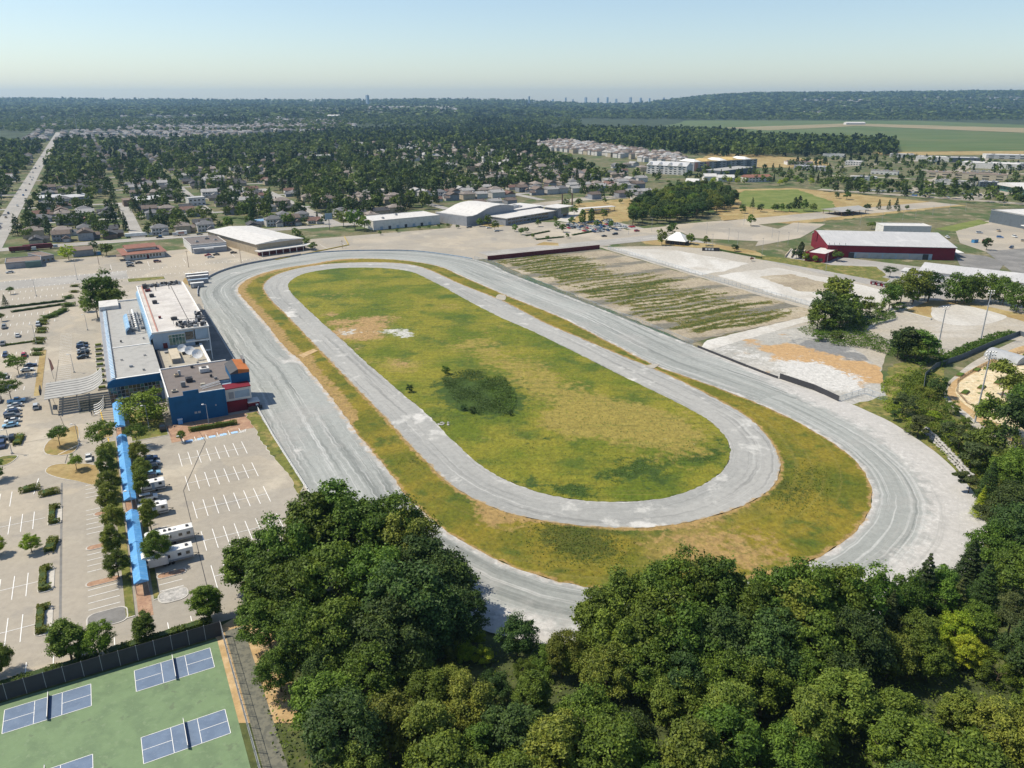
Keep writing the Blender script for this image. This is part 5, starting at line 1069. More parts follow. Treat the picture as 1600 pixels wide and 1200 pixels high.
for (px0, py0, px1, py1, lb, w_, h_) in ((38, 768, 56, 764, 'low round hedge left of its twin by the drive', 2.4, 1.2), (68, 774, 86, 770, 'low round hedge right of its twin by the drive', 2.4, 1.2), (27, 695, 33, 683, 'short yellow-green hedge beside the parked dark cars', 2.0, 1.2), (78, 862, 84, 846, 'dark hedge on the island behind the small round tree', 2, 1.4),
      (70, 498, 84, 495, 'dark clipped hedge at the top of the drive, left part', 3, 1.6), (86, 493, 101, 486, 'dark clipped hedge at the top of the drive, right part', 3, 1.6), (102, 479, 113, 478, 'rounded dark hedge at the end of the median', 3.5, 1.8), (104, 467, 110, 466, 'small rounded hedge above the median end', 3, 1.6)):
    hedge([G(px0, py0), G(px1, py1)], h_, w_, lb, 'hedge' if py0 > 600 else 'maple', 'hedges of the west lot')
for i, (px, py) in enumerate([(68, 502), (67, 507), (66, 515), (65, 520), (63, 531), (61, 537), (60, 548), (58, 555), (117, 448), (116, 457)]):
    x, y = G(px, py); hedge([(x - 1.3, y), (x + 1.3, y)], 1.1, 2.2, 'small rounded bush on the drive edge, %s from the top' % ['third', 'fourth', 'fifth', 'sixth', 'seventh', 'eighth', 'ninth', 'tenth', 'first', 'second'][i], 'hedge', 'rounded bushes along the drive', 'bush')
hedge([G(0, 483), G(100, 471)], 1.0, 1.6, 'long thin dark hedge along the median, upper one', 'dark', 'median hedges'); hedge([G(20, 488), G(95, 477)], .9, 1.5, 'long thin dark hedge along the median, lower one', 'dark', 'median hedges'); hedge([G(3, 541), G(55, 534)], .7, .9, 'thin brown hedge strip across the west lot', 'olive', 'median hedges')
hedge([G(299, 674), G(367, 663)], 1.4, 1.6, 'long clipped hedge in front of the blue wall', 'hedge'); 
hedge([W(-34, 140.3), W(-14, 140.5)], 1.6, 1.6, 'dark hedge along the court screen, left half', 'maple', 'hedges behind the court screen'); hedge([W(-12, 140.8), W(6, 141.6)], 1.6, 1.7, 'dark hedge along the court screen, right half', 'maple', 'hedges behind the court screen')
island('drive_median', isl_rect(-31.2, -28.9, 306, 368, 1.1), 'dry_grass', .12)
island('tree_island', smooth_closed(pxp([(70, 707), (76, 690), (110, 668), (122, 668), (122, 695), (112, 708), (88, 712)]), 3), 'dry_grass', .12)
island('pointed_island', smooth_closed(pxp([(72, 738), (80, 728), (105, 725), (150, 728), (152, 757), (120, 752), (90, 746)]), 3), 'dry_grass', .12)
island('lawn_square', rect(-11.5, -7.5, 254, 265), 'dry_grass', .12); island('tree_lawn', rect(-2.2, 8.2, 247, 275), 'verge', .13)
island('end_island', isl_rect(-15.6, -8.4, 151.2, 156.6, 1.6), 'dark_asphalt', .12); island('end_island', isl_rect(-2, 3.6, 153.5, 158, 1.8), 'rubble', .12)
island('walk_verge', rect(-8.6, -6.9, 152, 250), 'verge', .13); island('walk_verge', rect(-3.0, -1.9, 156, 246), 'verge', .13)
for (b, a0, a1) in ((167.6, -15.6, -9), (184, -15.4, -10), (201, -13.5, -9.4), (163.5, -1.6, 4.2), (181.5, -1.6, 3.5)): island('sidewalk_island', isl_rect(a0, a1, b, b + 2.0, .9), 'brick_paving', .12)
island('corner_island', smooth_closed(pxp([(0, 715), (20, 712), (27, 714), (15, 724), (0, 728)]), 3), 'verge', .12)
sheet('forecourt_paving', rect(8.6, 38, 240, 254.8), .055, 'brick_paving'); island('weedy_strip', jitter_edge(pxp([(383, 646), (402, 643), (440, 690), (476, 755), (470, 775), (452, 745), (420, 706)]), 2, .5), 'verge', .1)
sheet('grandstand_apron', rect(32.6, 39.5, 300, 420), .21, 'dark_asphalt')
sheet('far_corner_sand', jitter_edge(pxp([(284, 440), (300, 425), (325, 428), (322, 440), (300, 450)]), 2, .5), .07, 'dry_grass'); island('shrub_bed', pxp([(199, 436), (256, 432), (258, 436), (201, 441)]), 'verge', .1)

# ------------------------------------------------------------------ fences, rails, walls
make_mat('chain_link', (.22, .34, .46), rough=.5)
def fence(label, P, h, step, nm='chain_link_fence', panel='chain_link', pw=.03, see=True, post='metal_grey', cat='fence', group=None, rails=(.05, .97)):
    t = thing(nm, label, cat, (P[0][0], P[0][1], 0), 0, group); ox, oy = P[0]; k = 0
    for a, b in zip(P, P[1:]):
        d = math.hypot(b[0] - a[0], b[1] - a[1]); n = max(1, int(d / step)); ang = math.atan2(b[1] - a[1], b[0] - a[0])
        for i in range(n):
            x, y = a[0] + (b[0] - a[0]) * i / n - ox, a[1] + (b[1] - a[1]) * i / n - oy; L_ = d / n
            key = ('fp', round(L_, 2), h, panel, see)
            if key not in BOXM:
                m = MB()
                if see:
                    for r_ in rails: m.box(0, L_, -pw, pw, h * r_ - .03, h * r_ + .03)
                    nn = int(L_ / .45)
                    for q in range(nn): m.box(q * .45 + .2, q * .45 + .225, -.01, .01, h * .05, h * .97)
                    for q in range(3): m.box(0, L_, -.008, .008, h * (.25 + q * .22), h * (.25 + q * .22) + .02)
                else: m.box(0, L_, -pw, pw, .05, h)
                BOXM[key] = m.mesh('panel', panel)
            link('panel', BOXM[key], t, (x, y, 0), ang)
            if post:
                pk = ('post', h, post)
                if pk not in BOXM: BOXM[pk] = MB().tube((0, 0, 0), (0, 0, h + .1), .06, n=5).mesh('post', post)
                link('post', BOXM[pk], t, (x, y, 0))
    return t
def on_edge(s_list, off): return [from_sr(s, rD(s) + off) for s in s_list]
def s_run(p0, p1, n):
    s0, s1 = s_of(*p0), s_of(*p1)
    if abs(s1 - s0) > PER / 2: s1 += PER * (1 if s1 < s0 else -1)
    return [s0 + (s1 - s0) * i / n for i in range(n + 1)]
fence('blue-grey wire fence along the outer edge of the back straight', on_edge(s_run((740, 406), (1085, 540), 40), .6), 2.4, 3.0)
fence('low black barrier along the outer edge of the back straight', on_edge(s_run((1090, 543), (1215, 592), 14), .6), 1.0, 3.5, 'track_barrier', 'metal_dark', .12, False, None)
fence('black screened fence panels beside the sandy lot', pxp([(1218, 592), (1272, 610), (1310, 628)]), 2.3, 3.0, 'screen_fence', 'metal_dark', .04, False, 'metal_dark')
fence('wire fence from the black screens towards the rock bank', pxp([(1311, 628), (1350, 615), (1386, 628)]), 2.2, 3.0)
fence('wire fence between the weedy lot and the pale gravel lots', pxp([(950, 389), (1060, 421), (1150, 448), (1275, 481)]), 2.4, 3.2)
fence('white rail fence beside the parking lot and front straight', [W(37.6, 262), W(37.3, 230), W(38, 186), W(40, 150)], 1.5, 2.5, 'rail_fence', 'trim_white', .05, True, 'trim_white', rails=(.3, .6, .97))
fence('grey concrete wall round the outside of the far left bend', on_edge(s_run((313, 463), (470, 399), 26), .7), 1.3, 5, 'track_wall', 'wall_grey', .2, False, None, 'wall')
fence('pale kerb wall along the head of the far bend', on_edge(s_run((472, 399), (738, 405), 30), .7), .8, 5, 'track_wall', 'wall_pale_blue', .15, False, None, 'wall')
fence('thin rail along the front of the grandstand', [W(39.4, 300), W(39.6, 360), W(40.2, 412)], 1.1, 3, 'rail_fence', 'trim_white', .05, True, 'metal_grey')
fence('dark screened fence between shrubs and garden road', pxp([(1442, 612), (1445, 590), (1462, 575), (1500, 562), (1550, 540), (1592, 524), (1610, 530)]), 2.2, 3, 'screen_fence', 'wall_darkgrey', .05, False, 'metal_dark')
fence('low timber fence round the garden plots', pxp([(1494, 612), (1496, 596), (1520, 580), (1560, 560), (1595, 552), (1640, 545)]), 1.1, 2.5, 'garden_fence', 'timber', .04, True, 'timber', rails=(.2, .5, .9))
fence('low timber fence below the garden plots', pxp([(1496, 614), (1510, 630), (1530, 642), (1560, 655)]), 1.1, 2.5, 'garden_fence', 'timber', .04, True, 'timber', rails=(.2, .5, .9))
fence('row of concrete blocks round the ball yard corner', pxp([(1352, 516), (1368, 507), (1398, 500)]), .9, 2.6, 'block_wall', 'concrete', .5, False, None, 'wall'); fence('row of concrete blocks along the ball yard path', pxp([(1384, 492), (1402, 486), (1455, 500)]), .9, 2.6, 'block_wall', 'concrete', .5, False, None, 'wall')
fence('white rail line of planted posts along the far lots', [W(100, 520), W(160, 552), W(168, 590)], .7, 3, 'kerb_rail', 'yellow', .12, False, None, 'barrier')
# rock wall of pale boulders beside the bend
rw = thing('rock_wall', 'stacked pale boulder wall beside the white shoulder of the bend', 'wall', (*G(1450, 690), 0)); rx, ry = G(1450, 690)
bm_ = []
for v_ in range(3):
    m = MB(); r_ = random.Random(v_); pts = []
    for i in range(4):
        for j in range(7):
            t = j * 2 * math.pi / 7; ph = (i / 3 - .5) * 2.6; pts.append((math.cos(ph) * math.cos(t) * r_.uniform(.8, 1.2), math.cos(ph) * math.sin(t) * r_.uniform(.8, 1.2), math.sin(ph) * r_.uniform(.7, 1) * .8))
    m.v = pts; m.f = [(i * 7 + j, i * 7 + (j + 1) % 7, (i + 1) * 7 + (j + 1) % 7, (i + 1) * 7 + j) for i in range(3) for j in range(7)] + [tuple(range(6, -1, -1)), tuple(21 + k for k in range(7))]; m.mi = [0] * len(m.f); bm_.append(m.mesh('boulder', 'rubble'))
for k in range(150):
    t = k % 50 / 50; lay = k // 50; px = 1443 + (1515 - 1443) * t; py = 676 + (752 - 676) * t ** 1.05 - lay * .2
    x, y = G(px, py); o = link('boulder', random.choice(bm_), rw, (x - rx + random.uniform(-.3, .3) + lay * .35, y - ry + random.uniform(-.3, .3), .35 + lay * .65), random.uniform(0, 6), (.55, .5, .42))
# pickleball courts with black screens
O_ = []
sheet('court_surface', rect(-62, 6.9, 95, 136.4), .06, 'court_green')
k = 0
for i, (ac, bc) in enumerate(((-1.4, 131.1), (-22, 131.1), (-42.5, 131.1), (-1.4, 113), (-22, 113), (-42.5, 113))):
    sheet('court_play_area', rect(ac - 6.7, ac + 6.7, bc - 3.05, bc + 3.05), .08, 'court_blue')
    lines('court_lines', [(ac - 6.7, bc - 3.05, ac + 6.7, bc - 3.05), (ac - 6.7, bc + 3.05, ac + 6.7, bc + 3.05), (ac - 6.7, bc - 3.05, ac - 6.7, bc + 3.05), (ac + 6.7, bc - 3.05, ac + 6.7, bc + 3.05), (ac - 2.13, bc - 3.05, ac - 2.13, bc + 3.05), (ac + 2.13, bc - 3.05, ac + 2.13, bc + 3.05)], .1, .09)
    lines('court_centre_lines', [(ac - 6.65, bc, ac - 2.18, bc), (ac + 2.18, bc, ac + 6.65, bc)], .1, .09)
    t = thing('court_net', 'dark low net across the blue court, %s' % ['nearest the black screen corner', 'second court from the right', 'leftmost upper court', 'lower right court', 'lower middle court', 'lower left court'][i], 'net', (*W(ac, bc), 0), TH, 'court nets')
    part(t, 'net', -.03, .03, -3.3, 3.3, .1, .86, 'metal_dark'); part(t, 'tape', -.05, .05, -3.3, 3.3, .87, .93, 'trim_white')
    for y in (-3.4, 3.3): part(t, 'post', -.05, .05, y, y + .1, 0, 1.0, 'metal_grey')
fence('tall court fence with black windscreen towards the parking lot', [W(-62, 137), W(8, 137)], 3.4, 3, 'court_fence', 'metal_dark', .03, False, 'metal_grey'); fence('tall court wire fence on the east side', [W(8, 137), W(8, 95)], 3.4, 3, 'court_fence', 'metal_grey', .03, True, 'metal_grey')
sheet('court_path', rect(8.6, 12.2, 90, 138), .06, 'patio_tiles'); sheet('court_back_strip', rect(-62, 8, 137.3, 139.4), .05, 'forest_floor')

# ------------------------------------------------------------------ lamps, masts, poles
def lamp(px, py, h, label, arm=-1, group='parking lot lamp posts', heads=1):
    t = thing('lamp_post', label, 'street lamp', (*G(px, py), 0), TH, group)
    MB().tube((0, 0, 0), (0, 0, h), .11, .07, n=8).obj('pole', 'metal_grey', t); part(t, 'base', -.3, .3, -.3, .3, 0, .6, 'concrete')
    for k in range(heads):
        s = arm if k == 0 else -arm; m = MB(); m.tube((0, 0, h - .1), (s * 1.0, 0, h + .1), .05, n=5); m.obj('arm', 'metal_grey', t); hd = part(t, 'lamp_head', s * 1.0 - .35, s * 1.0 + .35, -.2, .2, h, h + .22, 'trim_white')
for (px, py, h, lb) in ((116, 582, 7.5, 'lamp post on the sandy island left of the hall'), (137, 516, 7.5, 'lamp post among the white stripes beside the hall'), (233, 669, 8, 'lamp post in front of the round tree'), (327, 667, 8, 'lamp post by the blue wall hedge'), (212, 816, 9, 'lamp post rising behind the blue walkway'),
      (19, 709, 8, 'lamp post beside the yellow-green hedge'), (57, 538, 9, 'lamp post at the edge of the west lot'), (57, 463, 9, 'lamp post in the upper west lot'), (121, 437, 10, 'thin lamp post beyond the upper west lot'), (135, 560, 7.5, 'lamp post beside the parked black cars'), (285, 693, 2.6, 'short post by the small parking tree'), (123, 690, 6, 'thin post by the tree island')):
    lamp(px, py, h, lb)
for i, (px, py, h) in enumerate([(155, 414, 11), (295, 418, 11), (377, 411, 9), (457, 366, 9), (515, 360, 9), (254, 362, 9), (331, 358, 8), (160, 402, 8), (535, 388, 6)]):
    t = thing('utility_pole', 'dark utility pole by the far road, %s from the left' % ['first', 'third', 'fifth', 'sixth', 'seventh', 'second', 'fourth', 'second tall one', 'eighth'][i], 'pole', (*G(px, py), 0), TH, 'utility poles by the far road')
    MB().tube((0, 0, 0), (0, 0, h), .16, .1, n=6).obj('pole', 'wall_brown', t); part(t, 'crossarm', -.9, .9, -.06, .06, h - .9, h - .75, 'wall_brown')
for (px, py, h, n, lb) in ((1523, 660, 25, 12, 'tall floodlight mast by the garden, the nearest one'), (1465, 545, 19, 5, 'floodlight mast by the ball yard with few lamps'), (1532, 532, 23, 6, 'tall floodlight mast at the far side of the ball yard')):
    t = thing('floodlight_mast', lb, 'floodlight', (*G(px, py), 0), 0, 'floodlight masts'); MB().tube((0, 0, 0), (0, 0, h), .32, .16, n=8).obj('pole', 'metal_grey', t)
    m = MB(); rw_ = 3 if n > 6 else 2
    for k in range(rw_): m.box(-1.6, 1.6, -.06, .06, h - .3 - k * 1.1, h - .2 - k * 1.1)
    m.obj('cross_bars', 'metal_grey', t)
    for k in range(n):
        x = -1.4 + (k % 4) * .95 if n > 6 else -1.2 + (k % 3) * 1.1; z = h - .2 - (k // (4 if n > 6 else 3)) * 1.1
        MB().tube((x, -.1, z), (x, -.45, z - .25), .18, .3, n=7).obj('lamp', 'trim_white', t)
mx = [(982, 366, 11), (1018, 362, 11), (1104, 366, 9), (1112, 392, 12), (1152, 386, 11), (1190, 402, 13), (1175, 346, 10), (1215, 385, 11), (1231, 382, 9), (1290, 425, 12), (1287, 352, 6), (1138, 378, 10), (1162, 352, 8), (1206, 372, 8), (1246, 363, 8), (1344, 351, 8), (1378, 347, 8), (1410, 344, 8), (1430, 340, 8), (1457, 336, 8), (1483, 332, 8), (1508, 330, 8), (1390, 321, 6), (1548, 318, 9), (1568, 322, 9), (1355, 336, 7)]
for i, (px, py, h) in enumerate(mx):
    t = thing('lamp_post', 'thin grey street lamp beside the roads round the red arena', 'street lamp', (*G(px, py), 0), TH, 'street lamps round the red arena'); MB().tube((0, 0, 0), (0, 0, h), .13, .08, n=6).obj('pole', 'metal_grey', t); part(t, 'lamp_head', -1.3, .2, -.1, .1, h - .1, h + .08, 'metal_grey')
t = thing('entrance_sign', 'curved black low sign wall with white lettering shapes', 'sign', (*G(1097, 392), 0), R(-10)); part(t, 'wall', 0, 12, 0, 1.2, 0, 2.4, 'metal_dark')
for i in range(3): part(t, 'white_letter', 2 + i * 2.2, 3.5 + i * 2.2, -.08, -.01, .7, 2.0, 'trim_white')
fence('black low hedge wall right of the black sign', pxp([(1120, 391), (1190, 404)]), 1.2, 4, 'low_wall', 'leaf_dark', .5, False, None, 'wall')
t = thing('sign_board', 'big grey billboard sign on a post beyond the empty lot', 'sign', (*G(515, 358), 0), TH); part(t, 'board', -3, 3, -.2, .2, 8, 13, 'wall_pale_blue'); part(t, 'post', -.25, .25, -.15, .15, 0, 8, 'metal_grey')
t = thing('portal_sculpture', 'two tall brown steel posts beside the museum lawn', 'sculpture', (*G(878, 322), 0), TH); part(t, 'post', 0, 1, 0, 1, 0, 12, 'wall_brown'); part(t, 'post', 12, 13, 0, 1, 0, 12, 'wall_brown')

# ------------------------------------------------------------------ vehicles
CC = {'white': (.62, .62, .60), 'silver': (.40, .42, .44), 'grey': (.14, .15, .16), 'black': (.018, .018, .02), 'navy': (.03, .05, .11), 'red': (.35, .02, .03), 'maroon': (.13, .02, .025), 'light blue': (.22, .42, .58), 'blue': (.05, .16, .38), 'tan': (.35, .28, .2)}
for k, c in CC.items(): make_mat('car_' + k.replace(' ', '_'), c, rough=.28, spec=.5)
make_mat('tyre', (.015, .015, .015), rough=.9)
CARM = {}
def car_parts(kind):
    if kind in CARM: return CARM[kind]
    L_, w_, prof, cab = {'car': (4.6, 1.8, [(0, .35), (0, .78), (.25, .88), (1.25, .98), (3.85, 1.0), (4.55, .92), (4.6, .4)], [(1.15, .98), (1.95, 1.42), (3.2, 1.45), (4.1, 1.0)]),
                         'suv': (4.8, 1.95, [(0, .4), (0, .9), (.2, 1.02), (1.2, 1.12), (4.7, 1.12), (4.8, .5)], [(1.15, 1.12), (1.75, 1.72), (4.4, 1.75), (4.75, 1.12)]),
                         'pickup': (5.6, 1.95, [(0, .45), (0, .95), (.2, 1.05), (1.4, 1.12), (5.55, 1.12), (5.6, .5)], [(1.3, 1.12), (1.9, 1.78), (3.3, 1.8), (3.5, 1.12)])}[kind]
    def loft(pf, wb, wt, z0):
        m = MB(); n = len(pf); zs = [p[1] for p in pf]; zmin, zmax = min(zs), max(zs)
        def hw(z): return (wb + (wt - wb) * ((z - zmin) / (zmax - zmin + 1e-6)) ** 1.5) / 2
        for s in (-1, 1):
            for (x, z) in pf: m.v.append((x - L_ / 2, s * hw(z), z))
        for i in range(n): m.f.append((i, (i + 1) % n, n + (i + 1) % n, n + i)); m.mi.append(0)
        m.f += [tuple(range(n))[::-1], tuple(n + i for i in range(n))]; m.mi += [0, 0]; return m
    bw = loft(prof[::-1], w_, w_ * .93, 0); cb = loft(cab[::-1], w_ * .9, w_ * .68, 0)
    rf = MB(); c0, c1 = cab[1], cab[2]; rf.box(c0[0] - L_ / 2, c1[0] - L_ / 2, -w_ * .335, w_ * .335, c0[1] + .005, c0[1] + .06)
    if kind == 'pickup': bd = MB().box(3.65 - L_ / 2, 5.4 - L_ / 2, -.75, .75, 1.125, 1.14)
    wh = MB().tube((0, -.11, 0), (0, .11, 0), .34, n=10)
    CARM[kind] = (bw, cb, rf, wh.mesh('wheel', 'tyre'), L_, w_, {}); return CARM[kind]
def vehicle(x, y, rz, kind, colr, label, group=None, z=.1, detail=True):
    bw, cb, rf, wh, L_, w_, cache = car_parts(kind); cm = 'car_' + colr.replace(' ', '_')
    if colr not in cache: cache[colr] = (bw.mesh('body', cm), cb.mesh('cabin', 'glass_dark'), rf.mesh('roof', cm))
    b_, c_, r_ = cache[colr]
    t = thing('parked_car' if kind != 'pickup' else 'pickup_truck', label, 'car' if kind != 'pickup' else 'pickup', (x, y, z), rz, group)
    link('body', b_, t); link('windows', c_, t); link('roof', r_, t)
    if detail:
        for sx in (-1, 1):
            for sy in (-1, 1): link('wheel', wh, t, (sx * L_ * .31, sy * (w_ / 2 - .1), .34))
    return t
NSs, EWs = TH + math.pi / 2, TH
for (px, py, kind, c, rz, lb) in [(28, 526, 'car', 'white', NSs, 'white car alone in the middle of the west lot'), (7, 513, 'suv', 'grey', NSs, 'dark grey car left in the upper west lot'), (60, 509, 'suv', 'silver', NSs, 'silver van beside the rounded bushes'), (5, 539, 'pickup', 'grey', NSs, 'grey pickup at the left edge of the lot'),
      (9, 557, 'suv', 'navy', NSs, 'dark blue car above the two big lot trees'), (38, 557, 'suv', 'red', NSs, 'red car above the two big lot trees'), (48, 573, 'car', 'navy', EWs, 'navy car under the upper lot tree'), (43, 580, 'car', 'white', EWs, 'white car under the upper lot tree'), (9, 590, 'car', 'silver', NSs, 'silver car left of the upper lot tree'),
      (129, 539, 'car', 'black', EWs, 'black car, top of the row beside the hall'), (129, 544, 'suv', 'navy', EWs, 'navy car, second in the row beside the hall'), (130, 549, 'car', 'silver', EWs, 'silver car in the row beside the hall'), (131, 554, 'suv', 'black', EWs, 'black car, fourth in the row beside the hall'), (130, 560, 'car', 'black', EWs, 'black car, last in the row beside the hall'),
      (26, 629, 'pickup', 'light blue', EWs, 'pale blue pickup under the lower lot tree'), (24, 636, 'car', 'silver', EWs, 'silver car, first below the pale pickup'), (21, 643, 'car', 'white', EWs, 'white car above the dark pair'), (19, 648, 'suv', 'navy', EWs, 'navy car, upper of the dark pair'), (20, 653, 'suv', 'grey', EWs, 'grey car, lower of the dark pair'), (20, 660, 'car', 'white', EWs, 'white car just above the light blue one'), (17, 667, 'car', 'light blue', EWs, 'light blue car at the bottom of its row'),
      (57, 638, 'suv', 'silver', NSs, 'silver car driving on the west drive'), (4, 688, 'car', 'grey', EWs, 'grey car left of the yellow-green hedge'), (20, 687, 'suv', 'black', NSs, 'black car right next to the yellow-green hedge'), (4, 698, 'suv', 'navy', NSs, 'navy car at the left picture edge'), (-2, 628, 'suv', 'grey', NSs, 'grey car half cut by the left edge'),
      (254, 671, 'pickup', 'black', NSs, 'black pickup beside the round tree lawn'), (234, 719, 'car', 'navy', EWs, 'navy car, top of the row east of the walkway'), (238, 727, 'car', 'silver', EWs, 'silver car in the row east of the walkway'), (234, 734, 'suv', 'black', EWs, 'black car in the row east of the walkway'), (238, 743, 'car', 'light blue', EWs, 'pale blue car in the row east of the walkway'), (232, 750, 'suv', 'grey', EWs, 'grey car just above the white camper'),
      (232, 781, 'suv', 'white', EWs, 'white car between the camper and the pickup'), (234, 793, 'pickup', 'white', EWs, 'white pickup in front of the small travel trailer'), (139, 718, 'car', 'white', NSs, 'white car half hidden by the walkway trees'),
      (203, 413, 'suv', 'silver', EWs, 'silver car before the red-roofed restaurant'), (205, 409, 'car', 'grey', EWs, 'grey car nearest the restaurant wall'), (204, 417, 'car', 'black', EWs, 'black car below the silver one at the restaurant'), (217, 412, 'car', 'black', EWs, 'black car in the middle before the restaurant'), (246, 410, 'suv', 'maroon', EWs, 'maroon car right of the restaurant door'),
      (325, 400, 'car', 'red', EWs, 'red car before the white shop'), (329, 403, 'car', 'white', EWs, 'white car before the red one at the shop'), (338, 399, 'car', 'black', EWs, 'black car right of the red one at the shop'), (365, 396, 'car', 'black', EWs, 'black car alone right of the shop'), (368, 383, 'car', 'white', EWs, 'white car between shop and warehouse'),
      (249, 372, 'car', 'black', EWs, 'black car on the far road behind the restaurant'), (312, 367, 'car', 'grey', EWs, 'grey car on the far road behind the shop'), (363, 363, 'car', 'black', EWs, 'black car on the far road by the warehouse'), (80, 386, 'pickup', 'red', EWs, 'red pickup on the far road'), (16, 427, 'car', 'silver', EWs, 'silver car at the kerb near the low tan building'),
      (733, 356, 'suv', 'grey', EWs, 'grey car by the museum grass'), (764, 357, 'car', 'white', EWs, 'white car at the museum corner'), (776, 362, 'car', 'silver', EWs, 'silver car crossing the empty museum lot'), (961, 367, 'suv', 'black', EWs, 'black car on the road east of the museum lot'), (995, 362, 'suv', 'red', EWs, 'red car beside the park grove'), (944, 370, 'car', 'black', EWs, 'small dark car on the road by the lot')]:
    x, y = G(px, py); vehicle(x, y, rz + (math.pi if random.random() < .5 else 0), kind, c, lb, 'parked cars')
rd = random.Random(4); cols = ['white', 'white', 'silver', 'grey', 'black', 'navy', 'red', 'silver', 'blue', 'tan']
for (b, a0, a1) in ((560, 352, 408), (553, 352, 400), (541, 345, 408), (534, 345, 396), (522, 348, 402), (515, 350, 385)):
    for i in range(int((a1 - a0) / 2.75)):
        if rd.random() < .28: continue
        x, y = W(a0 + i * 2.75, b); c = rd.choice(cols); vehicle(x, y, NSs, rd.choice(('car', 'suv')), c, '%s car parked in a row of the museum lot' % c, 'cars in the museum lot', .15, False)
for i, (px, py) in enumerate([(1402, 362), (1480, 372), (1560, 362), (1585, 371), (1540, 378), (1580, 388), (1530, 365), (1590, 352), (1600, 378), (1562, 372)]):
    x, y = G(px, py); c = rd.choice(cols); vehicle(x, y, rd.uniform(0, 3), 'suv', c, '%s car in the lot right of the red arena' % c, 'cars right of the red arena', .16, False)
for i in range(34):
    px = 1340 + i * 4.2 + rd.uniform(-1, 1); py = 297 + (i * .22) + rd.uniform(-1, 1); x, y = G(px, py); c = rd.choice(('white', 'silver', 'white', 'grey', 'black')); vehicle(x, y, rd.uniform(0, 3), 'suv', c, '%s vehicle in the row behind the park trees' % c, 'vehicles behind the park', .2, False)
for i in range(36):
    px = 1420 + rd.uniform(0, 180); py = rd.choice((287, 299, 306)) + (px - 1420) * .06; x, y = G(px, py); c = rd.choice(cols); vehicle(x, y, rd.uniform(0, 3), 'suv', c, '%s vehicle on the commercial street at right' % c, 'vehicles on the commercial street', .2, False)
for i in range(16):
    a = rd.choice((-74, -70)); b = rd.uniform(600, 1500); x, y = W(a, b); c = rd.choice(cols); vehicle(x, y, NSs, 'suv', c, '%s car driving on the long left street' % c, 'cars on the long left street', .2, False)

def trailer(px, py, L_, label, kind='long', rz=EWs):
    t = thing('travel_trailer', label, 'trailer', (*G(px, py), .08), rz, 'white travel trailers and campers'); H_ = 3.45 if kind == 'long' else 2.9
    if kind == 'long': pf = [(0, .75), (L_, .75), (L_, H_), (.4, H_), (0, H_ - .3)]
    else: pf = [(0, .6), (L_, .6), (L_, H_ - .1), (L_ - .3, H_), (1.6, H_), (.25, H_ - .9), (0, 1.6)]
    MB().prism([(x, z) for x, z in pf], 0, 2.5).obj('body', 'trim_white', t)
    part(t, 'lower_panel', .2, L_ - .1, -.03, -.005, .78, 1.25, 'wall_grey' if kind == 'long' else 'unit')
    for k, x in enumerate(((L_ - 1.2, L_ - 3.0, L_ - 5.4, L_ - 7.6, 1.3) if kind == 'long' else (L_ - 1.2, 2.0))): part(t, 'window', x - .35, x + .45, -.05, -.01, 1.85, 2.6, 'glass_dark')
    part(t, 'door', L_ * .45, L_ * .45 + .7, -.045, -.01, .9, 2.8, 'wall_pale_blue')
    for x in ((L_ - 1.5, L_ - 4.4, L_ - 5.4, L_ - 6.5, 1.4) if kind == 'long' else (L_ * .6,)): part(t, 'roof_vent', x, x + .6, .9, 1.6, H_ + .01, H_ + .28, 'metal_dark' if x != L_ - 4.4 else 'trim_white')
    wm = MB().tube((0, -.12, 0), (0, .12, 0), .36, n=10)
    wme = wm.mesh('wheel', 'tyre')
    for x in ((L_ * .42, L_ * .5, L_ * .58) if kind == 'long' else (L_ * .62,)):
        for y in (.08, 2.42): link('wheel', wme, t, (x, y, .36))
    m = MB(); m.tube((L_, .5, .7), (L_ + 1.3, 1.25, .65), .06, n=4); m.tube((L_, 2.0, .7), (L_ + 1.3, 1.25, .65), .06, n=4); m.tube((L_ + 1.1, 1.25, 0), (L_ + 1.1, 1.25, .9), .05, n=5); m.obj('hitch', 'metal_dark', t)
    if kind == 'long': part(t, 'slide_out', L_ * .12, L_ * .5, -.9, -.06, 1.0, 3.0, 'wall_white')
    return t
trailer(230, 861, 10.6, 'long white travel trailer, upper of the two longest'); trailer(224, 894, 10.9, 'long white travel trailer with dark windows, lower of the two longest')
trailer(222, 812, 6.4, 'small white travel trailer with sloped nose behind the pickup', 'small')
t = trailer(222, 773, 6.0, 'white camper van with overhanging cab beside the trees', 'small')
for (px, py, L_, mt, lb, h) in ((15, 395, 13, 'maroon', 'dark red truck trailer, first of two on the far road', 3.6), (37, 392, 18, 'maroon', 'longer dark red truck trailer behind a grey cab', 3.8), (196, 372, 16, 'trim_white', 'white tanker trailer behind the restaurant', 3.2), (276, 369, 8, 'trim_white', 'white box truck with purple print on the far road', 3.6)):
    t = thing('truck_trailer', lb, 'truck', (*G(px, py), .15), EWs, 'trucks on the far road'); part(t, 'box_body', 0, L_, 0, 2.5, .9, h, mt)
    if mt == 'trim_white' and L_ == 8: part(t, 'side_print', 1.5, 6, -.04, -.01, 1.4, 3, 'wall_pink')
    part(t, 'cab', -2.6 if L_ == 8 else L_ + .6, -.1 if L_ == 8 else L_ + 3.4, .1, 2.4, .6, 2.6, 'car_silver'); part(t, 'chassis', .1, L_ - .1, .3, 2.2, .55, .88, 'metal_dark')
    wme = MB().tube((0, -.15, 0), (0, .15, 0), .48, n=10).mesh('wheel', 'tyre')
    for x in (1.5, 2.8, L_ - 1): link('wheel', wme, t, (x, .2, .48)); link('wheel', wme, t, (x, 2.3, .48))
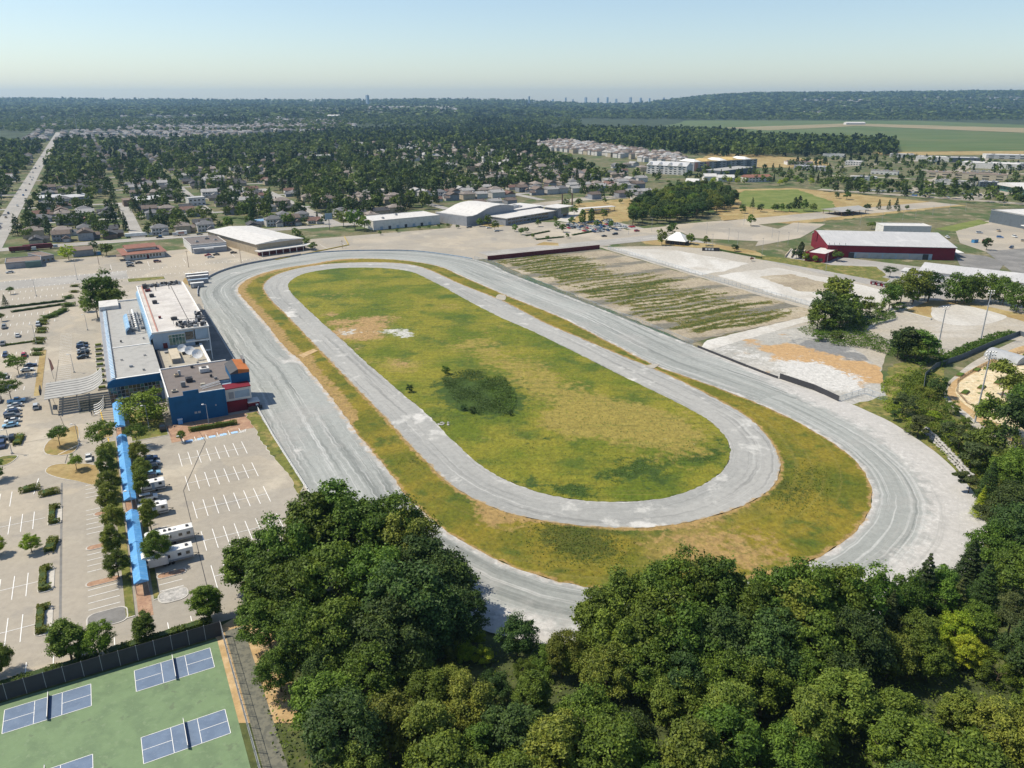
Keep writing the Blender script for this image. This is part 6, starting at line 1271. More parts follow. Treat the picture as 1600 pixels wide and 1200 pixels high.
for i, (px, py, L_, mt) in enumerate([(291, 436, 13, 'trim_white'), (293, 440, 12, 'trim_white'), (295, 446, 11, 'wall_pale_blue'), (299, 451, 7, 'trim_white')]):
    t = thing('storage_container', 'white roofed storage trailer by the far bend, %s' % ['rearmost', 'second from the back', 'third from the back', 'nearest'][i], 'container', (*G(px, py), .1), EWs, 'storage trailers by the far bend'); part(t, 'body', 0, L_, 0, 2.4, .3, 2.7, 'wall_grey'); part(t, 'roof', -.05, L_ + .05, -.05, 2.45, 2.7, 2.85, mt); part(t, 'door', .6, 1.5, -.04, -.01, .4, 2.3, 'wall_white')
for i in range(4):
    t = thing('red_dumpster', 'red and white skip by the big trees, number %s from the left' % ['one', 'two', 'three', 'four'][i], 'dumpster', (*G(1361 + i * 8.5, 445 + i * 1.8), .1), R(-14), 'red skips in a row'); part(t, 'body', 0, 3.3, 0, 3, .1, 1.7, 'wall_red'); part(t, 'lid', -.1, 3.4, -.1, 3.1, 1.7, 1.9, 'roof_dark'); part(t, 'white_panel', .4, 1.6, -.05, -.01, .3, 1.4, 'trim_white')
for (px, py, mt, lb, sz) in ((151, 399, 'blue_container', 'dark blue waste container behind the restaurant', 3), (1405, 378, 'wall_white', 'white delivery vans and boxes beside the arena end', 8), (1522, 380, 'blue_container', 'blue container right of the arena', 5), (249, 372, 'blue_container', 'blue bin by the far road', 2)):
    t = thing('container', lb, 'container', (*G(px, py), .15), EWs); part(t, 'body', 0, sz, 0, 2.4, 0, 2.3, mt); part(t, 'lid', -.05, sz + .05, -.05, 2.45, 2.3, 2.45, 'unit')
t = thing('wall_kiosk', 'pale blue utility box at the foot of the blue wall', 'utility box', (*G(279, 664), .1), TH); part(t, 'body', 0, 1.4, 0, .9, 0, 1.6, 'blue_metal'); part(t, 'lid', -.1, 1.5, -.1, 1.0, 1.6, 1.75, 'trim_white')
t = thing('poly_tunnel', 'grey and white humped tunnel beside the garden plots', 'greenhouse', (*G(1588, 572), .1), R(25)); MB().prism([(4.5 - 4.5 * math.cos(k * math.pi / 10), 3.2 * math.sin(k * math.pi / 10)) for k in range(10, -1, -1)][::-1], 0, 14).obj('cover', 'metal_grey', t); part(t, 'end_frame', .2, 8.8, -.1, -.02, 0, .3, 'timber')
t = thing('playground_slide', 'turquoise spray feature in front of the dark arena', 'playground', (*G(1556, 346), .15), 0); 
for k in range(3): MB().tube((k * 4, 0, 0), (k * 4, 0, 3), .2, n=6).obj('post', 'blue_glazing', t); MB().tube((k * 4, 0, 3), (k * 4, 0, 4), 1.6, .2, n=8).obj('cone', 'blue_glazing', t)
for i in range(9):
    a, b = GAB(1502 + (i % 5) * 26 + 8 * (i // 5), 590 + (i // 5) * 28 - (i % 5) * 8); t = thing('garden_bed', 'timber edged vegetable bed in the community garden', 'garden bed', (*W(a, b), .12), TH + .3, 'vegetable beds of the garden'); part(t, 'edging', 0, 4.5, 0, 2.2, 0, .3, 'timber'); part(t, 'plants', .2, 4.3, .2, 2.0, .3, .6, 'leaf_maple')
# two walkers on the forecourt
make_mat('skin', (.45, .27, .19), rough=.6); make_mat('dark_cloth', (.03, .03, .035)); make_mat('grey_cloth', (.22, .22, .24))
def person(px, py, top, low, label, rz):
    t = thing('person', label, 'person', (*G(px, py), .08), rz, 'people walking on the forecourt')
    V = [(0, 0, .95), (0, 0, 1.2), (0, 0, 1.42), (0, .01, 1.52), (0, .02, 1.68), (.19, 0, 1.40), (.26, .06, 1.12), (.24, .2, .92), (-.19, 0, 1.40), (-.26, -.05, 1.12), (-.25, -.14, .9), (.1, 0, .9), (.11, .14, .5), (.11, .22, .06), (-.1, 0, .9), (-.11, -.05, .5), (-.11, -.25, .08), (.11, .34, .04), (-.11, -.14, .03)]
    E_ = [(0, 1), (1, 2), (2, 3), (3, 4), (2, 5), (5, 6), (6, 7), (2, 8), (8, 9), (9, 10), (0, 11), (11, 12), (12, 13), (0, 14), (14, 15), (15, 16), (13, 17), (16, 18)]
    rr = [.15, .15, .14, .06, .11, .07, .05, .04, .07, .05, .04, .1, .075, .05, .1, .075, .05, .04, .04]
    me = bpy.data.meshes.new('body'); me.from_pydata(V, E_, []); o = bpy.data.objects.new('body', me); COL.objects.link(o); o.parent = t
    sk = o.modifiers.new('s', 'SKIN'); me.skin_vertices.new() if not me.skin_vertices else None
    for i, r_ in enumerate(rr): me.skin_vertices[0].data[i].radius = (r_, r_ * .8)
    me.skin_vertices[0].data[0].use_root = True
    ss = o.modifiers.new('u', 'SUBSURF'); ss.levels = 1; ss.render_levels = 1; me.materials.append(MATS[top])
    MB().tube((.1, 0, .92), (.11, .14, .5), .12, .09, 8).tube((.11, .14, .5), (.11, .22, .1), .09, .07, 8).tube((-.1, 0, .92), (-.11, -.05, .5), .12, .09, 8).tube((-.11, -.05, .5), (-.11, -.25, .12), .09, .07, 8).obj('trousers', low, t)
    MB().tube((0, .02, 1.56), (0, .02, 1.72), .1, .1, 8).obj('face', 'skin', t); MB().tube((0, 0, 1.66), (0, 0, 1.8), .12, .07, 8).obj('hair', 'dark_cloth', t)
person(144, 650, 'dark_cloth', 'grey_cloth', 'walker in dark top, left of the pair on the forecourt', .5); person(148, 649, 'grey_cloth', 'dark_cloth', 'walker in grey top, right of the pair on the forecourt', .6)
# ------------------------------------------------------------------ single trees whose foot can be seen
def feet(L, group):
    for (px, py, h, kind, leaf, wd, lb) in L:
        x, y = G(px, py); tree(x, y, h, kind, leaf, lb, group, wd, z=.1)
feet([(228, 658, 11.5, 'mound', 'spring', 1.35, 'big round bright green tree in front of the casino glass wall'), (94, 697, 6.5, 'spread', 'maple', .95, 'spreading tree alone on the dry grass island'), (120, 734, 5.5, 'round', 'spring', .9, 'small bright green tree on the pointed island'), (284, 691, 4.4, 'round', 'maple', .8, 'small tree on the kerbed bed before the blue wall hedge'),
      (30, 586, 8, 'spread', 'maple', .95, 'upper of the two spreading trees over parked cars'), (18, 626, 8, 'spread', 'maple', .95, 'lower of the two spreading trees over parked cars'), (-4, 604, 7, 'round', 'maple', 1, 'tree cut by the left edge near the parked cars'), (50, 863, 4.8, 'round', 'lime', 1.1, 'small round yellow-green tree in the west lot'), (-4, 868, 4.8, 'round', 'lime', 1, 'yellow-green tree cut by the left edge'),
      (-6, 750, 6.5, 'round', 'maple', 1.1, 'dark tree cut by the left edge by the drive'), (113, 1033, 9, 'tall', 'maple', 1.25, 'left tree of the pair at the court corner'), (152, 1028, 7.5, 'round', 'spring', 1.1, 'right brighter tree of the pair at the court corner'), (-2, 1058, 7.5, 'round', 'maple', 1, 'tree at the lower left corner by the court screen'),
      (229, 1003, 6.5, 'tall', 'maple', 1.2, 'slim dark tree at the screen below the walkway'), (328, 968, 8, 'tall', 'spring', 1.35, 'upright green tree at the screen right of the walkway'), (9, 478, 6, 'firwide', 'fir', 1, 'small conifer in the upper west lot'), (17, 460, 4, 'spread', 'maple', 1, 'tiny tree left in the upper west lot'), (3, 502, 4, 'spread', 'olive', 1, 'tiny tree at the left edge of the upper lot'),
      (134, 487, 7, 'round', 'spring', .9, 'young tree on the sandy patch beside the big tree'), (166, 492, 22, 'round', 'maple', .95, 'big tree by the hall back corner, the tallest'), (180, 494, 16, 'round', 'olive', .95, 'big tree by the hall back corner, right part'), (153, 497, 15, 'round', 'maple', .9, 'big tree by the hall back corner, left part'), (168, 494, 8, 'round', 'maple', 1, 'lower tree by the hall back corner')], 'trees of the parking lots')
k = 0
onn = ['first', 'second', 'third', 'fourth', 'fifth', 'sixth', 'seventh', 'eighth', 'ninth', 'tenth', 'eleventh', 'twelfth', 'thirteenth']
for i, (da, b, h, kd, lf) in enumerate([(-3.5, 243, 9.5, 'spread', 'maple'), (-2.5, 232, 8, 'round', 'olive'), (-3, 221, 9.5, 'tall', 'olive'), (-2.6, 210, 8.5, 'round', 'olive'), (-3.2, 199, 9.5, 'tall', 'olive'), (-2.6, 188, 8.5, 'round', 'olive'), (-3.2, 177, 9, 'tall', 'olive'), (-2.6, 168, 7.5, 'round', 'maple')]):
    x, y = W(-6.6 + da, b); tree(x, y, h, kd, lf, 'olive green tree west of the blue walkway, %s from the casino' % onn[i], 'trees west of the blue walkway', .88, z=.1)
for i, (da, b, h, kd, lf) in enumerate([(2.5, 242, 7.5, 'spread', 'maple'), (2.2, 228, 8, 'round', 'olive'), (2.4, 217, 7.5, 'round', 'olive'), (1.8, 206, 9, 'tall', 'olive'), (2.2, 187, 8.5, 'tall', 'olive'), (2.6, 170, 9.5, 'round', 'maple')]):
    x, y = W(-3.4 + da, b); tree(x, y, h, kd, lf, 'olive green tree east of the blue walkway, %s from the casino' % onn[i], 'trees east of the blue walkway', .85, z=.1)
feet([(108, 407, 10, 'round', 'lime', 1.1, 'bright yellow-green tree beside the low tan building'), (167, 400, 10, 'round', 'maple', 1.1, 'round green tree left of the red-roofed restaurant'), (148, 393, 7, 'round', 'dark', 1, 'dark tree behind the small grey building'), (279, 363, 11, 'weep', 'olive', 1.25, 'drooping pale green willow behind the road, left one'), (357, 358, 10, 'weep', 'spring', 1.15, 'drooping willow behind the road, right one'),
      (555, 359, 17, 'round', 'maple', .9, 'big tree group left of the long white shed, middle'), (537, 354, 13, 'round', 'olive', 1, 'big tree group left of the long white shed, left side'), (570, 361, 12, 'round', 'maple', 1, 'big tree group left of the long white shed, right side'), (450, 353, 11, 'round', 'maple', 1, 'dark green tree by the street end'), (425, 352, 10, 'round', 'maple', 1.1, 'round tree behind the warehouse'),
      (1173, 353, 9.5, 'round', 'spring', .95, 'bright round tree at the far side of the east lot'), (1034, 383, 11, 'weep', 'olive', .85, 'loose willow left of the white tent pavilion'), (1050, 368, 10, 'round', 'maple', 1, 'tree behind the white tent pavilion'), (1079, 382, 9.5, 'round', 'maple', .95, 'round tree right of the white tent pavilion'), (1103, 384, 7, 'round', 'maple', 1, 'small tree at the black entrance sign'),
      (1148, 393, 5.5, 'round', 'dark', 1.2, 'low dark tree right of the black entrance sign'), (1174, 408, 3, 'round', 'red', 1, 'small reddish shrub tree at the verge tip'), (1250, 403, 11, 'column', 'fir', 1.6, 'slim dark cypress left of the arena entrance'), (1244, 404, 7, 'round', 'dark', 1, 'dark tree beside the slim cypress'), (1258, 408, 5.5, 'round', 'spring', 1.1, 'bright bush tree before the arena entrance'),
      (1273, 410, 4.5, 'round', 'lime', 1, 'yellowish bush tree before the arena entrance'), (1306, 408, 8, 'round', 'maple', 1.05, 'round tree before the red arena wall'), (1390, 433, 6.5, 'spread', 'dark', 1.1, 'dark spreading tree beside the small grey hut'), (1541, 391, 9, 'round', 'dark', .9, 'dark round tree in the lot right of the arena'), (1362, 358, 6, 'spread', 'maple', 1.2, 'tree top showing behind the arena roof')], 'single trees round the lots')
for i, (px, py) in enumerate([(462, 368), (468, 373), (474, 379), (481, 385), (489, 391)]): x, y = G(px, py); tree(x, y, 6, 'round', 'maple', 'round clipped tree beside the cream warehouse, %s from the back' % onn[i], 'row of trees beside the cream warehouse', 1.1)
for i, (px, py) in enumerate([(594, 367), (621, 363), (655, 359), (671, 358), (686, 356), (700, 355), (715, 357)]): x, y = G(px, py); tree(x, y, 3.4, 'round', 'maple', 'small young tree before the long white shed, %s from the left' % onn[i], 'young trees before the long white shed', 1)
ML = [(749, 354, 7), (763, 352, 9), (773, 360, 8), (804, 362, 6), (814, 367, 6), (822, 364, 5), (841, 354, 6), (871, 357, 6), (880, 363, 7), (886, 372, 4), (855, 376, 4), (910, 349, 12), (924, 347, 12), (893, 351, 7), (897, 336, 9), (905, 322, 8), (932, 355, 6), (943, 342, 9), (955, 356, 5), (833, 372, 4), (867, 347, 5), (970, 318, 5), (945, 318, 6), (955, 352, 5), (885, 322, 8)]
for i, (px, py, h) in enumerate(ML): x, y = G(px, py); tree(x, y, h, 'column' if h == 12 else 'round', 'maple', 'small green tree in the museum car park', 'trees of the museum car park', 1.9 if h == 12 else .95)
for (p0, p1) in (((822, 369), (858, 362)), ((838, 375), (880, 371)), ((895, 368), (928, 362)), ((930, 362), (960, 357))): hedge([G(*p0), G(*p1)], 1.0, 1.8, 'low dark hedge strip in the museum car park', 'dark', 'hedge strips in the museum car park', dens=10)
def tp(L, where, group):
    for (px, py, h, kind, leaf, wd) in L: x, y = G(px, py, h); tree(x, y, h, kind, leaf, auto_label(kind, leaf, where), group, wd)
tp([(1315, 430, 21, 'tall', 'olive', 1.2), (1296, 452, 18, 'round', 'dark', .9), (1330, 460, 15, 'round', 'maple', .9), (1352, 460, 12, 'round', 'olive', .9), (1283, 470, 14, 'round', 'maple', 1), (1318, 470, 14, 'round', 'dark', 1.1), (1345, 490, 6, 'shrub', 'maple', 1), (1300, 495, 7, 'round', 'maple', 1.1), (1280, 515, 5, 'shrub', 'maple', 1.2), (1310, 515, 5, 'shrub', 'maple', 1.2)], 'in the grove between gravel lot and sandy lot', 'grove by the sandy lot')
tp([(1437, 417, 19, 'round', 'olive', .95), (1459, 422, 17, 'round', 'dark', .95), (1415, 428, 16, 'round', 'olive', .95), (1396, 442, 14, 'round', 'maple', 1), (1378, 468, 7, 'shrub', 'maple', 1), (1450, 440, 10, 'round', 'dark', 1), (1430, 450, 9, 'round', 'maple', 1), (1405, 468, 6, 'shrub', 'maple', 1.2)], 'in the grove above the ball yard', 'grove above the ball yard')
tp([(1503, 420, 18, 'mound', 'maple', .8), (1530, 419, 18, 'mound', 'maple', .75), (1555, 422, 17, 'mound', 'spring', .8), (1578, 427, 17, 'mound', 'maple', .8), (1600, 436, 17, 'mound', 'maple', .8), (1628, 440, 17, 'mound', 'maple', .8), (1515, 430, 15, 'mound', 'maple', .8)], 'in the row along the right yard', 'row of round trees right')
tp([(1424, 506, 15, 'tall', 'dark', 1.4), (1410, 514, 13, 'round', 'dark', .9), (1448, 518, 13, 'tall', 'maple', 1.3), (1436, 530, 10, 'round', 'maple', 1)], 'at the ball yard edge', 'tree clump at the ball yard')
tp([(1375, 311, 10, 'firwide', 'fir', .9), (1391, 312, 10, 'firwide', 'fir', .9), (1403, 309, 11, 'firwide', 'fir', .9), (1406, 320, 7, 'firwide', 'fir', 1), (1356, 316, 8, 'round', 'dark', 1), (1418, 320, 5, 'round', 'maple', 1), (1325, 297, 10, 'round', 'maple', 1), (1308, 300, 7, 'round', 'dark', 1), (1325, 325, 7, 'round', 'dark', 1), (1305, 322, 6, 'round', 'olive', 1), (1244, 308, 11, 'column', 'fir', 1.5), (1251, 306, 12, 'column', 'fir', 1.5), (1258, 312, 11, 'round', 'maple', .9),
    (1272, 318, 8, 'round', 'olive', 1), (1235, 316, 9, 'round', 'dark', 1), (1212, 316, 9, 'round', 'maple', 1), (1222, 318, 8, 'round', 'maple', 1), (1177, 308, 11, 'firwide', 'dark', .8), (1160, 320, 8, 'round', 'maple', 1), (1143, 308, 11, 'round', 'dark', 1), (1128, 302, 12, 'pine', 'pine', 1.1), (1190, 318, 8, 'round', 'dark', 1)], 'beside the park lawn', 'trees beside the park lawn')
for i in range(14): px = 1118 + i * 12.5 + random.uniform(-3, 3); x, y = G(px, 276 + random.uniform(-3, 4), 9); tree(x, y, 9, 'round', random.choice(['lime', 'lime', 'spring', 'maple']), 'yellow-green street tree in the row above the park lawn', 'lime street trees above the park')
grv = scatter(pxp([(988, 352), (1060, 348), (1115, 335), (1150, 320), (1130, 298), (1060, 300), (1030, 312), (985, 335)]), 9)
for x, y in grv:
    kd_, lf_g = random.choice(['round', 'round', 'tall']), random.choice(['dark', 'dark', 'maple', 'olive']); tree(x, y, random.uniform(12, 17), kd_, lf_g, auto_label(kd_, lf_g, 'in the dense grove left of the park'), 'dense grove left of the park lawn', .95, lod='mid')

# ------------------------------------------------------------------ houses
def spot(px, py):
    w = next(t for lim, t in ((75, 'beside the long left street'), (170, 'behind the low left buildings'), (265, 'behind the red-roofed restaurant'), (360, 'behind the white shop'), (440, 'behind the cream warehouse'), (560, 'by the street beyond the warehouse'), (690, 'behind the long white shed'), (830, 'behind the museum'), (1000, 'right of the museum'), (9999, 'beyond the park')) if px < lim)
    return w if py > 318 else 'farther ' + w
for n_, c in {'hs_white': (.52, .50, .47), 'hs_cream': (.42, .36, .27), 'hs_grey': (.25, .26, .28), 'hs_blue': (.20, .25, .30), 'hs_brown': (.22, .15, .11), 'rf_grey': (.16, .16, .165), 'rf_dark': (.075, .075, .08), 'rf_brown': (.16, .125, .105), 'rf_tan': (.24, .205, .18), 'rf_red': (.17, .10, .08), 'rf_pale': (.34, .33, .32)}.items(): make_mat(n_, c, [(tuple(x * .75 for x in c), .5, .45, .7)], rough=.85, rnd=.12)
HP = []
def house_proto(i):
    rd = random.Random(100 + i); wl = ['hs_white', 'hs_cream', 'hs_grey', 'hs_blue', 'hs_white', 'hs_brown', 'hs_cream', 'hs_white'][i]; rf = ['rf_grey', 'rf_dark', 'rf_brown', 'rf_grey', 'rf_pale', 'rf_dark', 'rf_tan', 'rf_red'][i]
    two = i in (0, 2, 4, 6); w_, d_, h_ = rd.uniform(12, 15), rd.uniform(9, 11), 5.6 if two else 3.0
    desc = {'hs_white': 'white', 'hs_cream': 'cream', 'hs_grey': 'grey', 'hs_blue': 'blue-grey', 'hs_brown': 'brown'}[wl] + ' ' + ('two-storey' if two else 'one-storey') + ' house with ' + {'rf_grey': 'grey', 'rf_dark': 'dark', 'rf_brown': 'brown', 'rf_pale': 'pale', 'rf_tan': 'tan', 'rf_red': 'red'}[rf] + ' roof'
    t = thing('house', desc, 'house', (0, 0, 0), 0, 'houses of the neighbourhood'); x0, y0 = -w_ / 2, -d_ / 2
    part(t, 'wall', x0, x0 + w_, y0, y0 + d_, 0, h_, wl)
    (hip if i in (0, 3, 6) else lambda *a: gable(*a, 'x', .6))(t, 'roof', x0, x0 + w_, y0, y0 + d_, h_, h_ + 2.6, rf)
    part(t, 'garage_wing', x0 + w_ * .55, x0 + w_ - .3, y0 - 4.5, y0 - .02, 0, 2.7, wl); gable(t, 'wing_roof', x0 + w_ * .55, x0 + w_ - .3, y0 - 4.5, y0 + 2, 2.7, 4.6, rf, 'y', .4)
    part(t, 'garage_door', x0 + w_ * .62, x0 + w_ - 1, y0 - 4.56, y0 - 4.51, 0, 2.2, 'hs_white')
    for zf in ((.9, 3.6) if two else (.9,)):
        for k in range(3): part(t, 'window', x0 + 1 + k * 2.4, x0 + 2.4 + k * 2.4, y0 - .07, y0 - .01, zf, zf + 1.2, 'glass_dark')
    part(t, 'chimney', x0 + 2, x0 + 2.8, 1, 1.8, h_ + .8, h_ + 3.2, 'hs_brown')
    return t
for i in range(8): HP.append(house_proto(i))
taken = [(-53, 962, 45), (0, 937, 30), (36, 890, 45), (75, 870, 20), (125, 700, 15), (340, 1380, 50), (300, 640, 75), (360, 620, 60), (235, 630, 45), (730, 900, 60), (880, 950, 90), (660, 600, 130), (560, 560, 110), (700, 760, 40), (430, 640, 80), (480, 600, 80), (200, 640, 12)]
def free(a, b, pad=0): return not any((a - t[0]) ** 2 + (b - t[1]) ** 2 < (t[2] + pad) ** 2 for t in taken)
streets_b = [652, 784, 904, 1045, 1225]; streets_a = [-72, 25, 95, 178, 305, 425]
hs = []
for bi, sb in enumerate([784, 904, 1045, 1225, 652, 1105, 1165, 1290, 1350, 1420, 720, 845, 975]):
    for side in ((-1, 1) if sb in (784, 904, 1045, 1225) else (1,) if sb == 652 else (-1,)):
        for i in range(110):
            a = -640 + i * 17.5 + random.uniform(-2, 2); b = sb + side * (22 if sb == 652 else 17) + random.uniform(-2, 2)
            x, y = W(a, b); px, py = PX(x, y)
            if not (-30 < px < 1620) or y < 0 or px > 1010 or not free(a, b): continue
            if any(abs(a - s) < 11 for s in streets_a) or abs(a + 72) < 18: continue
            if 560 < px < 960 and py < 274: continue
            if px > 430 and px < 700 and py < 300 and random.random() < .8: continue
            hs.append((y * y + x * x, a, b, side, px, py))
hs.sort()
used = []; i_ = 0
for d2, a, b, side, px, py in hs:
    if any((a - u[0]) ** 2 + (b - u[1]) ** 2 < 200 for u in used): continue
    if random.random() < .12: continue
    used.append((a, b))
    if len(used) > 290: break
    k = random.choice((0, 2, 6, 6, 7, 4)) if a > 240 else random.randrange(8); p = HP[k]; x, y = W(a, b); rz = TH + (0 if side > 0 else math.pi) + random.choice((0, 0, 0, math.pi / 2))
    lab = p['label'].replace('two-storey', 'tall').replace('one-storey', 'low') + ' ' + spot(px, py)
    if i_ < 8 and k not in (u_ for u_ in ()): pass
    copy_tree(p, (x, y, 0), rz, lab, None, random.uniform(.85, 1.1)); i_ += 1
for p in HP:
    for c in list(p.children):
        for g in list(c.children): bpy.data.objects.remove(g)
        bpy.data.objects.remove(c)
    bpy.data.objects.remove(p)
# far rows of houses: one mass per district
def house_mass(name, P, step, walls, roof, h=6, wd=11, n_max=1500, jit=.25, rowdir=TH, label=None):
    """many small houses in rows inside outline P; faces of walls and of roofs"""
    m = MB(); xs = [p[0] for p in P]; ys = [p[1] for p in P]; c, s = math.cos(rowdir), math.sin(rowdir); cx, cy = sum(xs) / len(xs), sum(ys) / len(ys); Rm = max(max(xs) - min(xs), max(ys) - min(ys)); n = 0
    i = -Rm / 2
    while i < Rm and n < n_max:
        j = -Rm
        while j < Rm and n < n_max:
            x = cx + (i + random.uniform(-jit, jit) * step[0]) * c - (j + random.uniform(-jit, jit) * step[1]) * s; y = cy + (i) * s + j * c; j += step[1]
            if not in_poly(x, y, P) or random.random() < .1 or abs(AB(x, y)[0] + 72) < 17: continue
            x += random.uniform(-.3, .3) * step[1] * c; y += random.uniform(-.3, .3) * step[0]
            z = terrain(x, y); w2 = wd * random.uniform(.75, 1.2); d2_ = w2 * random.uniform(.7, .9); hh = h * random.uniform(.8, 1.15); rz = rowdir + random.choice((0, math.pi / 2)); k0 = len(m.v)
            mi = random.randrange(3); m.box(-w2 / 2, w2 / 2, -d2_ / 2, d2_ / 2, -1, hh, mi); o_ = w2 * .06
            q = [(-w2 / 2 - o_, -d2_ / 2 - o_, hh), (w2 / 2 + o_, -d2_ / 2 - o_, hh), (w2 / 2 + o_, d2_ / 2 + o_, hh), (-w2 / 2 - o_, d2_ / 2 + o_, hh)]; r0, r1 = (-w2 * .3, 0, hh + w2 * .24), (w2 * .3, 0, hh + w2 * .24); rm = 3 + random.randrange(3)
            m.face([q[0], q[1], r1, r0], rm); m.face([q[1], q[2], r1], rm); m.face([q[2], q[3], r0, r1], rm); m.face([q[3], q[0], r0], rm)
            cr, sr = math.cos(rz), math.sin(rz)
            for t in range(k0, len(m.v)): X, Y, Z = m.v[t]; m.v[t] = (x + X * cr - Y * sr, y + X * sr + Y * cr, z + Z)
            n += 1
        i += step[0]
    o = m.obj(name, walls + roof); return tag(o, label, 'houses', kind='stuff')
house_mass('far_houses', pxp([(825, 222), (880, 222), (1060, 246), (1090, 262), (1040, 258), (960, 246), (840, 234)]), (22, 14), ['hs_white', 'hs_cream', 'hs_white'], ['rf_pale', 'rf_tan', 'rf_brown'], 8, 12, label='dense rows of pale townhouses below the dark wood')
house_mass('far_houses', pxp([(398, 206), (400, 191), (520, 193), (560, 200), (480, 210)]), (30, 20), ['hs_white', 'hs_cream', 'hs_grey'], ['rf_pale', 'rf_grey', 'rf_brown'], 8, 15, 900, label='far rows of pale houses beyond the middle trees')
house_mass('far_houses', pxp([(40, 222), (60, 196), (200, 192), (400, 195), (400, 210), (250, 222), (120, 226)]), (36, 22), ['hs_white', 'hs_cream', 'hs_grey'], ['rf_pale', 'rf_grey', 'rf_tan'], 7, 14, 1500, label='far rows of grey-roofed houses on the left slope')
house_mass('far_houses', pxp([(0, 250), (60, 225), (400, 222), (560, 225), (560, 255), (300, 262), (0, 275)]), (34, 26), ['hs_white', 'hs_cream', 'hs_grey'], ['rf_grey', 'rf_dark', 'rf_brown'], 6, 14, 700, label='houses between the trees of the farther suburb')
house_mass('far_houses', pxp([(560, 222), (640, 215), (800, 240), (900, 262), (960, 285), (800, 280), (640, 258), (560, 250)]), (46, 32), ['hs_white', 'hs_cream', 'hs_white'], ['rf_pale', 'rf_tan', 'rf_brown'], 7, 15, 500, label='houses between the trees of the middle wood')
house_mass('far_houses', pxp([(640, 218), (830, 205), (830, 232), (700, 240), (640, 240)]), (60, 36), ['hs_white', 'hs_cream', 'hs_white'], ['rf_pale', 'rf_tan', 'rf_brown'], 7, 14, 300, label='pale houses showing between the conifers in the middle')
def fan(px0, px1, y0, y1): return [((px0 - 800) / FPX * y0, y0), ((px1 - 800) / FPX * y0, y0), ((px1 - 800) / FPX * y1, y1), ((px0 - 800) / FPX * y1, y1)]
house_mass('far_houses', fan(470, 720, 4600, 6400), (95, 40), ['hs_white', 'hs_cream', 'hs_white'], ['rf_pale', 'rf_tan', 'rf_pale'], 12, 26, 700, label='hazy rows of houses on the far middle slope')
house_mass('far_houses', fan(1230, 1610, 5000, 7600), (150, 80), ['hs_white', 'hs_white', 'hs_cream'], ['rf_pale', 'rf_tan', 'rf_grey'], 11, 26, 600, label='hazy houses scattered on the far right hillside')
house_mass('far_houses', fan(30, 460, 3900, 6800), (170, 90), ['hs_white', 'hs_grey', 'hs_cream'], ['rf_pale', 'rf_grey', 'rf_grey'], 9, 22, 420, label='hazy houses scattered on the far left slope')
t, L_ = shed_building('red_roofed_building', 'small vivid red roof far among the middle trees', (584, 217), (612, 216), 16, 4, 'wall_red', 'wall_red', 'gx', 2)
shed_building('barn', 'pale farm barn pair at the far edge of the fields', (512, 190), (530, 190), 40, 14, 'wall_white', 'roof_white', 'gx', 5); shed_building('barn', 'white farm buildings beyond the green fields', (1322, 195), (1352, 195), 30, 8, 'wall_white', 'roof_white', 'gx', 4)

# ------------------------------------------------------------------ suburb and woodland trees
make_mat('leaf_mass', (.056, .088, .019), [((.12, .165, .030), .02, .45, .55, {'attr': 'tone', 'k': .15, 'det': 1}), ((.11, .14, .025), .02, .80, .92, {'attr': 'tone', 'k': .1, 'det': 1}), ((.014, .028, .014), .5, .1, .22, {'attr': 'tone', 'k': -.02, 'amt': -0.0}), ((.02, .035, .012), .8, .55, .7, {'amt': .6})], rough=.7, spec=.2, trans=.25)
make_mat('leaf_mass_fir', (.022, .042, .018), [((.040, .066, .022), .02, .45, .6, {'attr': 'tone', 'k': .15, 'det': 1}), ((.008, .018, .010), .8, .55, .7, {'amt': .6})], rough=.7, spec=.2, trans=.15)
TPL = {}
def tpl(kind, n, sz, v):
    k = (kind, n, v)
    if k not in TPL: r = np.random.default_rng(v * 17 + n); P, N = crown_pts(kind, n, r); TPL[k] = leaf_cards(P, N, sz, r=r)[0]
    return TPL[k]
def tree_mass(name, pts, kinds, label, mat='leaf_mass', cat='trees'):
    """pts: (x, y, height, width factor, quads)"""
    VV = []; TT = []
    for (x, y, h, wd, n) in pts:
        kd = random.choice(kinds); sz = {220: .085, 80: .13, 30: .20, 12: .30}[n]; T = tpl(kd, n, sz, random.randrange(5)); a = random.uniform(0, 6.28); c, s = math.cos(a), math.sin(a)
        V = np.stack([(T[:, 0] * c - T[:, 1] * s) * h * wd + x, (T[:, 0] * s + T[:, 1] * c) * h * wd + y, T[:, 2] * h + terrain(x, y)], 1); VV.append(V); TT.append(np.full(len(V), random.random()))
    V = np.concatenate(VV); me = np_mesh(name, V, np.arange(len(V)).reshape(-1, 4), mat, {'tone': np.concatenate(TT)})
    o = bpy.data.objects.new(name, me); COL.objects.link(o); return tag(o, label, cat, kind='stuff')
sub = []
def on_road(a, b):
    return any(abs(b - s) < 9 for s in streets_b) and True or abs(a + 72) < 13 or any(abs(a - s) < 6 for s in (25, 95, 178)) and b > 660
hset = {}
for (a, b) in used: hset.setdefault((int(a // 20), int(b // 20)), []).append((a, b))
def near_house(a, b, r=9.5):
    return any((a - u) ** 2 + (b - v) ** 2 < r * r for i in (-1, 0, 1) for j in (-1, 0, 1) for (u, v) in hset.get((int(a // 20) + i, int(b // 20) + j), []))
def fill(P, step, conif, hr, keep=1.0, where='', houses=True):
    for x, y in scatter(P, step, m=30):
        a, b = AB(x, y)
        if houses and (on_road(a, b) or near_house(a, b) or not free(a, b, -8)): continue
        if random.random() > keep: continue
        sub.append((math.hypot(x, y), x, y, random.uniform(*hr), random.random() < conif))
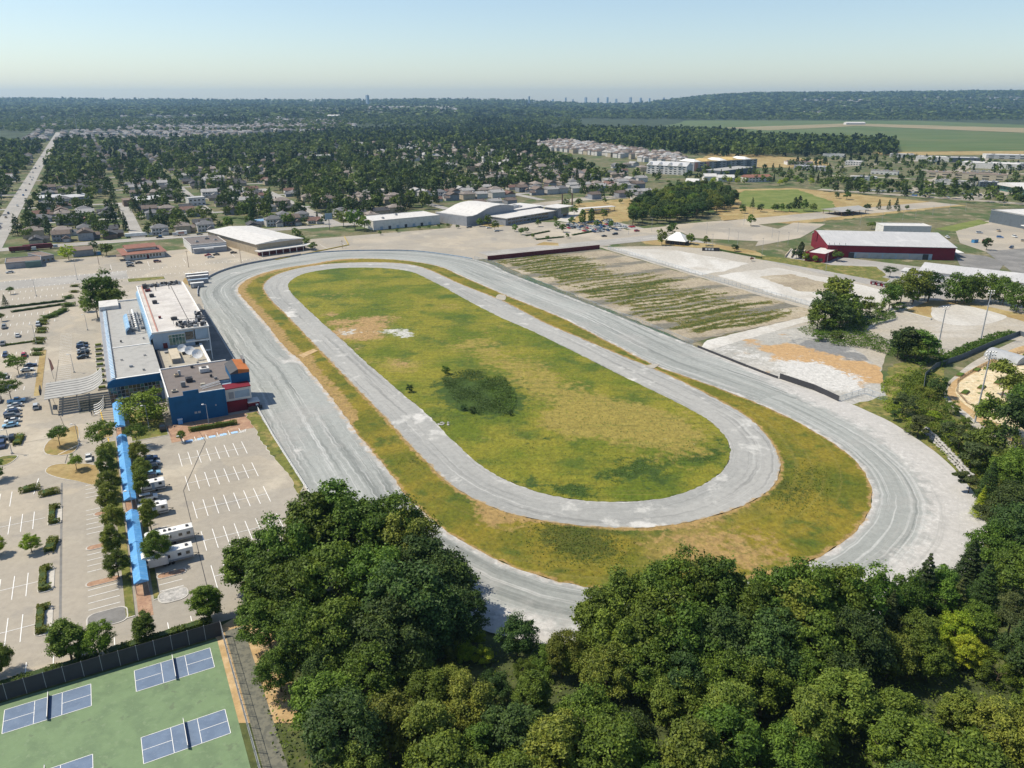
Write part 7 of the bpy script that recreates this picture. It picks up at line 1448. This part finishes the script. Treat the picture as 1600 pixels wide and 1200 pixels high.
fill(pxp([(-30, 400), (-30, 385), (90, 380), (560, 347), (560, 330), (-30, 345)]), 11, .15, (7, 12), .7)
fill(pxp([(-30, 372), (-30, 300), (560, 288), (640, 300), (700, 322), (560, 345)]), 11, .36, (9, 18), .62)
fill(pxp([(-30, 300), (-30, 262), (560, 250), (640, 262), (800, 290), (760, 305), (640, 300), (560, 288)]), 11.5, .30, (11, 21), .68)
fill(pxp([(-30, 262), (-30, 226), (430, 218), (560, 215), (640, 215), (830, 230), (900, 262), (1000, 282), (960, 300), (800, 290), (640, 262), (560, 250)]), 14.5, .3, (12, 22), .70)
fill(pxp([(440, 300), (620, 280), (850, 288), (780, 300), (700, 318), (560, 335)]), 10, .25, (11, 18), .8)
fill(pxp([(830, 300), (960, 285), (1000, 300), (985, 325), (900, 305)]), 11, .3, (8, 13), .7)
fill(pxp([(400, 218), (560, 206), (830, 196), (900, 215), (830, 232), (560, 225)]), 14, .6, (12, 22), .85, houses=False)
fill(pxp([(860, 217), (880, 204), (1120, 208), (1180, 218), (1400, 225), (1400, 243), (1180, 246), (1100, 244), (1060, 240), (900, 222)]), 12.5, .35, (15, 24), .97, houses=False)
fill(pxp([(1000, 290), (1100, 285), (1300, 288), (1290, 276), (1200, 268), (1090, 262), (1060, 270), (1000, 276)]), 13, .3, (8, 14), .6)
fill(pxp([(1280, 300), (1620, 325), (1620, 312), (1500, 298), (1300, 285)]), 11, .15, (9, 14), .75, houses=False)
fill(pxp([(1290, 288), (1620, 300), (1620, 262), (1400, 246), (1220, 256)]), 14, .2, (8, 13), .5, houses=False)
sub.sort()
nD = 290 - COUNT.get('tree', 0); nC = 290 - COUNT.get('conifer_tree', 0)
near_m = []; far_m = []; near_f = []; far_f = []
for d, x, y, h, cf in sub:
    px, py = PX(x, y)
    where = spot(px, py); szw = 'small ' if h < 10.5 else 'medium ' if h < 14.5 else 'tall '
    if cf and nC > 0: nC -= 1; tree(x, y, h * 1.15, random.choice(['fir', 'firwide', 'firwide']), random.choice(['fir', 'fir', 'dark']), szw + auto_label('fir', 'fir', where), 'conifers of the suburb', 1, lod='lo')
    elif not cf and nD > 0:
        nD -= 1; lf = random.choice(['maple', 'maple', 'dark', 'olive', 'spring', 'dark']); tree(x, y, h, random.choice(['round', 'round', 'tall']), lf, szw + auto_label('round', lf, where), 'leafy trees of the suburb', 1.05, lod='lo')
    else:
        n = 220 if d < 900 else 80 if d < 1700 else 30; (near_f if cf else near_m).append((x, y, h * (1.1 if cf else 1), 1.0, n))
tree_mass('woodland', near_m, ['round', 'round', 'tall'], 'mass of leafy trees between houses and in the middle woods'); tree_mass('conifer_woodland', near_f, ['firwide', 'fir'], 'mass of conifers between houses and in the middle woods', 'leaf_mass_fir')
# hills: coarse trees, larger with distance
def hill(px0, px1, y0, y1, n, hmin, hmax, wd, q):
    out = []
    for _ in range(n):
        y = y0 * (y1 / y0) ** random.random(); px = random.uniform(px0, px1); x = (px - 800) / FPX * y
        if math.sin(x * .0031 + y * .0017) + math.sin(y * .0043 - x * .0011) > 1.45: continue
        out.append((x, y, random.uniform(hmin, hmax), wd * random.uniform(.8, 1.3), q))
    return out
lh = hill(-40, 860, 4200, 9400, 5200, 17, 27, 2.2, 12) + hill(-40, 560, 2700, 4300, 2000, 13, 21, 1.2, 30) + hill(560, 900, 3300, 4300, 700, 13, 21, 1.3, 30) + hill(860, 1660, 4700, 9600, 6500, 19, 30, 2.3, 12) + hill(1140, 1660, 4350, 4700, 500, 14, 24, 1.3, 30) + hill(880, 1140, 4450, 4800, 300, 14, 22, 1.4, 30)
tree_mass('hillside_woods', lh, ['round', 'round', 'tall'], 'hazy woods covering the far hills')
lf_ = hill(-40, 860, 4200, 9400, 2400, 24, 34, 1.5, 12) + hill(860, 1660, 4700, 9600, 2200, 24, 36, 1.5, 12) + [(*G(312 + i * 1.9 + random.uniform(-1, 1), 196 + random.uniform(-2, 2)), random.uniform(26, 36), .8, 30) for i in range(42)] + [(*G(740 + i * 1.6, 199 + random.uniform(-2, 2)), random.uniform(26, 40), .7, 30) for i in range(32)]
tree_mass('hillside_conifers', lf_, ['fir', 'firwide'], 'hazy conifers covering the far hills', 'leaf_mass_fir')
# shrubs, brambles and weeds
def brush(name, P, n, h, sz, leaf, label, fld=None, mound=0.0, z0=.1, cat='shrubs'):
    xs = [p[0] for p in P]; ys = [p[1] for p in P]; Q = []
    src = iter(())
    while len(Q) < n:
        nx_ = next(src, None)
        if nx_ is None:
            BX = rng.uniform(min(xs), max(xs), 20000); BY = rng.uniform(min(ys), max(ys), 20000); k_ = in_poly_np(BX, BY, P); src = iter(list(zip(BX[k_].tolist(), BY[k_].tolist()))); continue
        x, y = nx_
        if fld and random.random() > fld(x, y): continue
        b = (.5 + .5 * math.sin(x * .9 + math.sin(y * .7) * 2) * math.sin(y * .8 + 1)) ; Q.append((x, y, z0 + h * (.25 + .75 * b) * random.random() ** .4 + mound))
    Q = np.array(Q); N = np.tile([0, 0, 1.0], (n, 1)); V, F = leaf_cards(Q, N, sz, jit=.7); me = np_mesh(name, V, F, 'leaf_' + leaf); o = bpy.data.objects.new(name, me); COL.objects.link(o)
    return tag(o, label, cat, kind='stuff')
brush('bramble_bank', pxp([(1275, 520), (1290, 500), (1340, 492), (1395, 488), (1400, 500), (1360, 512), (1352, 520), (1400, 540), (1470, 548), (1480, 560), (1440, 575), (1390, 556), (1350, 545), (1300, 540)]), 15000, 2.2, .34, 'maple', 'dense green brambles on the bank round the ball yard')
brush('bramble_bank', pxp([(1465, 562), (1500, 545), (1560, 522), (1588, 522), (1560, 535), (1500, 558), (1470, 575)]), 7000, 2.4, .34, 'maple', 'dense green hedge bank along the dark garden fence')
brush('bank_brambles', pxp([(1400, 600), (1440, 575), (1480, 600), (1480, 650), (1530, 700), (1590, 720), (1600, 820), (1560, 800), (1490, 710), (1430, 655)]), 9000, 2.0, .34, 'maple', 'dense brambles between the garden road and the bend')
brush('bank_scrub', pxp([(1380, 640), (1375, 600), (1420, 575), (1445, 590), (1450, 640), (1500, 690), (1550, 740), (1560, 830), (1545, 850), (1535, 790), (1500, 735), (1440, 680)]), 11000, .9, .28, 'spring', 'green scrub on the bank beside the white shoulder', lambda x, y: .5 + .5 * math.sin(x * .5) * math.sin(y * .4))
brush('yard_scrub', pxp([(1245, 515), (1275, 505), (1290, 520), (1260, 525)]), 900, .9, .25, 'maple', 'low scrub beside the dirt road')
brush('marsh_reeds', marsh_w, 9000, 1.5, .22, 'dark', 'dark reeds filling the wet hollow of the infield', lambda x, y: .45 + .55 * math.sin(x * .35 + 1) * math.sin(y * .3), z0=.32, cat='reeds')
brush('marsh_plants', smooth_closed(pxp([(750, 600), (785, 590), (805, 620), (800, 645), (770, 640), (765, 615)])), 2600, 1.3, .24, 'maple', 'brighter plants along the right rim of the wet hollow', z0=.32, cat='reeds')
for (px, py, h, wd, lf, lb) in ((697, 586, 4.2, .8, 'maple', 'light green bush at the top of the infield hollow'), (640, 614, 3.2, .9, 'dark', 'dark round bush left of the infield hollow'), (738, 646, 2.6, 1.1, 'dark', 'low dark bush at the lower rim of the infield hollow'), (798, 650, 2.0, 1.0, 'dark', 'small bush at the right tip of the infield hollow'), (724, 642, 2.4, 1.0, 'dark', 'low dark bush left of another at the lower rim')): x, y = G(px, py); tree(x, y, h, 'shrub', lf, lb, 'bushes in the infield', wd, z=.32)
def wfield(x, y): return min(1, band(x, y)) ** 1.5
brush('lot_weeds', wl, 15000, .5, .27, 'olive', 'rows of weeds growing across the gravel lot', wfield, cat='weeds')
gw = blobs([(975, 735, 5, .8), (1004, 729, 4, .8), (955, 747, 4, .7), (880, 770, 4, .8), (912, 772, 3, .8), (890, 764, 4, .5), (1110, 715, 6, .5), (740, 730, 5, .5), (1060, 720, 7, .5), (690, 660, 6, .5), (900, 660, 30, .08), (700, 480, 40, .06), (1000, 700, 40, .08)])
brush('infield_weeds', inf[::10], 4200, .45, .20, 'maple', 'scattered weed tufts in the infield grass', gw, z0=.32, cat='weeds')
rb = [from_sr(PER * i / 60, rC(PER * i / 60) - 2) for i in range(60)]
brush('verge_weeds', rb, 3000, .4, .20, 'maple', 'scattered weed tufts on the outer grass ring', lambda x, y: max(0, ring_weed(x, y)) * (to_sr(x, y)[1] > rB(to_sr(x, y)[0]) + 1), z0=.24, cat='weeds')
brush('undergrowth', [(-5, 60), (150, 60), G(1620, 1060), G(1600, 930), G(1440, 1000), G(1300, 1040), G(900, 1035), G(760, 1010), G(690, 1000), G(600, 1030), G(440, 1040), G(400, 1060), G(430, 1180)], 16000, 1.6, .30, 'maple', 'green undergrowth filling the woods nearest the camera')
# pale stones along track edges
st_ = thing('stone_pile', 'pile of pale stones beside the inner track', 'stones', (*G(694, 664), .32))
for k in range(12): link('boulder', random.choice(bm_), st_, (random.uniform(-2.2, 2.2), random.uniform(-1.2, 1.2), .1), random.uniform(0, 6), (.5, .4, .35))
# far towers on the skyline
def tower(px, d, w_, top, label):
    x = (px - 800) / FPX * d; t = thing('high_rise', label, 'tower', (x, d, terrain(x, d) - 5), random.uniform(0, 1), 'towers on the skyline'); zt = CAM_H + (HORIZON - top) / FPX * d
    part(t, 'shaft', -w_ / 2, w_ / 2, -w_ / 2, w_ / 2, 0, zt - t.location.z, 'wall_pale_blue'); part(t, 'top_storey', -w_ * .3, w_ * .3, -w_ * .3, w_ * .3, zt - t.location.z, zt - t.location.z + w_ * .15, 'wall_grey')
tower(588.5, 7000, 22, 150, 'tall pale slab tower alone on the left skyline'); tower(825, 8200, 16, 151.5, 'slim brown tower alone on the middle skyline')
for i in range(16):
    px = 860 + i * 16 + random.uniform(-4, 4); tower(px, 11500 + random.uniform(-400, 400), random.uniform(16, 30), random.uniform(153, 156), 'hazy pale tower in the distant skyline cluster')
t = thing('radio_mast', 'slim radio mast above the left suburb', 'mast', (*G(121, 206), 0)); MB().tube((0, 0, 0), (0, 0, 62), 1.3, .6, n=5).obj('pole', 'metal_grey', t)
# ------------------------------------------------------------------ labels: tell alike neighbours apart by their place in the row
def finish_labels():
    tops_ = [o for o in COL.objects if o.parent is None and o.get('label')]
    by = {}
    for o in tops_: by.setdefault(o['label'], []).append(o)
    onum = ['leftmost', 'second', 'third', 'fourth', 'fifth', 'sixth', 'seventh', 'eighth', 'ninth', 'tenth']
    for lb, L in by.items():
        n = len(L)
        if n < 2 or n > 50: continue
        L.sort(key=lambda o: o.location.y)
        nb_ = 1 if n <= 10 else 2 if n <= 20 else 4 if n <= 36 else 5; bands = [L[n * q // nb_:n * (q + 1) // nb_] for q in range(nb_)]
        bn = {1: [''], 2: ['front', 'back'], 4: ['nearest', 'nearer', 'farther', 'farthest'], 5: ['nearest', 'nearer', 'middle', 'farther', 'farthest']}[nb_]
        for bi, B in enumerate(bands):
            B.sort(key=lambda o: PX(*o.location)[0]); k = len(B)
            for i, o in enumerate(B):
                sfx = 'leftmost' if i == 0 else 'rightmost' if i == k - 1 else onum[i] + ' from left'
                if bn[bi]: sfx = bn[bi] + ' ones, ' + sfx
                o['label'] = ' '.join(lb.split()[:16 - len(sfx.split())]) + ', ' + sfx
finish_labels()
# ------------------------------------------------------------------ air
hz = MB().box(-16000, 16000, -1200, 17500, -75, 330).mesh('haze', [])
hm = bpy.data.materials.new('haze'); hm.use_nodes = True; hn = hm.node_tree.nodes; hn.remove(hn['Principled BSDF']); pv = hn.new('ShaderNodeVolumePrincipled')
pv.inputs['Color'].default_value = (.42, .68, .95, 1); pv.inputs['Density'].default_value = 5.5e-5; pv.inputs['Anisotropy'].default_value = 0.2
hm.node_tree.links.new(pv.outputs[0], hn['Material Output'].inputs['Volume']); hz.materials.append(hm)
ho = bpy.data.objects.new('haze', hz); COL.objects.link(ho); ho['kind'] = 'stuff'
